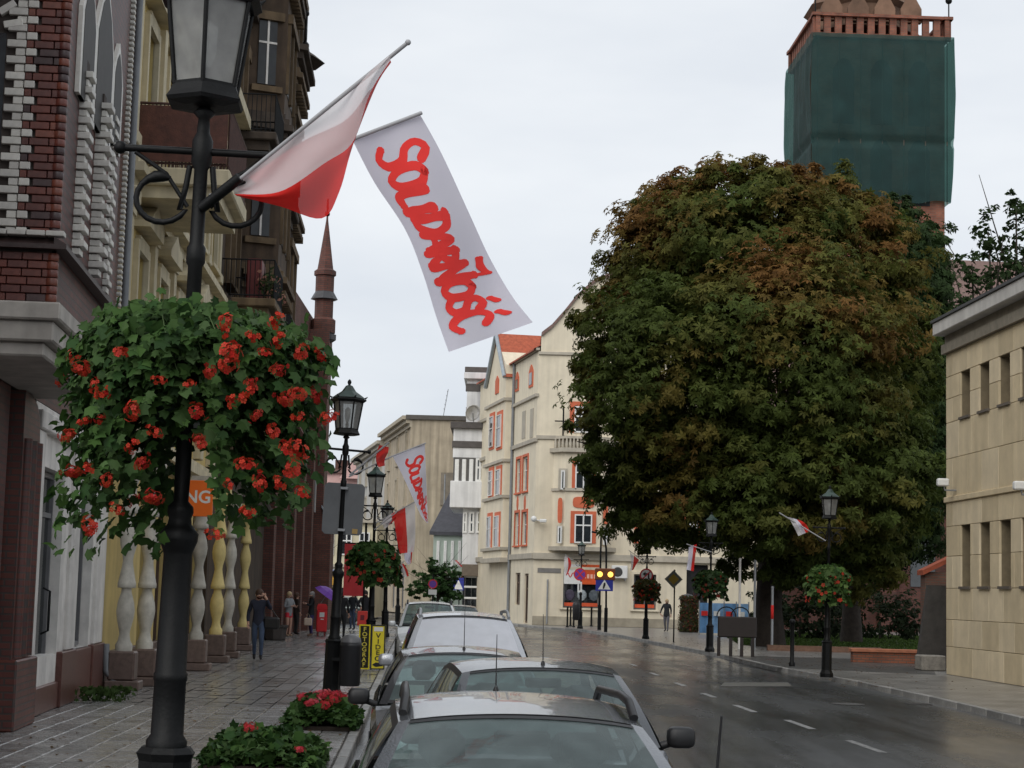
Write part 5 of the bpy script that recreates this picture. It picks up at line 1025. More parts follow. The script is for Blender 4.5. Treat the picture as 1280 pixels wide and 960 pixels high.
def fl_head(seed, n=11, r=.036, col=(.62,.03,.02)):
    rs = np.random.default_rng(seed); d = rs.normal(size=(n,3)); d[:,2] = abs(d[:,2])*.8; d /= np.linalg.norm(d,axis=1)[:,None]; P = d*r*(.35+.85*rs.random((n,1)))*np.array([1.25,.9,.7])+np.where(rs.random((n,1)) < .35, rs.normal(size=(1,3))*r*.2, 0)
    cols = np.array(col)[None,:]*(.75+.5*rs.random((n,1))); cols[:,1] += .03*rs.random(n)
    o = leafmesh('flower_head', P, d+rs.normal(size=(n,3))*.3,   .021+.008*rs.random(n), np.clip(cols,0,1), petalm, 'petal'); me = o.data; bpy.data.objects.remove(o); return me
heads = [fl_head(k, 15+4*k, .034+.005*k, ((.4,.012,.014),(.45,.018,.018),(.33,.01,.013),(.5,.03,.026))[k]) for k in range(4)]
leafv = []
for k,c in enumerate(gl):
    for q in range(2):
        o = leafmesh('leaf', np.zeros((1,3)), np.array([[0,0,1.0]]), np.array([1.0]), np.array([c])*(1 if q == 0 else .7), geranium, 'ivy'); leafv.append(o.data); bpy.data.objects.remove(o)
def rot_to(n, spin): return (Matrix.Rotation(0,3,'Z') @ Vector((0,0,1)).rotation_difference(Vector(n).normalized()).to_matrix() @ Matrix.Rotation(spin,3,'Z')).to_euler()
hb = thing('hanging_basket', 'big round basket of trailing red geraniums around the tall flag lamp post', 'flower basket', (NB.x+NL*2.6+.03,NB.y,2.68)); ZT = .74
m = MB(); m.lathe([(.06,.1),(.2,.1),(.27,.16),(.3,.3),(.31,.47),(.29,.47),(.27,.4),(.06,.38)], 20); m.build('bowl', mat('green plastic bowl', (.012,.05,.035), .4, .15, 5), hb)
P, N = strands(380, .64, ZT-.1, -.52, 23, True, 3)
tw, tn = [], []
for (dx,z1) in ((-.2,.72),(-.12,.78),(.16,.74),(.5,.66),(-.42,.68)):     # sprigs above and beside
    for k in range(7): tw.append((dx+.02*k*random.uniform(-1,1), random.uniform(-.2,.0), .5+(z1-.5)*k/6)); tn.append((random.gauss(0,.5),-.7,random.gauss(.4,.4)))
for s_,x0 in ((1,.62),):
    for k in range(16): tw.append((x0+.1*math.sin(k*.7)+.04,-.15+random.gauss(0,.04),.55-.055*k)); tn.append((.5,-.6,.4))
P = np.concatenate([P,np.array(tw)]); N = np.concatenate([N,np.array(tn)]); kp = ~((P[:,0] > -.12) & (P[:,0] < .2) & (P[:,2] < -.04) & (P[:,2] > -.5)); P, N = P[kp], N[kp]; sz = .046+.036*rng.random(len(P))
order = np.argsort(P[:,1]+rng.random(len(P))*.5); sel = set(order[:300].tolist())
for i in sel:
    o = link('leaf', random.choice(leafv), hb, P[i]); o.rotation_euler = rot_to(N[i], random.uniform(0,6.28)); s_ = sz[i]; o.scale = (s_,s_,s_)
ri = [i for i in range(len(P)) if i not in sel]; cl = np.array([gl[random.randrange(4)] for _ in ri])*(.65+.5*rng.random((len(ri),1)))
stuff(leafmesh('foliage', P[ri], N[ri], sz[ri], cl, geranium, 'ivy', hb))
stm = MB()
for k in range(60):
    th = random.uniform(0,6.28); ro = random.uniform(.4,.66); stm.tube([(.15*math.cos(th),.15*math.sin(th),.45),(ro*.8*math.cos(th),ro*.8*math.sin(th),.6),(ro*.92*math.cos(th+.1),ro*.92*math.sin(th+.1),.45),(ro*.9*math.cos(th+.2),ro*.9*math.sin(th+.2),.3)], .003, 4, cap=False)
stuff(stm.build('stems', mat('green stem', (.06,.1,.03), .6), hb))
def at_local(px,py,Y,o): return at(px,py,Y)-o.location
for (px,py) in ((152,440),(283,402),(283,415),(345,400),(348,462),(286,440),(285,455),(293,438),(313,478),(312,490),(320,520),(247,515),(167,513),(194,540),(128,492),(105,527),(118,480),(85,545),(110,585),(135,600),(165,557),(237,480),(330,440),(347,424),(372,492),(372,522),(358,560),(377,615),(372,560),(286,605),(325,603),(348,603),(190,622),(147,637),(111,658),(247,548),(250,555),(270,668),(262,465),(315,420),(340,540),(305,580),(100,460),(90,590),(125,525),(355,500),(410,522),(178,578),(365,585),(308,640),(295,500),(375,440),(200,475)):
    q = at_local(px,py,9.6-.05-math.sqrt(max(.02,.46-(px-245)**2/240**2*.75)),hb); 
    o = link('flower_head', random.choice(heads), hb, q); o.rotation_euler = rot_to((random.gauss(0,.3),-1,random.gauss(.5,.3)), random.uniform(0,6)); s_ = random.uniform(.6,1.0); o.scale = (s_,s_,s_)
for k in range(12):
    th = random.uniform(-.3,math.pi+.3); r_ = random.uniform(.5,.7); o = link('flower_head', random.choice(heads), hb, (r_*math.cos(th),r_*math.sin(th),random.uniform(-.3,.6))); o.rotation_euler = rot_to((math.cos(th),math.sin(th),.5),0)
# small baskets: one shared model
sb0 = thing('hanging_basket', 'round basket of trailing geraniums on the lamp behind the grey sign board', 'flower basket')
P, N = strands(80, .52, .55, -.3, 12, False, 5); P[:,2] *= 1.0; n = len(P); stuff(leafmesh('foliage', P, N, .12+.06*rng.random(n), np.array([gl[random.randrange(4)] for _ in range(n)])*(.55+.6*rng.random((n,1))), geranium, 'ivy', sb0))
k = 70; th = rng.random(k)*6.28; r_ = .5+.06*rng.random(k); P = np.stack([r_*np.cos(th),r_*np.sin(th),rng.random(k)*.75-.3],1); stuff(leafmesh('flowers', P, P*np.array([1,1,.2])+rng.normal(size=(k,3))*.1, .05+.03*rng.random(k), np.array([[.45,.05,.03]])*(.6+.6*rng.random((k,1))), petalm, 'petal', sb0))
m = MB(); m.lathe([(.06,.0),(.2,.0),(.27,.1),(.3,.3),(.06,.3)], 14); m.build('bowl', MATS['green plastic bowl'], sb0)
def put_basket(o, i, label, z, sc):
    lo, base, lean = LB[i]; o.location = base+Vector((lean*z,0,z)); o.scale = (sc,)*3; o['label'] = label; o['group'] = 'lamp post flower baskets'
put_basket(sb0, 1, 'round basket of trailing geraniums on the lamp behind the grey sign board', 2.32, 1.25)
tone = {}
def tone_copy(i, label, z, sc, col, fl=None):
    o = copy_tree(sb0); put_basket(o, i, label, z, sc)
    if col is not None:
        for c in KIDS(o):
            if c.data and c.data.color_attributes:
                me = c.data.copy(); c.data = me; d = me.color_attributes['Col'].data; a = np.zeros(len(d)*4,np.float32); d.foreach_get('color',a); a = a.reshape(-1,4); a[:,:3] = np.clip(a[:,:3]*np.array(col),0,1); d.foreach_set('color',a.reshape(-1))
    return o
tone_copy(4, 'bright green flower basket on the lamp by the orange brick wall', 2.05, 1.0, (1.5,1.35,1.3))
tone_copy(5, 'dark flower basket on the lamp in front of the blue banner fence', 2.1, 1.05, (.5,.5,.5))
tone_copy(6, 'brownish flower basket below the no left turn sign', 1.9, 1.05, (1.6,.75,.8)); tone_copy(8, 'rust red flower ball on the lamp by the white block', 2.35, 1.1, (5,.75,1.0)); tone_copy(2, 'flower basket on the lamp just beyond the red white flag', 2.3, 1.1, (.8,.8,.8))
# ---- flower beds on the left pavement
def bed(label, px, py, Y, w, d, h, nfl, col):
    c = at(px,py,Y); t = thing('flower_bed', label, 'flower bed', (c.x,Y,.12), R(2.7)); n = 1500
    u = rng.random((n,3)); P = np.stack([(u[:,0]-.5)*w, (u[:,1]-.5)*d, np.zeros(n)],1); e = np.clip(1-(2*P[:,0]/w)**2-(2*P[:,1]/d)**2*.8,0,1); P[:,2] = .03+h*(.25+.75*e**.5)*(.45+.55*rng.random(n)); P += rng.normal(size=P.shape)*.03
    N = rng.normal(size=(n,3))*.6+np.array([0,-.2,1.0]); P[:,2] = np.maximum(.02,P[:,2])
    stuff(leafmesh('foliage', P, N, .08+.06*rng.random(n), np.array([gl[random.randrange(4)] for _ in range(n)])*(.7+.7*rng.random((n,1))), geranium, 'ivy', t))
    for k in range(nfl):
        x, y = random.uniform(-.42,.42)*w, random.uniform(-.45,.3)*d; ee = max(0,1-(2*x/w)**2-(2*y/d)**2*.8); o = link('flower_head', col[k % len(col)], t, (x,y,.06+h*(.25+.75*ee**.5))); o.rotation_euler = rot_to((random.gauss(0,.3),-.5,1),0); s_ = random.uniform(1.0,1.6); o.scale = (s_,)*3
    m = MB(); m.box(-w*.48,w*.48,-d*.48,d*.48,0,.05); m.build('soil', mat('dark soil', (.03,.022,.016), .95, .3, 8, .4), t)
pinkh = [fl_head(20+k, 26, .045, c) for k,c in enumerate(((.7,.06,.1),(.6,.04,.06),(.75,.13,.17)))]
bed('flower bed of pink red geraniums by the grey sign board lamp', 405, 900, 24.8, .92, 1.5, .38, 26, pinkh)
bed('mostly green flower bed with one pink bloom near the big lamp', 332, 945, 19.3, 1.15, 1.5, .34, 2, pinkh)
# ================================================================== FLAGS
def polyc(pts, t):
    k = len(pts)-1; f = min(max(t,0),.99999)*k; i = int(f); f -= i
    p0, p1, p2, p3 = pts[max(i-1,0)], pts[i], pts[i+1], pts[min(i+2,k)]
    return tuple(.5*((2*b)+(-a+c)*f+(2*a-5*b+4*c-d)*f*f+(-a+3*b-3*c+d)*f**3) for a,b,c,d in zip(p0,p1,p2,p3))
LET = {'S':[[(.95,.8),(.6,1.0),(.2,.85),(.3,.6),(.75,.42),(.75,.12),(.35,0),(0,.12)]],'O':[[(.5,1),(.1,.8),(.05,.3),(.4,0),(.85,.2),(.9,.75),(.5,1)]],'L':[[(.25,1.05),(.2,.1),(.9,.0)]],'I':[[(.5,.95),(.45,0)]],
 'D':[[(.2,1),(.15,0)],[(.05,1),(.7,.85),(.95,.45),(.6,.05),(.1,0)]],'A':[[(.0,0),(.45,1.0),(.95,0)],[(.2,.35),(.8,.35)]],'R':[[(.15,0),(.2,1)],[(.1,.95),(.75,.85),(.7,.55),(.2,.48)],[(.35,.48),(.95,0)]],
 'N':[[(.1,0),(.15,1)],[(.15,.95),(.85,.05)],[(.85,.0),(.9,1.1)]],'C':[[(.95,.8),(.5,1),(.1,.75),(.1,.25),(.5,0),(.95,.15)]]}
def stroke_tris(pts, wd, n=22):
    Q = [polyc(pts, i/n) for i in range(n+1)]; V = []; Fc = []
    for i,q in enumerate(Q):
        a, b = Q[max(i-1,0)], Q[min(i+1,n)]; dx, dy = b[0]-a[0], b[1]-a[1]; l_ = math.hypot(dx,dy) or 1; w_ = wd*(.96+.1*math.sin(i*.5+pts[0][0]*9)); V += [(q[0]-dy/l_*w_,q[1]+dx/l_*w_),(q[0]+dy/l_*w_,q[1]-dx/l_*w_)]
        if i: k = 2*i; Fc.append((k-2,k-1,k+1,k))
    for c in (Q[0],Q[-1]):
        b = len(V); V += [(c[0]+wd*math.cos(t*.7854),c[1]+wd*math.sin(t*.7854)) for t in range(8)]; Fc.append(tuple(range(b,b+8)))
    return V, Fc
def banner_text(surf, parent, u0=.2, uh=.34, w0=.11, w1=.9, asp=(.42,1.25)):
    word = 'SOLIDARNOSC'; wid = [1.15,.95,.7,.5,.95,.95,.85,1.0,.95,.95,1.0]; tot = sum(wid); pos = w0; off = [0.0]
    def place(V, Fc, mb):
        off[0] += .0001
        for sgn in (1,-1): mb.add([surf(u, w, sgn*(.0012+off[0])) for u,w in V], Fc if sgn > 0 else [f[::-1] for f in Fc])
    for k,(chx,wd) in enumerate(zip(word,wid)):
        dw = (w1-w0)*wd/tot; hh = uh*(1.5 if k == 0 else 1.0+.12*math.sin(k*2.1)); ub = u0-(.02 if k else -.0)+.03*math.sin(k*1.7); mb = MB()
        for s_ in LET[chx]:
            sx_, sy_ = dw*asp[1], hh*asp[0]; V, Fc = stroke_tris([(x*sx_,y*sy_) for x,y in s_], .041*asp[0]*uh/.33); place([(ub+y/asp[0], pos+x/asp[1]) for x,y in V], Fc, mb)
        if chx == 'N':
            for s_ in ([(.88,.9),(.95,1.3),(.98,1.55)],[(.98,1.52),(.55,1.42),(.05,1.5)],[(.98,1.44),(.55,1.34),(.05,1.42)]):
                V, Fc = stroke_tris(s_, .09); place([(ub+hh*y, pos+dw*x) for x,y in V], Fc, mb)
        if k in (9,10): V, Fc = stroke_tris([(.45,1.25),(.6,1.34),(.75,1.42)], .13, 6); place([(ub+hh*y, pos+dw*x) for x,y in V], Fc, mb)
        pos += dw; mb.build('brushed_letter', red_cloth, parent)
def cloth(name, col, tr=.15, trl=.35):
    m = mat(name, col, .85, .05, 2, spec=.15); t = m.node_tree; b = t.nodes['Principled BSDF']; o = t.nodes['Material Output']
    a = t.nodes.new('ShaderNodeBsdfTranslucent'); a.inputs[0].default_value = (*col,1); ms = t.nodes.new('ShaderNodeMixShader'); ms.inputs[0].default_value = trl; p = t.nodes.new('ShaderNodeBsdfTransparent'); m2 = t.nodes.new('ShaderNodeMixShader'); m2.inputs[0].default_value = tr
    t.links.new(b.outputs[0],ms.inputs[1]); t.links.new(a.outputs[0],ms.inputs[2]); t.links.new(ms.outputs[0],m2.inputs[1]); t.links.new(p.outputs[0],m2.inputs[2]); t.links.new(m2.outputs[0],o.inputs[0]); return m
whitecl = cloth('white flag cloth', (.7,.67,.68), .22); bannercl = cloth('lilac white banner cloth', (.9,.88,1.0), .0, .62); redcl = cloth('red flag cloth', (.7,.03,.025), .05, .4)
polem = mat('grey flag pole', (.32,.32,.33), .45, .1, 4)
def edge_surf(Ls, Rs, Y0, Y1, amp=.04, fu=2.0, fw=3.0):
    def s(u, w, off=0.0):
        def pt(u,w):
            a, b = polyc(Ls,w), polyc(Rs,w); Y = Y0+(Y1-Y0)*u+amp*math.sin(u*fu*math.pi+w*4)*(.3+w)+amp*.8*math.sin(w*fw*math.pi+u*1.5); return at(a[0]+(b[0]-a[0])*u, a[1]+(b[1]-a[1])*u, Y)
        p = pt(u,w)
        if off:
            e = .01; n = (pt(u+e,w)-pt(u-e,w)).cross(pt(u,w+e)-pt(u,w-e)).normalized(); n = n if n.y < 0 else -n; p = p+n*off
        return p
    return s
# near red-white flag
POSTK = .76
fl = thing('national_flag', 'gathered white and red flag on a pole, slanting out from the big lamp post', 'flag', (0,0,0)); fl['group'] = 'flags on the lamp posts'
A, B = at(268,250,9.55), at(510,53,9.15)
m = MB(); m.tube([A,B], .011, 8); m.ball(B, .016, 8); m.build('pole', polem, fl); m = MB(); m.tube([at(252,260,9.57), at(300,222,9.49)], .03, 8); m.build('holder', iron, fl)
PL = [(287,236),(337,191),(388,149),(439,107),(486,70)]; MD = [(293,243),(350,240),(405,205),(441,178),(462,118),(488,76)]; ED = [(296,245),(350,258),(402,273),(424,240),(441,182),(470,108),(489,78)]
def rwf(u,v,off=0.0):
    p, q, e = polyc(PL,u), polyc(MD,u), polyc(ED,u)
    if v < .5: x, y = p[0]+(q[0]-p[0])*v*2, p[1]+(q[1]-p[1])*v*2
    else: x, y = q[0]+(e[0]-q[0])*(v*2-1), q[1]+(e[1]-q[1])*(v*2-1)
    y -= 3*math.sin(v*3.14)*(1 if v < .5 else .2); Y = 9.55-.4*u+.05*math.sin(v*7+u*3)+.035*math.sin(u*11+v*5)+off; return at(x,y,Y)
m = MB(); m.grid(lambda u,v: rwf(u,v*.5), 36, 16); m.build('white_half', whitecl, fl); m = MB(); m.grid(lambda u,v: rwf(u,.5+v*.5), 36, 16); m.build('red_half', redcl, fl)
m = MB(); m.grid(lambda u,v: rwf(.05+u*.78,.5-.4*(1-v)*(1-u**2.5),.05+.02*math.sin(u*9)), 24, 10); m.build('red_fold', redcl, fl)
# near banner
bn = thing('banner', 'large white banner with red brush lettering flying beside the slanting white red flag', 'banner', (0,0,0)); bn['group'] = 'lettered banners'
BS = edge_surf([(441,176),(468,228),(506,286),(528,340),(546,398),(561,440)], [(525,143),(552,192),(588,270),(612,322),(640,370),(666,403)], 9.85, 10.0, .03)
m = MB(); m.grid(lambda u,w: BS(u,w), 24, 48); m.build('cloth', bannercl, bn); banner_text(BS, bn, .2, .43, .1, .9)
m = MB(); m.tube([at(262,245,9.6), at(441,174,9.85), at(527,141,10.0)], .011, 8); m.build('pole', polem, bn)
# second lamp: banner and rolled red flag
b2 = thing('banner', 'narrow tapering white banner with red brush lettering on the lamp with the grey sign board', 'banner', (0,0,0)); b2['group'] = 'lettered banners'
S2 = edge_surf([(491,571),(503,594),(515,620),(526,644),(533,653)], [(531,555),(532,580),(533,605),(534,632),(535,654)], 30.6, 30.9, .05)
m = MB(); m.grid(lambda u,w: S2(u,w), 14, 30); m.build('cloth', bannercl, b2); banner_text(S2, b2, .3, .4, .12, .95); m = MB(); m.tube([at(436,596,30.5), at(491,570,30.7), at(532,554,30.9)], .013, 6); m.build('pole', polem, b2)
def flag(label, Ls, Rs, Y, mats, split, pole, amp=.05, name='national_flag', text=False):
    t = thing(name, label, 'flag', (0,0,0)); t['group'] = 'flags on the lamp posts'; s = edge_surf(Ls, Rs, Y, Y+.1, amp)
    for k in range(len(mats)):
        a, b = split[k], split[k+1]; m = MB(); m.grid(lambda u,w: s(a+(b-a)*u,w), 8, 14); m.build('stripe', mats[k], t)
    if pole: m = MB(); m.tube([at(*p,Y+.02) for p in pole], .016, 6); m.build('pole', polem, t)
    return t
flag('crumpled red flag on the pole above the grey sign board', [(474,556),(471,566),(470,576),(473,584)], [(486,559),(485,566),(481,574),(481,582)], 30.4, [redcl], [0,1], [(437,594),(486,553)])
flag('red and white flag hanging upright beside the tapering banner', [(491,641),(494,660),(497,680),(500,692)], [(519,628),(519,650),(519,672),(517,690)], 51.0, [redcl,whitecl], [0,.55,1], [(467,655),(521,626)])
flag('small white and pink flag bunched at the lamp behind the grey board', [(478,650),(478,656),(481,661)], [(494,640),(495,648),(488,655)], 50.5, [whitecl,redcl], [0,.7,1], [(468,662),(496,640)])
flag('small white lettered flag far behind the upright red white flag', [(505,692),(506,700),(510,706)], [(516,682),(515,695),(514,704)], 72, [bannercl,redcl], [0,.8,1], [(483,700),(517,681)])
flag('small pale flag rolled low by the far left lamps', [(500,706),(502,714),(506,722)], [(504,704),(509,712),(511,720)], 72, [whitecl,redcl], [0,.6,1], [(484,712),(505,702)])
flag('small rolled white and red flag on the lamp by the orange brick wall', [(985,646),(992,658),(998,670)], [(1002,651),(1008,656),(1012,664)], 44.8, [whitecl,bannercl,redcl], [0,.35,.65,1], [(1032,676),(974,641)])
flag('white and red flag in front of the photo shop window', [(706,694),(705,708),(707,720)], [(712,698),(714,706),(709,719)], 100, [whitecl,redcl], [0,.6,1], [(726,708),(706,693)])
flag('pink and white flag beside the air conditioner', [(787,690),(789,702),(788,714)], [(799,700),(795,706),(792,712)], 80, [whitecl,redcl], [0,.45,1], [(808,704),(786,688)])
flag('lilac and red banner hanging at the edge of the chestnut leaves', [(861,684),(860,698),(858,712)], [(871,680),(869,696),(867,714)], 63, [bannercl,redcl], [0,.6,1], [(889,690),(858,680)])
flag('tiny red flag on the lamp by the white block', [(566,701),(570,705),(574,708)], [(570,700),(575,704),(579,709)], 127, [whitecl,redcl], [0,.5,1], [(586,712),(566,699)])
# ================================================================== SIGNS AND STREET FURNITURE
def lp(i): return LB[i][1]
b0, l0 = LB[0][1], LB[0][2]
t = thing('sign_board', 'large blank grey back of a traffic sign on the green capped lamp', 'sign', at(429,636,30.5)+Vector((0,-.07,0)), R(1)); t.rotation_euler = (0,R(2),0)
m = MB(); hw_, hh_ = .335, .425; c_ = .05; m.prism([(-hw_+c_,-hh_),(hw_-c_,-hh_),(hw_,-hh_+c_),(hw_,hh_-c_),(hw_-c_,hh_),(-hw_+c_,hh_),(-hw_,hh_-c_),(-hw_,-hh_+c_)], .02, lambda a,b,c: (a,.1+c,b)); m.build('plate', mat('dull aluminium grey', (.12,.125,.13), .55, .12, 3, metal=.2), t)
m = MB(); m.box(.17,.26,.09,.098,-.4,-.32); m.build('sticker', mat('ochre sticker', (.4,.26,.09), .6), t); 
for z in (.32,-.37): m = MB(); m.box(-.06,.06,.0,.1,z,z+.04); m.build('clamp', steel, t)
p_ = at(434,825,30.4); t = thing('litter_bin', 'black litter bin strapped to the lamp with the grey sign board', 'bin', (p_.x+.06,30.3,.12)); z0 = at(434,857,30.4).z-.12; z1 = at(434,803,30.4).z-.12
m = MB(); m.lathe([(.15,z0),(.17,z0+.03),(.175,z1-.08),(.18,z1-.06),(.18,z1),(.165,z1),(.15,z1-.2)], 16); m.build('body', mat('black bin plastic', (.015,.015,.017), .45, .2, 6), t); m = MB(); m.lathe([(.172,z1+.005),(.16,z1+.07),(.1,z1+.12),(0,z1+.14)], 14); m.build('bag_lining', mat('grey bin bag', (.12,.12,.125), .35, .2, 8), t); m = MB(); m.box(-.3,-.1,-.03,.03,z0+.4,z0+.45); m.build('strap', iron, t)
p_ = gp(463,838); t = thing('folding_sign', 'yellow and black folding board advertising photo and video', 'sign', (p_.x,p_.y,.12)); yb = mat('yellow board', (.75,.62,.03), .5, .06, 4); bkb = mat('black board', (.02,.02,.018), .5, .1)
def board(px0,px1,rz,txt,m1,m2,arrow=False):
    s_ = p_.y/F; a = (px0-463)*s_; b_ = (px1-463)*s_; m = MB(); H_ = 56*s_; sl = lambda q: rz*q
    def f(x,z,d): return (x, sl(x)-d, z)
    x0,x1 = a,b_; m.add([f(x0,.02,0),f(x1,.02,0),f(x1,H_,0),f(x0,H_,0),f(x0,.02,-.03),f(x1,.02,-.03),f(x1,H_,-.03),f(x0,H_,-.03)], [(0,1,2,3),(5,4,7,6),(0,4,5,1),(3,2,6,7),(0,3,7,4),(1,5,6,2)]); o = m.build('board', m1, t)
    m = MB(); ins = .03
    for q in ((x0,x0+ins,.02,H_),(x1-ins,x1,.02,H_),(x0+ins,x1-ins,.02,.05),(x0+ins,x1-ins,H_-.03,H_)): m.add([f(q[0],q[2],.004),f(q[1],q[2],.004),f(q[1],q[3],.004),f(q[0],q[3],.004)], [(0,1,2,3)])
    m.build('border', yb if m1 is bkb else bkb, o); m = MB(); n = len(txt); top = H_*(.95 if not arrow else .82); step = (top-(.06 if not arrow else .2))/n
    for k,chx in enumerate(txt): text_mb(m, chx, step*1.15, lambda p,q,k=k: f((x0+x1)/2+p*1.15, top-step*(k+.5)+q, .006))
    if arrow: c = (x0+x1)/2; m.add([f(c-.12,.13,.006),f(c-.04,.08,.006),f(c+.12,.1,.006),f(c+.12,.16,.006),f(c-.04,.18,.006)], [(0,1,2,3,4)]); m.add([f(x0+.06,H_*.86,.006),f(x1-.06,H_*.86,.006),f(x1-.06,H_*.95,.006),f(x0+.06,H_*.95,.006)], [(0,1,2,3)], 1)
    m.build('lettering', [m2, white_paint], o)
board(447,461.5,-.35,'FOTOGRAF',bkb,mat('yellow letters', (.7,.6,.1), .5, 0)); board(462.5,480,.3,'VIDEO',yb,MATS['black print'],True)
p_ = at(453,773,56); t = thing('notice_box', 'small red notice box on a post behind the folding board', 'sign', (p_.x,56,.12)); z_ = p_.z-.12; m = MB(); m.box(-.15,.15,-.05,.05,z_-.22,z_+.22,0,.01); m.build('box', mat('red box', (.6,.05,.04), .5), t); m = MB(); m.box(-.06,.06,-.056,-.052,z_-.05,z_+.1); m.build('emblem', mat('dark emblem', (.15,.02,.03), .6), t); m = MB(); m.tube([(0,.03,0),(0,.03,z_)], .03, 6); m.build('post', iron, t)
p_ = at(443,705,60); t = thing('shop_banner', 'large red hanging shop banner behind the lamp posts', 'sign', (p_.x,60,0)); z0, z1 = at(443,745,60).z, at(443,680,60).z; m = MB(); m.box(-.33,.33,-.02,.02,z0,z1); m.build('cloth', mat('crimson banner', (.45,.03,.035), .7, .1), t); m = MB(); m.box(-.29,.29,-.026,-.022,z1-.45,z1-.38); m.build('white_line', white_paint, t); m = MB(); m.tube([(.34,0,.1),(.34,0,z1+.7)], .04, 6); m.tube([(-.33,0,z1+.02),(.34,0,z1+.02)], .025, 6); m.build('mast', iron, t)
p_ = gp(398,795); t = thing('post_box', 'red post box beside the brick church front', 'post box', (p_.x+.1,p_.y,.12), R(8)); redp = mat('red enamel', (.62,.02,.025), .35, .08); m = MB(); m.box(-.2,.2,-.17,.17,.16,1.0,0,.03); m.prism([(-.2,1.0),(.2,1.0),(.2,1.12),(.14,1.22),(-.14,1.22),(-.2,1.12)], .34, lambda a,b,c: (a,.17-c,b)); m.build('box', redp, t); m = MB(); m.box(-.16,-.1,-.1,.1,0,.16); m.box(.1,.16,-.1,.1,0,.16); m.build('feet', mat('dark red', (.2,.02,.02), .5), t); m = MB(); m.box(-.09,.09,-.178,-.172,.72,.9); m.box(-.05,.07,-.178,-.172,.62,.66); m.build('label_plate', white_paint, t)
def pole_sign(name, label, px, pyb, Y, top, r=.035, loc_only=False):
    b_ = at(px,pyb,Y); t = thing(name, label, 'sign', (b_.x,Y,.12)); m = MB(); m.tube([(0,0,0),(0,0,top)], r, 8); m.build('pole', iron, t); return t
def rel(t,px,py): p = at(px,py,t.location.y-.06); return p.x-t.location.x, p.z-t.location.z
def disc(t,x,z,r,m,name,y=-.05,th=.012,n=24): q = MB(); q.prism([(x+r*math.cos(k*2*math.pi/n),z+r*math.sin(k*2*math.pi/n)) for k in range(n)], th, lambda a,b,c: (a,y-c,b)); return q.build(name,m,t)
blue = mat('sign blue', (.03,.04,.3), .45, .06); sred = mat('sign red', (.55,.03,.04), .45, .06); purple = mat('weathered sign violet', (.13,.05,.32), .45, .08); amber = mat('sign yellow', (.55,.36,.03), .45, .06)
def ring(t,x,z,r,rin,m,name,y): n=24; q = MB(); vs=[(x+rr*math.cos(k*2*math.pi/n),y,z+rr*math.sin(k*2*math.pi/n)) for rr in (r,rin) for k in range(n)]; q.add(vs,[(k,(k+1)%n,n+(k+1)%n,n+k) for k in range(n)]); return q.build(name,m,t)
def slash(t,x,z,r,a,w,m,y): q = MB(); ca,sa = math.cos(a),math.sin(a); q.add([(x+u*ca-v*sa,y,z+u*sa+v*ca) for u,v in ((-r,-w),(r,-w),(r,w),(-r,w))],[(0,1,2,3)]); return q.build('bar',m,t)
# no stopping sign on its lamp
lpb = LB[7][1]; t = thing('no_stopping_sign', 'round violet no stopping sign with white plate on the lamp before the photo shop', 'sign', (lpb.x,lpb.y-.12,.12)); x,z = rel(t,725,718); disc(t,x,z,.34,purple,'disc'); ring(t,x,z,.34,.27,sred,'rim',-.066); slash(t,x,z,.28,R(45),.04,sred,-.067); slash(t,x,z,.28,R(-45),.04,sred,-.069); m = MB(); m.box(x-.12,x+.12,-.06,-.05,z-.95,z-.4); o = m.build('plate', white_paint, t); m = MB(); m.box(x-.03,x+.03,-.064,-.061,z-.85,z-.5); m.build('arrow', MATS['black print'], o); m = MB(); m.box(x-.05,x+.05,-.05,.09,z-.04,z+.04); m.build('clamp', steel, t)
# no left turn sign on its lamp
lpb = LB[6][1]; t = thing('no_turn_sign', 'round red rimmed no turn sign on the lamp right of the air conditioner', 'sign', (lpb.x,lpb.y-.12,.12)); x,z = rel(t,808,719); disc(t,x,z,.29,white_paint,'disc'); ring(t,x,z,.29,.23,sred,'rim',-.066); m = MB(); m.add([(x+a,-.067,z+b) for a,b in ((.06,-.16),(.13,-.16),(.13,.09),(-.04,.09),(-.04,.15),(-.17,.05),(-.04,-.05),(-.04,.02),(.06,.02))],[(0,1,2,7,8),(2,3,7),(3,4,5,6,7)]); m.build('arrow', MATS['black print'], t); slash(t,x,z,.22,R(45),.025,sred,-.07); m = MB(); m.box(x-.05,x+.05,-.05,.09,z-.04,z+.04); m.build('clamp', steel, t)
m = MB(); x,z = rel(t,808,690); m.box(x-.2,x+.2,-.06,-.03,z-.09,z+.09); m.build('name_plate', iron, t)
# traffic light with amber lamps and crossing sign
b_ = gp(757,790); t = thing('traffic_light', 'crossing signal with two lit amber lamps above a blue crossing sign', 'traffic light', (b_.x,b_.y,.12)); Yt = b_.y
tp = at(754,672,Yt).z-.12; m = MB(); m.tube([(0,0,0),(0,0,1.2)], .09, 8); m.tube([(0,0,1.2),(-.05,0,tp-.6),(-.12,0,tp-.15),(-.35,0,tp+.2),(-.8,0,tp+.28)], .05, 8); m.build('mast', iron, t)
z = at(756,718,Yt).z-.12; m = MB(); m.box(-.6,.42,-.12,.02,z-.3,z+.3,0,.04); hd_ = m.build('signal_head', mat('signal red housing', (.16,.05,.02), .5), t)
em = bpy.data.materials.new('lit amber'); em.use_nodes = True; e_ = em.node_tree.nodes['Principled BSDF']; e_.inputs['Emission Color'].default_value = (1,.55,.1,1); e_.inputs['Emission Strength'].default_value = 1.7; e_.inputs['Base Color'].default_value = (.8,.4,.05,1)
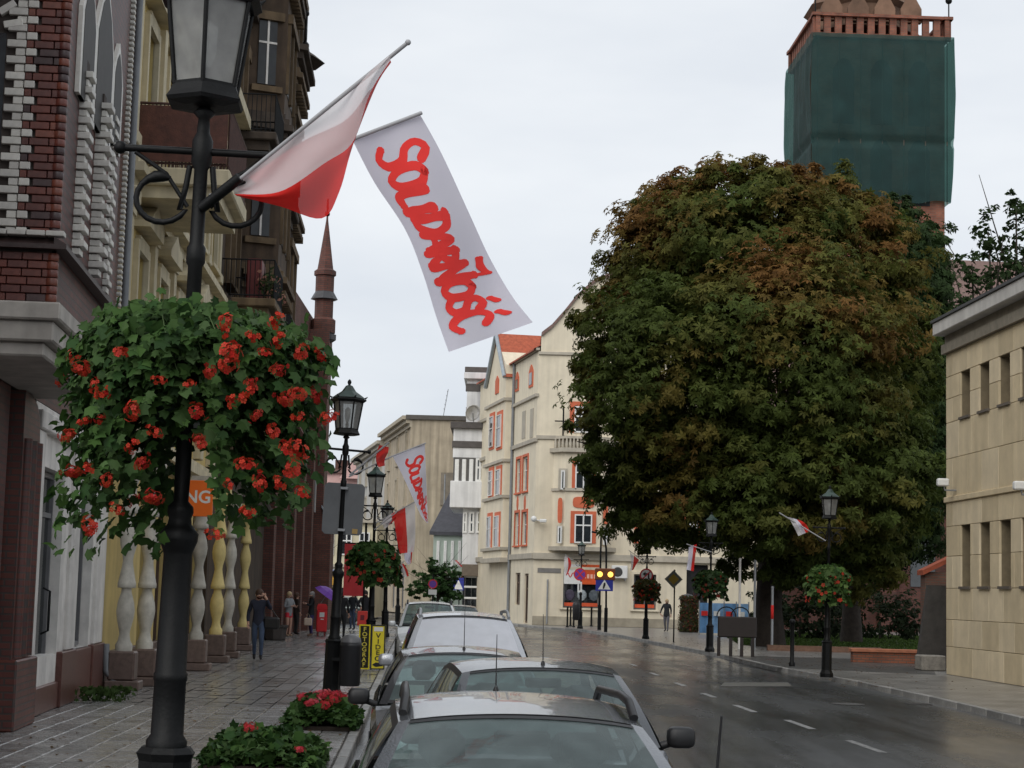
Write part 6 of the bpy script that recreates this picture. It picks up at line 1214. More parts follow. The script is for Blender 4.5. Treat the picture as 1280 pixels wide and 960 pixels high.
for xx in (-.35,.18): q = MB(); q.lathe([(0,.05),(.09,.04),(.13,.0),(.14,-.03)], 16); o = q.build('lamp_lens', em, hd_); o.rotation_euler = (R(90),0,0); o.location = (xx,-.15,z)
z = at(756,730,Yt).z-.12; m = MB(); m.box(-.55,.32,-.1,-.07,z-.35,z+.3); o = m.build('crossing_sign', blue, t); m = MB(); m.add([(-.43,-.104,z-.27),(.2,-.104,z-.27),(-.11,-.104,z+.22)],[(0,1,2)]); m.build('white_triangle', white_paint, o); m = MB(); m.add([(-.2,-.108,z-.24),(-.13,-.108,z-.24),(-.05,-.108,z-.05),(-.07,-.108,z+.08),(-.15,-.108,z+.05)],[(0,1,2,3,4)]); m.build('walking_figure', MATS['black print'], o)
t = pole_sign('lamp_column', 'slim dark column beside the crossing signal', 749, 783, 98, at(749,672,98).z-.1, .05); m = MB(); m.tube([(0,0,0),(0,0,1.3)], .1, 8); m.build('foot', iron, t); t['category'] = 'post'
b_ = gp(842,803); t = pole_sign('priority_sign', 'diamond shaped priority road sign on a thin post', 842, 803, b_.y, at(842,712,b_.y).z-.12, .03); x,z = rel(t,842,724)
for r_,m_,y,nm in ((.37,mat('pale grey sign', (.3,.31,.27), .5),-.04,'plate'),(.22,amber,-.056,'yellow_centre')): q = MB(); q.prism([(x-r_,z),(x,z-r_),(x+r_,z),(x,z+r_)], .012, lambda a,b,c: (a,y-c,b)); q.build(nm,m_,t)
b_ = gp(540,790); t = pole_sign('no_stopping_sign', 'violet disc sign with white plate before the small round tree', 540, 775, 88, at(540,722,88).z, .035); x,z = rel(t,541,730); disc(t,x,z,.22,purple,'disc'); ring(t,x,z,.22,.17,sred,'rim',-.066); m = MB(); m.box(x-.2,x+.2,-.06,-.05,z-.5,z-.26); m.build('plate', white_paint, t)
t = pole_sign('crossing_sign', 'blue and white crossing sign by the red flower ball', 573, 775, 120, at(573,722,120).z, .04); x,z = rel(t,573,730); m = MB(); m.box(x-.35,x+.35,-.06,-.05,z-.4,z+.4); m.build('plate', blue, t); m = MB(); m.add([(x-.3,-.064,z-.34),(x+.3,-.064,z-.34),(x,-.064,z+.28)],[(0,1,2)]); m.build('white_triangle', white_paint, t)
for i,(px,lbl) in enumerate(((709,'thin dark bollard standing farthest from the small bin'),(713,'thin dark bollard left of the small bin'),(717,'thin dark bollard just behind the small bin'),(739,'thin dark bollard right of the no stopping lamp'))):
    b_ = gp(px,784-(i % 2)); t = thing('bollard', lbl, 'bollard', b_); t['group'] = 'bollards before the photo shop'; m = MB(); h_ = at(px,758,b_.y).z-.12; m.lathe([(.05,0),(.05,h_-.1),(.065,h_-.08),(.065,h_-.03),(.0,h_)], 8); m.build('shaft', iron, t); m = MB(); m.lathe([(.09,0),(.09,.05),(.05,.08)], 8); m.build('foot', iron, t)
lpb = LB[7][1]; t = thing('litter_bin', 'small dark litter bin on the no stopping lamp', 'bin', (lpb.x-.22,lpb.y-.1,.12)); m = MB(); m.lathe([(.15,.45),(.2,.5),(.22,1.25),(.17,1.4),(.05,1.45)], 12); m.build('body', MATS['black bin plastic'], t); m = MB(); m.box(.1,.25,-.03,.03,1.0,1.06); m.build('strap', iron, t)
# right pavement: hooped notice stand, thin posts, bollard, banner fence, flower tower
b_ = gp(926,822); Yb = b_.y+1; s_ = Yb/F; t = thing('notice_stand', 'dark board on four legs with hoops beside the right hand kerb', 'stand', (b_.x,Yb,.12)); dkb = mat('dark brown board', (.022,.016,.014), .6, .2)
za = at(926,797,Yb).z-.12; zb = at(926,771,Yb).z-.12
m = MB(); m.box(-.62,.62,-.06,.06,za,zb,0,.03); m.build('board', dkb, t)
for x in (-.58,-.2,.15,.5): m = MB(); m.box(x-.05,x+.05,-.05,.05,0,za); m.build('leg', dkb, t)
for x in (-.35,.1): m = MB(); m.tube([(x+.3*math.cos(R(a)),0,zb+.3*math.sin(R(a))) for a in range(0,181,15)], .02, 6); m.build('hoop', iron, t)
for px,pt,pb,lbl,mm,band_ in ((924,700,797,'thin white pole in front of the blue banner fence',white_trim,False),(943,702,785,'thin grey pole right of the blue banner fence',steel,False),(965,735,800,'thin pole with a red band near the dark shrub',steel,True)):
    Yb = 68.0; p0, p1 = at(px,pb,Yb), at(px,pt,Yb); t = thing('thin_pole', lbl, 'pole', (p0.x,Yb,.12)); m = MB(); m.tube([(0,0,0),(0,0,p1.z-.12)], .045, 8); m.build('shaft', mm, t); m = MB(); m.ball((0,0,p1.z-.1), .06, 8); m.build('knob', mm, t)
    if band_: m = MB(); z = at(px,765,Yb).z-.12; m.lathe([(.05,z-.25),(.055,z-.25),(.055,z+.25),(.05,z+.25)], 8); m.build('red_band', red_cloth, t)
b_ = gp(990,833); t = thing('bollard', 'tall dark bollard with ball top beside the dark sett crossing', 'bollard', b_); h_ = at(990,775,b_.y).z-.12; m = MB(); m.lathe([(.09,0),(.09,.1),(.06,.14),(.055,h_-.15),(.07,h_-.12)], 10); m.build('shaft', iron, t); m = MB(); m.ball((0,0,h_-.05), .085, 10); m.build('ball', iron, t)
Yb = 92.0; a_, b_ = at(874,784,Yb), at(936,755,Yb); t = thing('banner_fence', 'blue and white banner fence on the square behind the flower tower', 'fence', (a_.x,Yb,.12)); w_ = b_.x-a_.x; z1 = b_.z-.12
for k in range(4):
    m = MB(); x0 = w_*k/4; m.grid(lambda u,v: (x0+.02+(w_/4-.04)*u, -.03*math.sin(u*9+k), .1+(z1-.1)*v), 8, 2, mif=lambda u,v: 0); m.build('banner_panel', mat('light blue banner %d'%(k%2), ((.12,.27,.5),(.2,.36,.58))[k%2], .6, .35, 1.5), t); m = MB(); m.box(x0+w_/8-.22,x0+w_/8+.1,-.075,-.07,z1*.6,z1*.75); m.build('printed_mark', (red_cloth,white_paint)[k%2], t)
for k in range(5): m = MB(); m.tube([(w_*k/4,.02,0),(w_*k/4,.02,z1+.1)], .03, 6); m.build('fence_post', steel, t)
b_ = at(861,783,98); b_.z = .12; t = thing('flower_tower', 'tall planted flower column in front of the cream house', 'planter', b_); zt = at(861,746,b_.y).z-.12; n = 1500; z = rng.random(n)*zt; th = rng.random(n)*6.28; r_ = .52-.12*(z/zt)+.05*rng.normal(size=n); P = np.stack([r_*np.cos(th),r_*np.sin(th),z+.05],1); N = P*np.array([1,1,0])+rng.normal(size=(n,3))*.2
stuff(leafmesh('foliage', P, N, .12+.06*rng.random(n), np.where(rng.random((n,1)) < .3, np.array([[.16,.05,.03]]), np.array([[.055,.06,.02]]))*(.6+.7*rng.random((n,1))), leafm, 'leaf', t)); m = MB(); m.lathe([(.5,0),(.48,.1),(.36,zt)], 14); m.build('core', mat('planter core', (.04,.03,.02), .8), t)
# ================================================================== CARS
carglass = glassmat('car glass', (.62,.78,.76), .6, .04, (.13,.165,.165), .45); skyglass = glassmat('painted sky reflection glass', (.7,.75,.78), .15, .12, (.55,.56,.6), .12); tyre = mat('tyre rubber', (.015,.015,.015), .8, .2, 9); rimm = mat('alloy rim', (.4,.41,.42), .35, .1, 6, metal=.7)  # people carrier windscreen: pale sky reflection painted into the glass base colour
trimk = mat('black car trim', (.014,.014,.015), .45, .15, 8); seatm = mat('grey car seat', (.13,.135,.14), .85, .2, 9, .1); liner = mat('pale headliner', (.4,.4,.38), .9, .05); lens = mat('headlight lens', (.6,.62,.64), .1, .1, 5, spec=.8); mirrg = mat('mirror glass', (.5,.52,.54), .05, 0, metal=.9)
def carpaint(name, col, metal=.5, rough=.22):
    m = mat(name, col, rough, .06, 30, .18, metal, .5, coat=.6, bscale=110); return m
def lerp(a,b,t): return a+(b-a)*t
def car(label, P, rz, paint, L=4.4, Wd=1.74, H=1.42, wt=-.3, wb=-1.0, re=1.5, rb=1.95, belt=.92, wr=.57, rails=None, antenna=None, group='cars parked along the left kerb', cat='car', glass=None):
    t = thing('parked_car', label, cat, (P[0]+math.sin(rz)*wt, P[1]-math.cos(rz)*wt, 0.0), rz, group); w = Wd/2; zr = H-.06; wbt = w*.93
    st_ = [(-L/2,.74,.36,.5,.53,0),(-L/2+.06,.88,.26,.6,.64,0),(-L/2+.25,.95,.2,.7,.74,0),(-L/2+.7,.99,.2,.8,.84,0),(wb-.12,1,.2,belt-.05,belt-.01,0),(wb-.02,1,.2,belt-.02,belt,0),(wb+.02,1,.2,belt-.02,.55,1),(wb+.8,1,.2,belt,.5,1),(0.6,1,.2,belt+.01,.5,1),(rb-.1,1,.2,belt+.03,.5,1),(rb-.04,1,.2,belt+.03,belt+.04,0)]
    if L/2-rb > .1: st_.append((L/2-.1,.96,.25,belt,belt+.01,0))
    st_ += [(L/2-.02,.93,.28,belt-.08,belt-.05,0),(L/2,.86,.36,.7,.72,0)]
    b = MB(); rings = []
    for y,k,zb,zs,zt,inn in st_:
        ww = w*k; half = [(ww*.9,zb),(ww*.99,zb+.12),(ww,.5 if zs > .55 else zs-.1),(ww*.985,zs-.08),(ww*.935,zs)]
        half += [(ww*.86,zt),(0,zt)] if inn else [(ww*.6,zt),(0,zt+.015)]
        rings.append([(x,y,z) for x,z in half]+[(-x,y,z) for x,z in half[-2::-1]])
    n = len(rings[0])
    for i in range(len(rings)-1):
        vs = rings[i]+rings[i+1]; inn = st_[i][5] or st_[i+1][5]
        for j in range(n-1): b.add([vs[j],vs[j+1],vs[n+j+1],vs[n+j]], [(0,1,2,3)], 1 if inn and 4 <= j <= 7 else 0, True)
        b.add([vs[0],vs[n-1],vs[2*n-1],vs[n]], [(0,3,2,1)], 1)
    b.add(rings[0], [tuple(range(n))]); b.add(rings[-1], [tuple(range(n))[::-1]]); b.build('body', [paint, trimk], t)
    def rf(u,v):
        x = 2*u-1; y = lerp(wt,re,v)-.08*(1-x*x)*(1-v)+.05*(1-x*x)*v; return (x*(wr+.02*math.sin(v*math.pi)), y, zr+.055*(1-x*x)**.8+.05*math.sin(min(1,v*1.25)*math.pi*.8)-.04*v*v)
    m = MB(); m.grid(rf, 14, 12); m.grid(lambda u,v: tuple(c-(.03 if k == 2 else 0) for k,c in enumerate(rf(.03+.94*u,.02+.96*v))), 8, 6, 1); m.grid(lambda u,v: tuple(c-(.035*v if k == 2 else -.01*v if k == 1 else 0) for k,c in enumerate(rf(u,0))), 14, 1, 2); m.build('roof', [paint, liner, trimk], t)
    def ws(u,v): x = 2*u-1; q = rf(u,0); a = (x*wbt*.97, wb-.2*(1-x*x), belt+.0); g_ = math.sin(v*math.pi)*.03; return (lerp(a[0],q[0],v), lerp(a[1],q[1],v)-g_*.5, lerp(a[2],q[2],v)+g_)
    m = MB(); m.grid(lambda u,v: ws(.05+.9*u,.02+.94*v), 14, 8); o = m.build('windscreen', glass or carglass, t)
    m = MB(); m.grid(lambda u,v: ws(.05+.9*u,.945+.03*v), 10, 1); o2 = m.build('windscreen_edge', trimk, t); o2.location = (0,-.004,.004); m = MB(); m.grid(lambda u,v: ws(.05+.9*u,.02+.05*v), 10, 1); o2 = m.build('windscreen_edge', trimk, t); o2.location = (0,-.004,.004)
    for s in (0,1): m = MB(); m.grid(lambda u,v: ws((.05*u if s == 0 else .95+.05*u), v), 2, 8); m.build('pillar', paint, t)
    def rw(u,v): x = 2*u-1; q = rf(u,1); a = (x*wbt*.95, rb+.12*(1-x*x), belt+.05); return tuple(lerp(i,j,v) for i,j in zip(a,q))
    m = MB(); m.grid(lambda u,v: rw(.06+.88*u,.04+.9*v), 10, 6); m.build('rear_window', carglass, t)
    for s in (0,1): m = MB(); m.grid(lambda u,v: rw((.06*u if s == 0 else .94+.06*u), v), 2, 6); m.build('pillar', paint, t)
    m = MB(); m.grid(lambda u,v: rw(u,.94+.06*v), 10, 1); m.build('pillar', paint, t)
    for s in (-1,1):
        def sd_(u,v): y = lerp(lerp(wb,rb,u),lerp(wt,re,u),v); rr = rf(1 if s > 0 else 0,u); return (s*(lerp(wbt,abs(rr[0]),v)+.03*math.sin(v*math.pi)), lerp(y,rr[1],v*v), lerp(belt-.02,rr[2],v))
        for a,c in ((.05,.36),(.4,.68),(.72,.93)):
            m = MB(); m.grid(lambda u,v: sd_(a+(c-a)*u,.04+.88*v), 6, 6); m.build('side_window', carglass, t)
        m = MB()
        for a,c in ((0,.05),(.36,.4),(.68,.72),(.93,1.0)): m.grid(lambda u,v: sd_(a+(c-a)*u,v), 1, 6)
        m.grid(lambda u,v: sd_(u,.92+.08*v), 14, 1); m.build('door_frame', trimk, t)
        m = MB(); m.sball((s*(w+.105),wb+.21,belt+.055), (.1,.07,.075)); m.tube([(s*(w-.06),wb+.25,belt-.02),(s*(w+.06),wb+.24,belt+.02)], .03, 6); mo = m.build('wing_mirror', trimk if metal_dark(paint) else paint, t)
        m = MB(); m.lathe([(.0,0),(.07,.0)], 12); 
        m = MB(); m.add([(s*(w+.03),wb+.288,belt-.0),(s*(w+.17),wb+.285,belt-.0),(s*(w+.17),wb+.285,belt+.1),(s*(w+.03),wb+.288,belt+.1)], [(0,1,2,3)]); m.build('mirror_glass', mirrg, mo)
        m = MB(); m.ball((s*w*.7,-L/2+.14,.6), .13, 8, 0, (1.3,.7,.6)); m.build('headlight', lens, t)
        m = MB(); m.box(s*w*.93,s*w*.7,L/2-.05,L/2+.005,.65,.82,0,.02); m.build('tail_light', mat('tail light red', (.3,.01,.012), .2), t)
        for yy in (-L/2+.82,L/2-.82):
            m = MB(); m.lathe([(.2,-.09),(.29,-.1),(.315,-.07),(.315,.07),(.29,.1),(.2,.09)], 18); wo = m.build('wheel', tyre, t); wo.rotation_euler = (0,math.pi/2,0); wo.location = (s*(w-.09),yy,.315); m = MB(); m.lathe([(0,.085 if s > 0 else -.085),(.2,.08 if s > 0 else -.08),(.2,.0)], 12); m.build('rim', rimm, wo)
            m = MB(); m.lathe([(.37,-.005),(.37,.004)], 18); ao = m.build('wheel_arch', trimk, t); ao.rotation_euler = (0,math.pi/2,0); ao.location = (s*(w-.005),yy,.33)
        # seats
        for yy,hh in ((wt+.35,1.08),(wt+1.15,1.02)):
            m = MB(); m.box(s*.12,s*.58,yy,yy+.16,.5,hh,0,.05); so2 = m.build('seat', seatm, t); m = MB(); m.box(s*.24,s*.46,yy+.03,yy+.13,hh+.03,hh+.2,0,.05); m.build('headrest', seatm, so2)
        if rails: m = MB(); m.tube([(s*(wr-.02),lerp(wt,re,.08),zr+.03),(s*(wr-.03),lerp(wt,re,.14),zr+.1),(s*(wr-.03),lerp(wt,re,.3),zr+.115),(s*(wr-.03),lerp(wt,re,.8),zr+.09),(s*(wr-.02),lerp(wt,re,.92),zr+.02)], .022, 8); m.build('roof_rail', rails, t)
    m = MB(); m.box(-w*.82,w*.82,wb-.05,wb+.3,.6,belt-.01,0,.04); m.build('dashboard', trimk, t); m = MB(); m.tube([(.36+.18*math.cos(R(a)),wb+.42-.07*math.sin(R(a)),.86+.16*math.sin(R(a))) for a in range(0,361,24)], .016, 6); m.build('steering_wheel', trimk, t)
    m = MB(); m.box(-.13,.13,wt-.12,wt-.08,zr-.09,zr-.02,0,.015); m.build('inner_mirror', trimk, t)
    m = MB(); m.box(-w*.4,w*.4,-L/2-.012,-L/2+.03,.45,.58,0,.01); m.build('grille', trimk, t); m = MB(); m.box(-.26,.26,-L/2-.03,-L/2-.014,.32,.43); m.build('number_plate', white_paint, t)
    for s in (-.35,.25): m = MB(); m.tube([ws(.5+s*.5,.03),ws(.5+s*.5+.2,.09)], .01, 5); wo = m.build('wiper', trimk, t); wo.location = (0,-.015,.01)
    if antenna:
        ax, av, al = antenna; q = rf(.5+ax/2/wr, av); m = MB(); m.lathe([(.016,0),(.015,.012),(.007,.03)], 8, (q[0],q[1],q[2]-.003)); m.tube([(q[0],q[1],q[2]+.03),(q[0],q[1]+al*.12,q[2]+al)], [.0045,.002], 6); m.build('antenna', trimk, t)
    return t
def metal_dark(p): return p.name in ('dark grey paint','black paint','silver grey paint')
silver = carpaint('silver grey paint', (.15,.16,.175), .6, .16); dgrey = carpaint('dark grey paint', (.05,.055,.062)); blackp = carpaint('black paint', (.014,.015,.017), .3); silver2 = carpaint('light silver paint', (.42,.43,.45)); whitep = carpaint('white silver paint', (.55,.57,.58), .2)
q = at(651,905,8.7); c1 = car('silver grey estate car with black roof rails, front of the parked row', (q.x,8.7), R(3.2), silver, 4.5,1.74,1.40,-.3,-1.02,1.75,2.1, rails=trimk, antenna=(-.02,.93,.32))
m = MB(); c1i = (Matrix.Translation(c1.location) @ Matrix.Rotation(R(3.2),4,'Z')).inverted(); m.tube([c1i @ (at(888,1060,7.7)), c1i @ at(902,895,7.6)], [.009,.005], 6); m.lathe([(.02,-.02),(.016,.03)], 8, c1i @ at(888,1060,7.7)); m.build('wing_antenna', trimk, c1)
q = at(677,839,13.4); car('dark grey hatchback with thin roof antenna, directly behind the silver estate', (q.x,13.4), R(6.5), dgrey, 3.75,1.66,1.43,-.3,-.95,1.25,1.65, wr=.575, antenna=(.02,.1,.36))
q = at(578,822,17.6); c3 = car('low black car with a paper permit inside the windscreen', (q.x,17.6), R(3.4), blackp, 4.2,1.7,1.385,-.3,-1.0,1.35,1.8, wr=.56, antenna=(.02,.15,.45))
m = MB(); m.box(-.5,-.36,-.86,-.85,.99,1.09); m.build('paper_permit', white_paint, c3)
q = at(581,773,24); car('light silver people carrier with chrome roof rails', (q.x,24), R(3.5), silver2, 4.3,1.78,1.65,-.5,-1.3,1.6,1.95, belt=1.02, wr=.6, rails=steel, glass=skyglass)
q = at(537,757,50); car('white silver van-like car parked beyond the people carrier', (q.x,50), R(3), whitep, 4.3,1.78,1.62,-.4,-1.2,1.6,1.95, belt=1.0, wr=.62, rails=trimk)
q = at(574,762,64); car('small dark car driving in the lane beyond the white silver car', (q.x,64), R(3), dgrey, 4.0,1.68,1.45, group='cars in the street')
q = at(425,770,104); car('dark silver roofed car parked sideways across the side street', (q.x-1.0,104), R(-90), carpaint('grey green paint', (.09,.105,.1)), 4.2,1.7,1.5, group='cars in the street', wr=.58)
# ================================================================== PEOPLE
skinm = mat('skin', (.45,.26,.19), .6, .06); hairs = {k: mat('hair '+k, c, .7, .2, 20) for k,c in (('brown',(.06,.03,.018)),('blonde',(.4,.3,.17)),('grey',(.35,.34,.33)),('dark',(.02,.016,.014)))}
def person(label, loc, rz, h, top, bot, shoes, hair, pose=None, bare=False, coat=0.0, tw=1.0):
    J = dict(pel=(0,0,.95),spi=(0,0,1.14),che=(0,0,1.33),nec=(0,.01,1.49),hea=(0,-.01,1.58),crn=(0,0,1.68))
    for s,k in ((1,'l'),(-1,'r')): J.update({k+'sh':(s*.17,.0,1.42),k+'el':(s*.23,.03,1.15),k+'wr':(s*.24,-.05,.92),k+'ha':(s*.24,-.07,.85),k+'hi':(s*.085,0,.9),k+'kn':(s*.095,-.02,.5),k+'an':(s*.095,.03,.09),k+'to':(s*.1,-.13,.05)})
    if pose: J.update(pose)
    Rr = dict(pel=.145,spi=.125,che=.145,nec=.055,hea=.09,crn=.075,lsh=.075,rsh=.075,lel=.05,rel=.05,lwr=.034,rwr=.034,lha=.035,rha=.035,lhi=.1,rhi=.1,lkn=.062,rkn=.062,lan=.042,ran=.042,lto=.035,rto=.035)
    for k in ('pel','spi','che'): Rr[k] *= tw
    if coat: Rr['pel'] += coat; Rr['lhi'] += coat*.7; Rr['rhi'] += coat*.7
    E = [('pel','spi'),('spi','che'),('che','nec'),('nec','hea'),('hea','crn')]
    for k in 'lr': E += [('che',k+'sh'),(k+'sh',k+'el'),(k+'el',k+'wr'),(k+'wr',k+'ha'),('pel',k+'hi'),(k+'hi',k+'kn'),(k+'kn',k+'an'),(k+'an',k+'to')]
    names = list(J); me = bpy.data.meshes.new('b'); bm = bmesh.new(); lay = bm.verts.layers.skin.verify(); V = {}
    for nme in names:
        v = bm.verts.new(Vector(J[nme])); V[nme] = v; r_ = Rr[nme]; v[lay].radius = (r_, r_*(.72 if nme in ('pel','spi','che') else 1)); v[lay].use_root = nme == 'pel'
    for a,b in E: bm.edges.new((V[a],V[b]))
    bm.to_mesh(me); bm.free(); ob = bpy.data.objects.new('b', me); COL.objects.link(ob); ob.modifiers.new('s','SKIN'); sb = ob.modifiers.new('d','SUBSURF'); sb.levels = 1; sb.render_levels = 1
    bpy.context.view_layer.update(); dg = bpy.context.evaluated_depsgraph_get(); m2 = bpy.data.meshes.new_from_object(ob.evaluated_get(dg)); vs = [v.co.copy() for v in m2.vertices]; fs = [tuple(p.vertices) for p in m2.polygons]; bpy.data.objects.remove(ob)
    mb = MB(); seg = [(Vector(J[a]),Vector(J[b]),a,b) for a,b in E]
    def region(p):
        best = None
        for a,b,na,nb_ in seg:
            d = b-a; f = max(0,min(1,(p-a).dot(d)/d.length_squared)); ds = (p-(a+d*f)).length-lerp(Rr[na],Rr[nb_],f)
            if best is None or ds < best[0]: best = (ds,na,nb_,f)
        _,na,nb_,f = best; k = nb_[1:] if nb_[0] in 'lr' and nb_ not in ('nec',) else nb_
        if nb_ in ('hea','crn') or (nb_ == 'nec' and f > .6): return 0
        if k == 'ha' or (k == 'wr' and f > .85): return 0
        if k == 'to' or (k == 'an' and f > .9): return 3
        if k in ('kn','an'): return 0 if bare and (k == 'an' or f > .35) else 2
        if k == 'hi' or (nb_ == 'spi' and f < .35): return 1 if coat or nb_ == 'spi' else 2
        return 1
    b0 = len(mb.v); mb.v += [tuple(v) for v in vs]
    for f in fs:
        c = sum((vs[i] for i in f), Vector())/len(f); mb.f.append(f); mb.m.append(region(c)); mb.s.append(True)
    # fingers on both hands, nose
    for k,s in (('l',1),('r',-1)):
        w_, hd = Vector(J[k+'wr']), Vector(J[k+'ha']); d = (hd-w_).normalized(); sd2 = d.orthogonal().normalized(); nn = d.cross(sd2)
        for i in range(4): o_ = sd2*(.024*(i-1.5)); L_ = (.075,.085,.08,.06)[i]; mb.tube([hd+o_*.6+d*.01, hd+o_+d*L_*.6, hd+o_+d*L_*.9+nn*.02], [.011,.009,.007], 5)
        mb.tube([hd+sd2*.03-d*.02, hd+sd2*.06+d*.02, hd+sd2*.06+d*.05], [.012,.01,.008], 5)
    he = Vector(J['hea']); mb.tube([he+Vector((0,-.085,.03)), he+Vector((0,-.11,-.005))], [.008,.016], 5)
    for s in (-1,1): mb.ball(he+Vector((s*.033,-.082,.035)), .012, 6, 4); mb.ball(he+Vector((s*.09,.005,.02)), .024, 6, 0, (.5,.8,1.2))
    mb.tube([he+Vector((-.025,-.084,-.04)), he+Vector((.025,-.084,-.04))], .007, 5, 5)
    t = thing('person', label, 'person', loc, rz); t.scale = (h/1.75,)*3; mb.build('body', [skinm, top, bot, shoes, mat('eye dark', (.02,.02,.02), .3, 0), mat('lips', (.35,.12,.1), .6, 0)], t)
    hm = MB(); hc = Vector(J['crn'])*.55+he*.45+Vector((0,.02,.01)); hm.ball(hc, .112, 12, 0, (.93,1.02,1.05)); hm.ball(hc+Vector((0,.05,-.07)), .085, 10, 0, (1,.7,1.1)); hm.build('hair', hair, t)
    return t
def C(n,c): return mat('cloth '+n, c, .85, .15, 12, .1)
navy, jeans, blk = C('navy',(.018,.022,.04)), C('jeans',(.05,.075,.13)), C('black',(.012,.012,.014))
g_ = gp(321,826); person('person in navy jacket and jeans walking with one hand raised to the head', g_, R(8), 1.76, navy, jeans, blk, hairs['brown'], dict(lel=(.3,-.08,1.26),lwr=(.17,-.17,1.52),lha=(.12,-.15,1.6),lkn=(.09,-.16,.52),lan=(.09,-.1,.1),lto=(.09,-.26,.06),rkn=(-.08,.02,.5),ran=(-.07,.2,.12),rto=(-.07,.06,.05),rel=(-.25,.06,1.16),rwr=(-.25,-.02,.92)))
bg_ = thing('shoulder_bag', 'black shoulder bag at the hip of the walking person in navy', 'bag', g_+Vector((.33,-.02,.78))); m = MB(); m.box(-.2,.2,-.07,.07,0,.3,0,.05); m.build('bag', mat('black leather', (.014,.014,.015), .4, .2, 8), bg_); m = MB(); m.tube([(-.17,0,.28),(-.2,.02,.5),(-.25,.0,.68),(-.1,0,.6),(.15,0,.28)], .014, 6); m.build('strap', MATS['black leather'], bg_)
g_ = gp(360,796); person('person in grey cardigan and red shorts talking by the church wall', g_, R(55), 1.66, C('grey knit',(.24,.25,.26)), C('red shorts',(.6,.03,.05)), C('beige shoes',(.3,.2,.13)), hairs['blonde'], dict(lel=(.25,-.05,1.18),lwr=(.14,-.24,1.15),lha=(.1,-.3,1.18),rwr=(-.12,-.25,1.18),rha=(-.06,-.3,1.2)), True, 0, 1.1)
g2 = gp(366,794)+Vector((.05,.5,0)); person('person in dark brown coat half hidden behind the grey cardigan', g2, R(120), 1.62, C('brown coat',(.035,.025,.02)), C('dark trousers',(.03,.028,.028)), blk, hairs['brown'], None, False, .03)
g_ = gp(388,796); person('person in long dark coat under a purple umbrella', g_, R(-70), 1.68, C('dark coat',(.014,.016,.02)), C('violet trousers',(.04,.03,.12)), C('tan shoes',(.2,.12,.08)), hairs['grey'], dict(lel=(.24,-.1,1.2),lwr=(.2,-.28,1.28),lha=(.18,-.33,1.3)), False, .05, 1.15)
u = thing('umbrella', 'purple umbrella tilted beside the red post box', 'umbrella', g_+Vector((.35,-.1,1.3))); m = MB(); n = 8; pr_ = [(.0,.62),(.2,.58),(.38,.47),(.5,.3)]; m.lathe(pr_[::-1], n, (0,0,0), 0, False); o = m.build('canopy', mat('purple nylon', (.16,.05,.36), .5, .1, 3), u); o.rotation_euler = (0,R(35),0); m = MB(); m.tube([(0,0,-.05),(.32,0,.48)], .012, 6); m.build('shaft', steel, u)
b_ = thing('carrier_bag', 'pale carrier bag held by the person with the purple umbrella', 'bag', g_+Vector((-.08,-.25,.42))); m = MB(); m.box(-.15,.15,-.05,.05,0,.28,0,.03); m.build('bag', C('pale bag',(.5,.4,.32)), b_); m = MB(); m.tube([(-.08,0,.27),(0,0,.45),(.08,0,.27)], .01, 5); m.build('handle', MATS['cloth pale bag'], b_)
g_ = gp(426,800); person('person all in black behind the lamp with the grey sign board', g_, R(170), 1.76, blk, C('black trousers',(.015,.015,.017)), blk, hairs['dark'], None, False, .04)
g_ = gp(455,797); person('person in black jacket over pale blue shirt near the notice box', g_, R(20), 1.78, C('black jacket',(.016,.016,.02)), C('charcoal trousers',(.03,.03,.035)), blk, hairs['dark'], dict(rel=(-.3,0,1.2),rwr=(-.2,-.2,1.1)), False, .02)
g_ = gp(440,788); person('person in dark anorak standing beyond the red shop banner', g_, R(-30), 1.72, C('anorak',(.02,.024,.03)), jeans, blk, hairs['dark'], None)
g_ = gp(833,790); person('person in dark coat and pale scarf walking before the cream house', g_, R(-15), 1.72, C('charcoal coat',(.02,.022,.026)), C('grey trousers',(.12,.12,.14)), blk, hairs['blonde'], dict(lkn=(.09,-.12,.5),lan=(.09,-.14,.1),lto=(.09,-.3,.06),ran=(-.08,.16,.1),rel=(-.3,.03,1.17),rwr=(-.34,-.05,.95)), False, .04, 1.05)
g_ = gp(854,790); person('person in red jacket under a grey umbrella by the flower tower', g_, R(80), 1.7, C('red jacket',(.5,.05,.05)), C('navy trousers',(.02,.025,.06)), C('white shoes',(.6,.6,.6)), hairs['dark'], dict(lel=(.24,-.08,1.2),lwr=(.12,-.2,1.35),lha=(.1,-.22,1.42)), False, .02, 1.15)
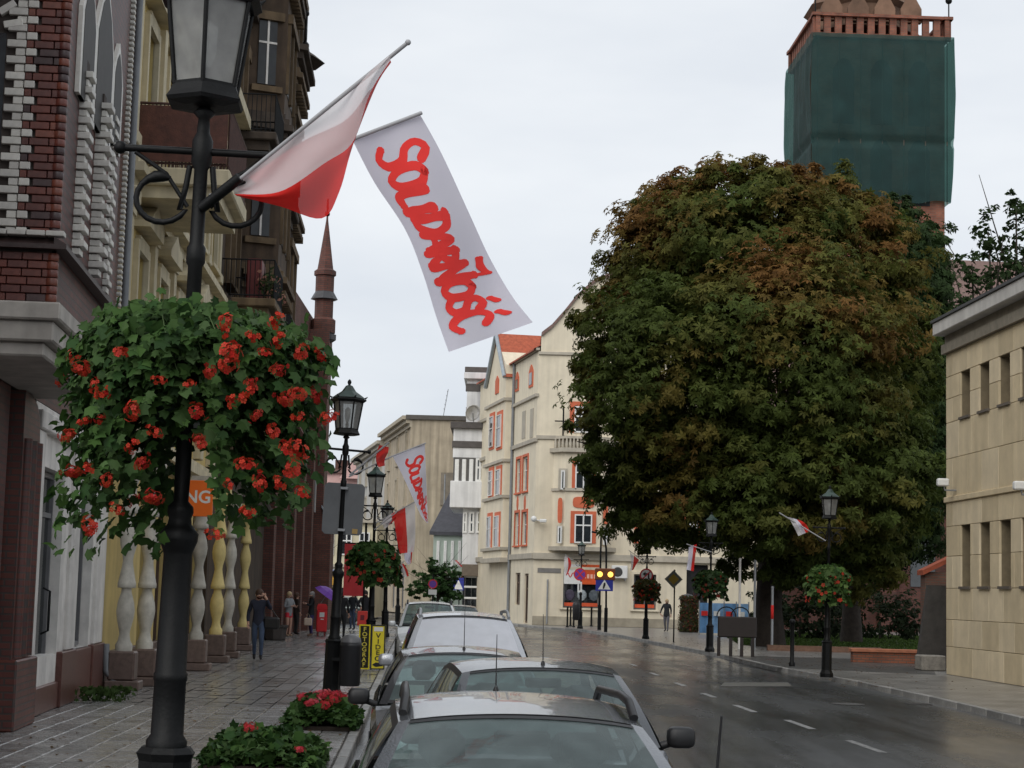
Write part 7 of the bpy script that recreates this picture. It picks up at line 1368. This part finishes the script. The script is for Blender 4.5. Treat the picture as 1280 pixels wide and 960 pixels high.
u = thing('umbrella', 'dark grey open umbrella above the person in red', 'umbrella', g_+Vector((.2,-.1,1.4))); m = MB(); m.lathe([(.52,.3),(.4,.46),(.22,.57),(0,.62)], 8, (0,0,0), 0, False); m.build('canopy', mat('grey nylon', (.05,.055,.065), .5, .1, 3), u); m = MB(); m.tube([(0,0,-.05),(0,0,.64)], .012, 6); m.build('shaft', steel, u)
g_ = gp(343,800); t = thing('stone_planter', 'low dark stone planter by the church wall', 'planter', g_); m = MB(); m.lathe([(.35,0),(.38,.05),(.42,.4),(.46,.45),(.46,.52),(.38,.52),(.36,.4)], 8, (0,0,0), 0, False); m.build('bowl', chst, t); m = MB(); m.lathe([(.37,.44),(0,.5)], 8); m.build('soil', MATS['dark soil'], t)

# weeds at the shop foot, fallen leaves on the pavements
def weeds(label, px, py, n, w, h):
    c = gp(px,py); t = thing('weed_tuft', label, 'plant', c); P = np.stack([rng.normal(size=n)*w, rng.normal(size=n)*w*.5, rng.random(n)*h],1); N = rng.normal(size=(n,3)); N[:,2] *= .4
    stuff(leafmesh('blades', P, N, .08+.06*rng.random(n), np.array([[.06,.1,.03]])*(.6+.7*rng.random((n,1))), leafm, 'leaf', t))
weeds('green weeds growing at the foot of the red shop plinth', 120, 876, 160, .22, .2); weeds('thin weeds in the joint beside the yellow house pedestal', 150, 868, 70, .15, .12)
n = 420; Yv = 17+60*rng.random(n)**1.6; xs_ = -.9-4.2*rng.random(n); P = np.stack([xs_-.047*Yv, Yv, np.full(n,.128)],1); P2 = np.stack([9.6+3.5*rng.random(n)-.047*(40+45*rng.random(n)), 40+45*rng.random(n), np.full(n,.128)],1); P = np.concatenate([P,P2])
N = rng.normal(size=(len(P),3))*.12+np.array([0,0,1]); tag(stuff(leafmesh('fallen_leaves', P, N, .05+.05*rng.random(len(P)), np.array([[.16,.09,.035]])*(.5+.8*rng.random((len(P),1))), leafm, 'leaf')), 'scattered brown leaves fallen on the wet pavements', 'leaves')
for px,py in ((700,800),(1150,880)):
    c = gp(px,py,.006); m = MB()
    for k in range(6): m.box(c.x-.24+.08*k,c.x-.2+.08*k,c.y-.25,c.y+.25,.004,.012)
    stuff(m.build('drain_grate', MATS['cast iron cover'], road))
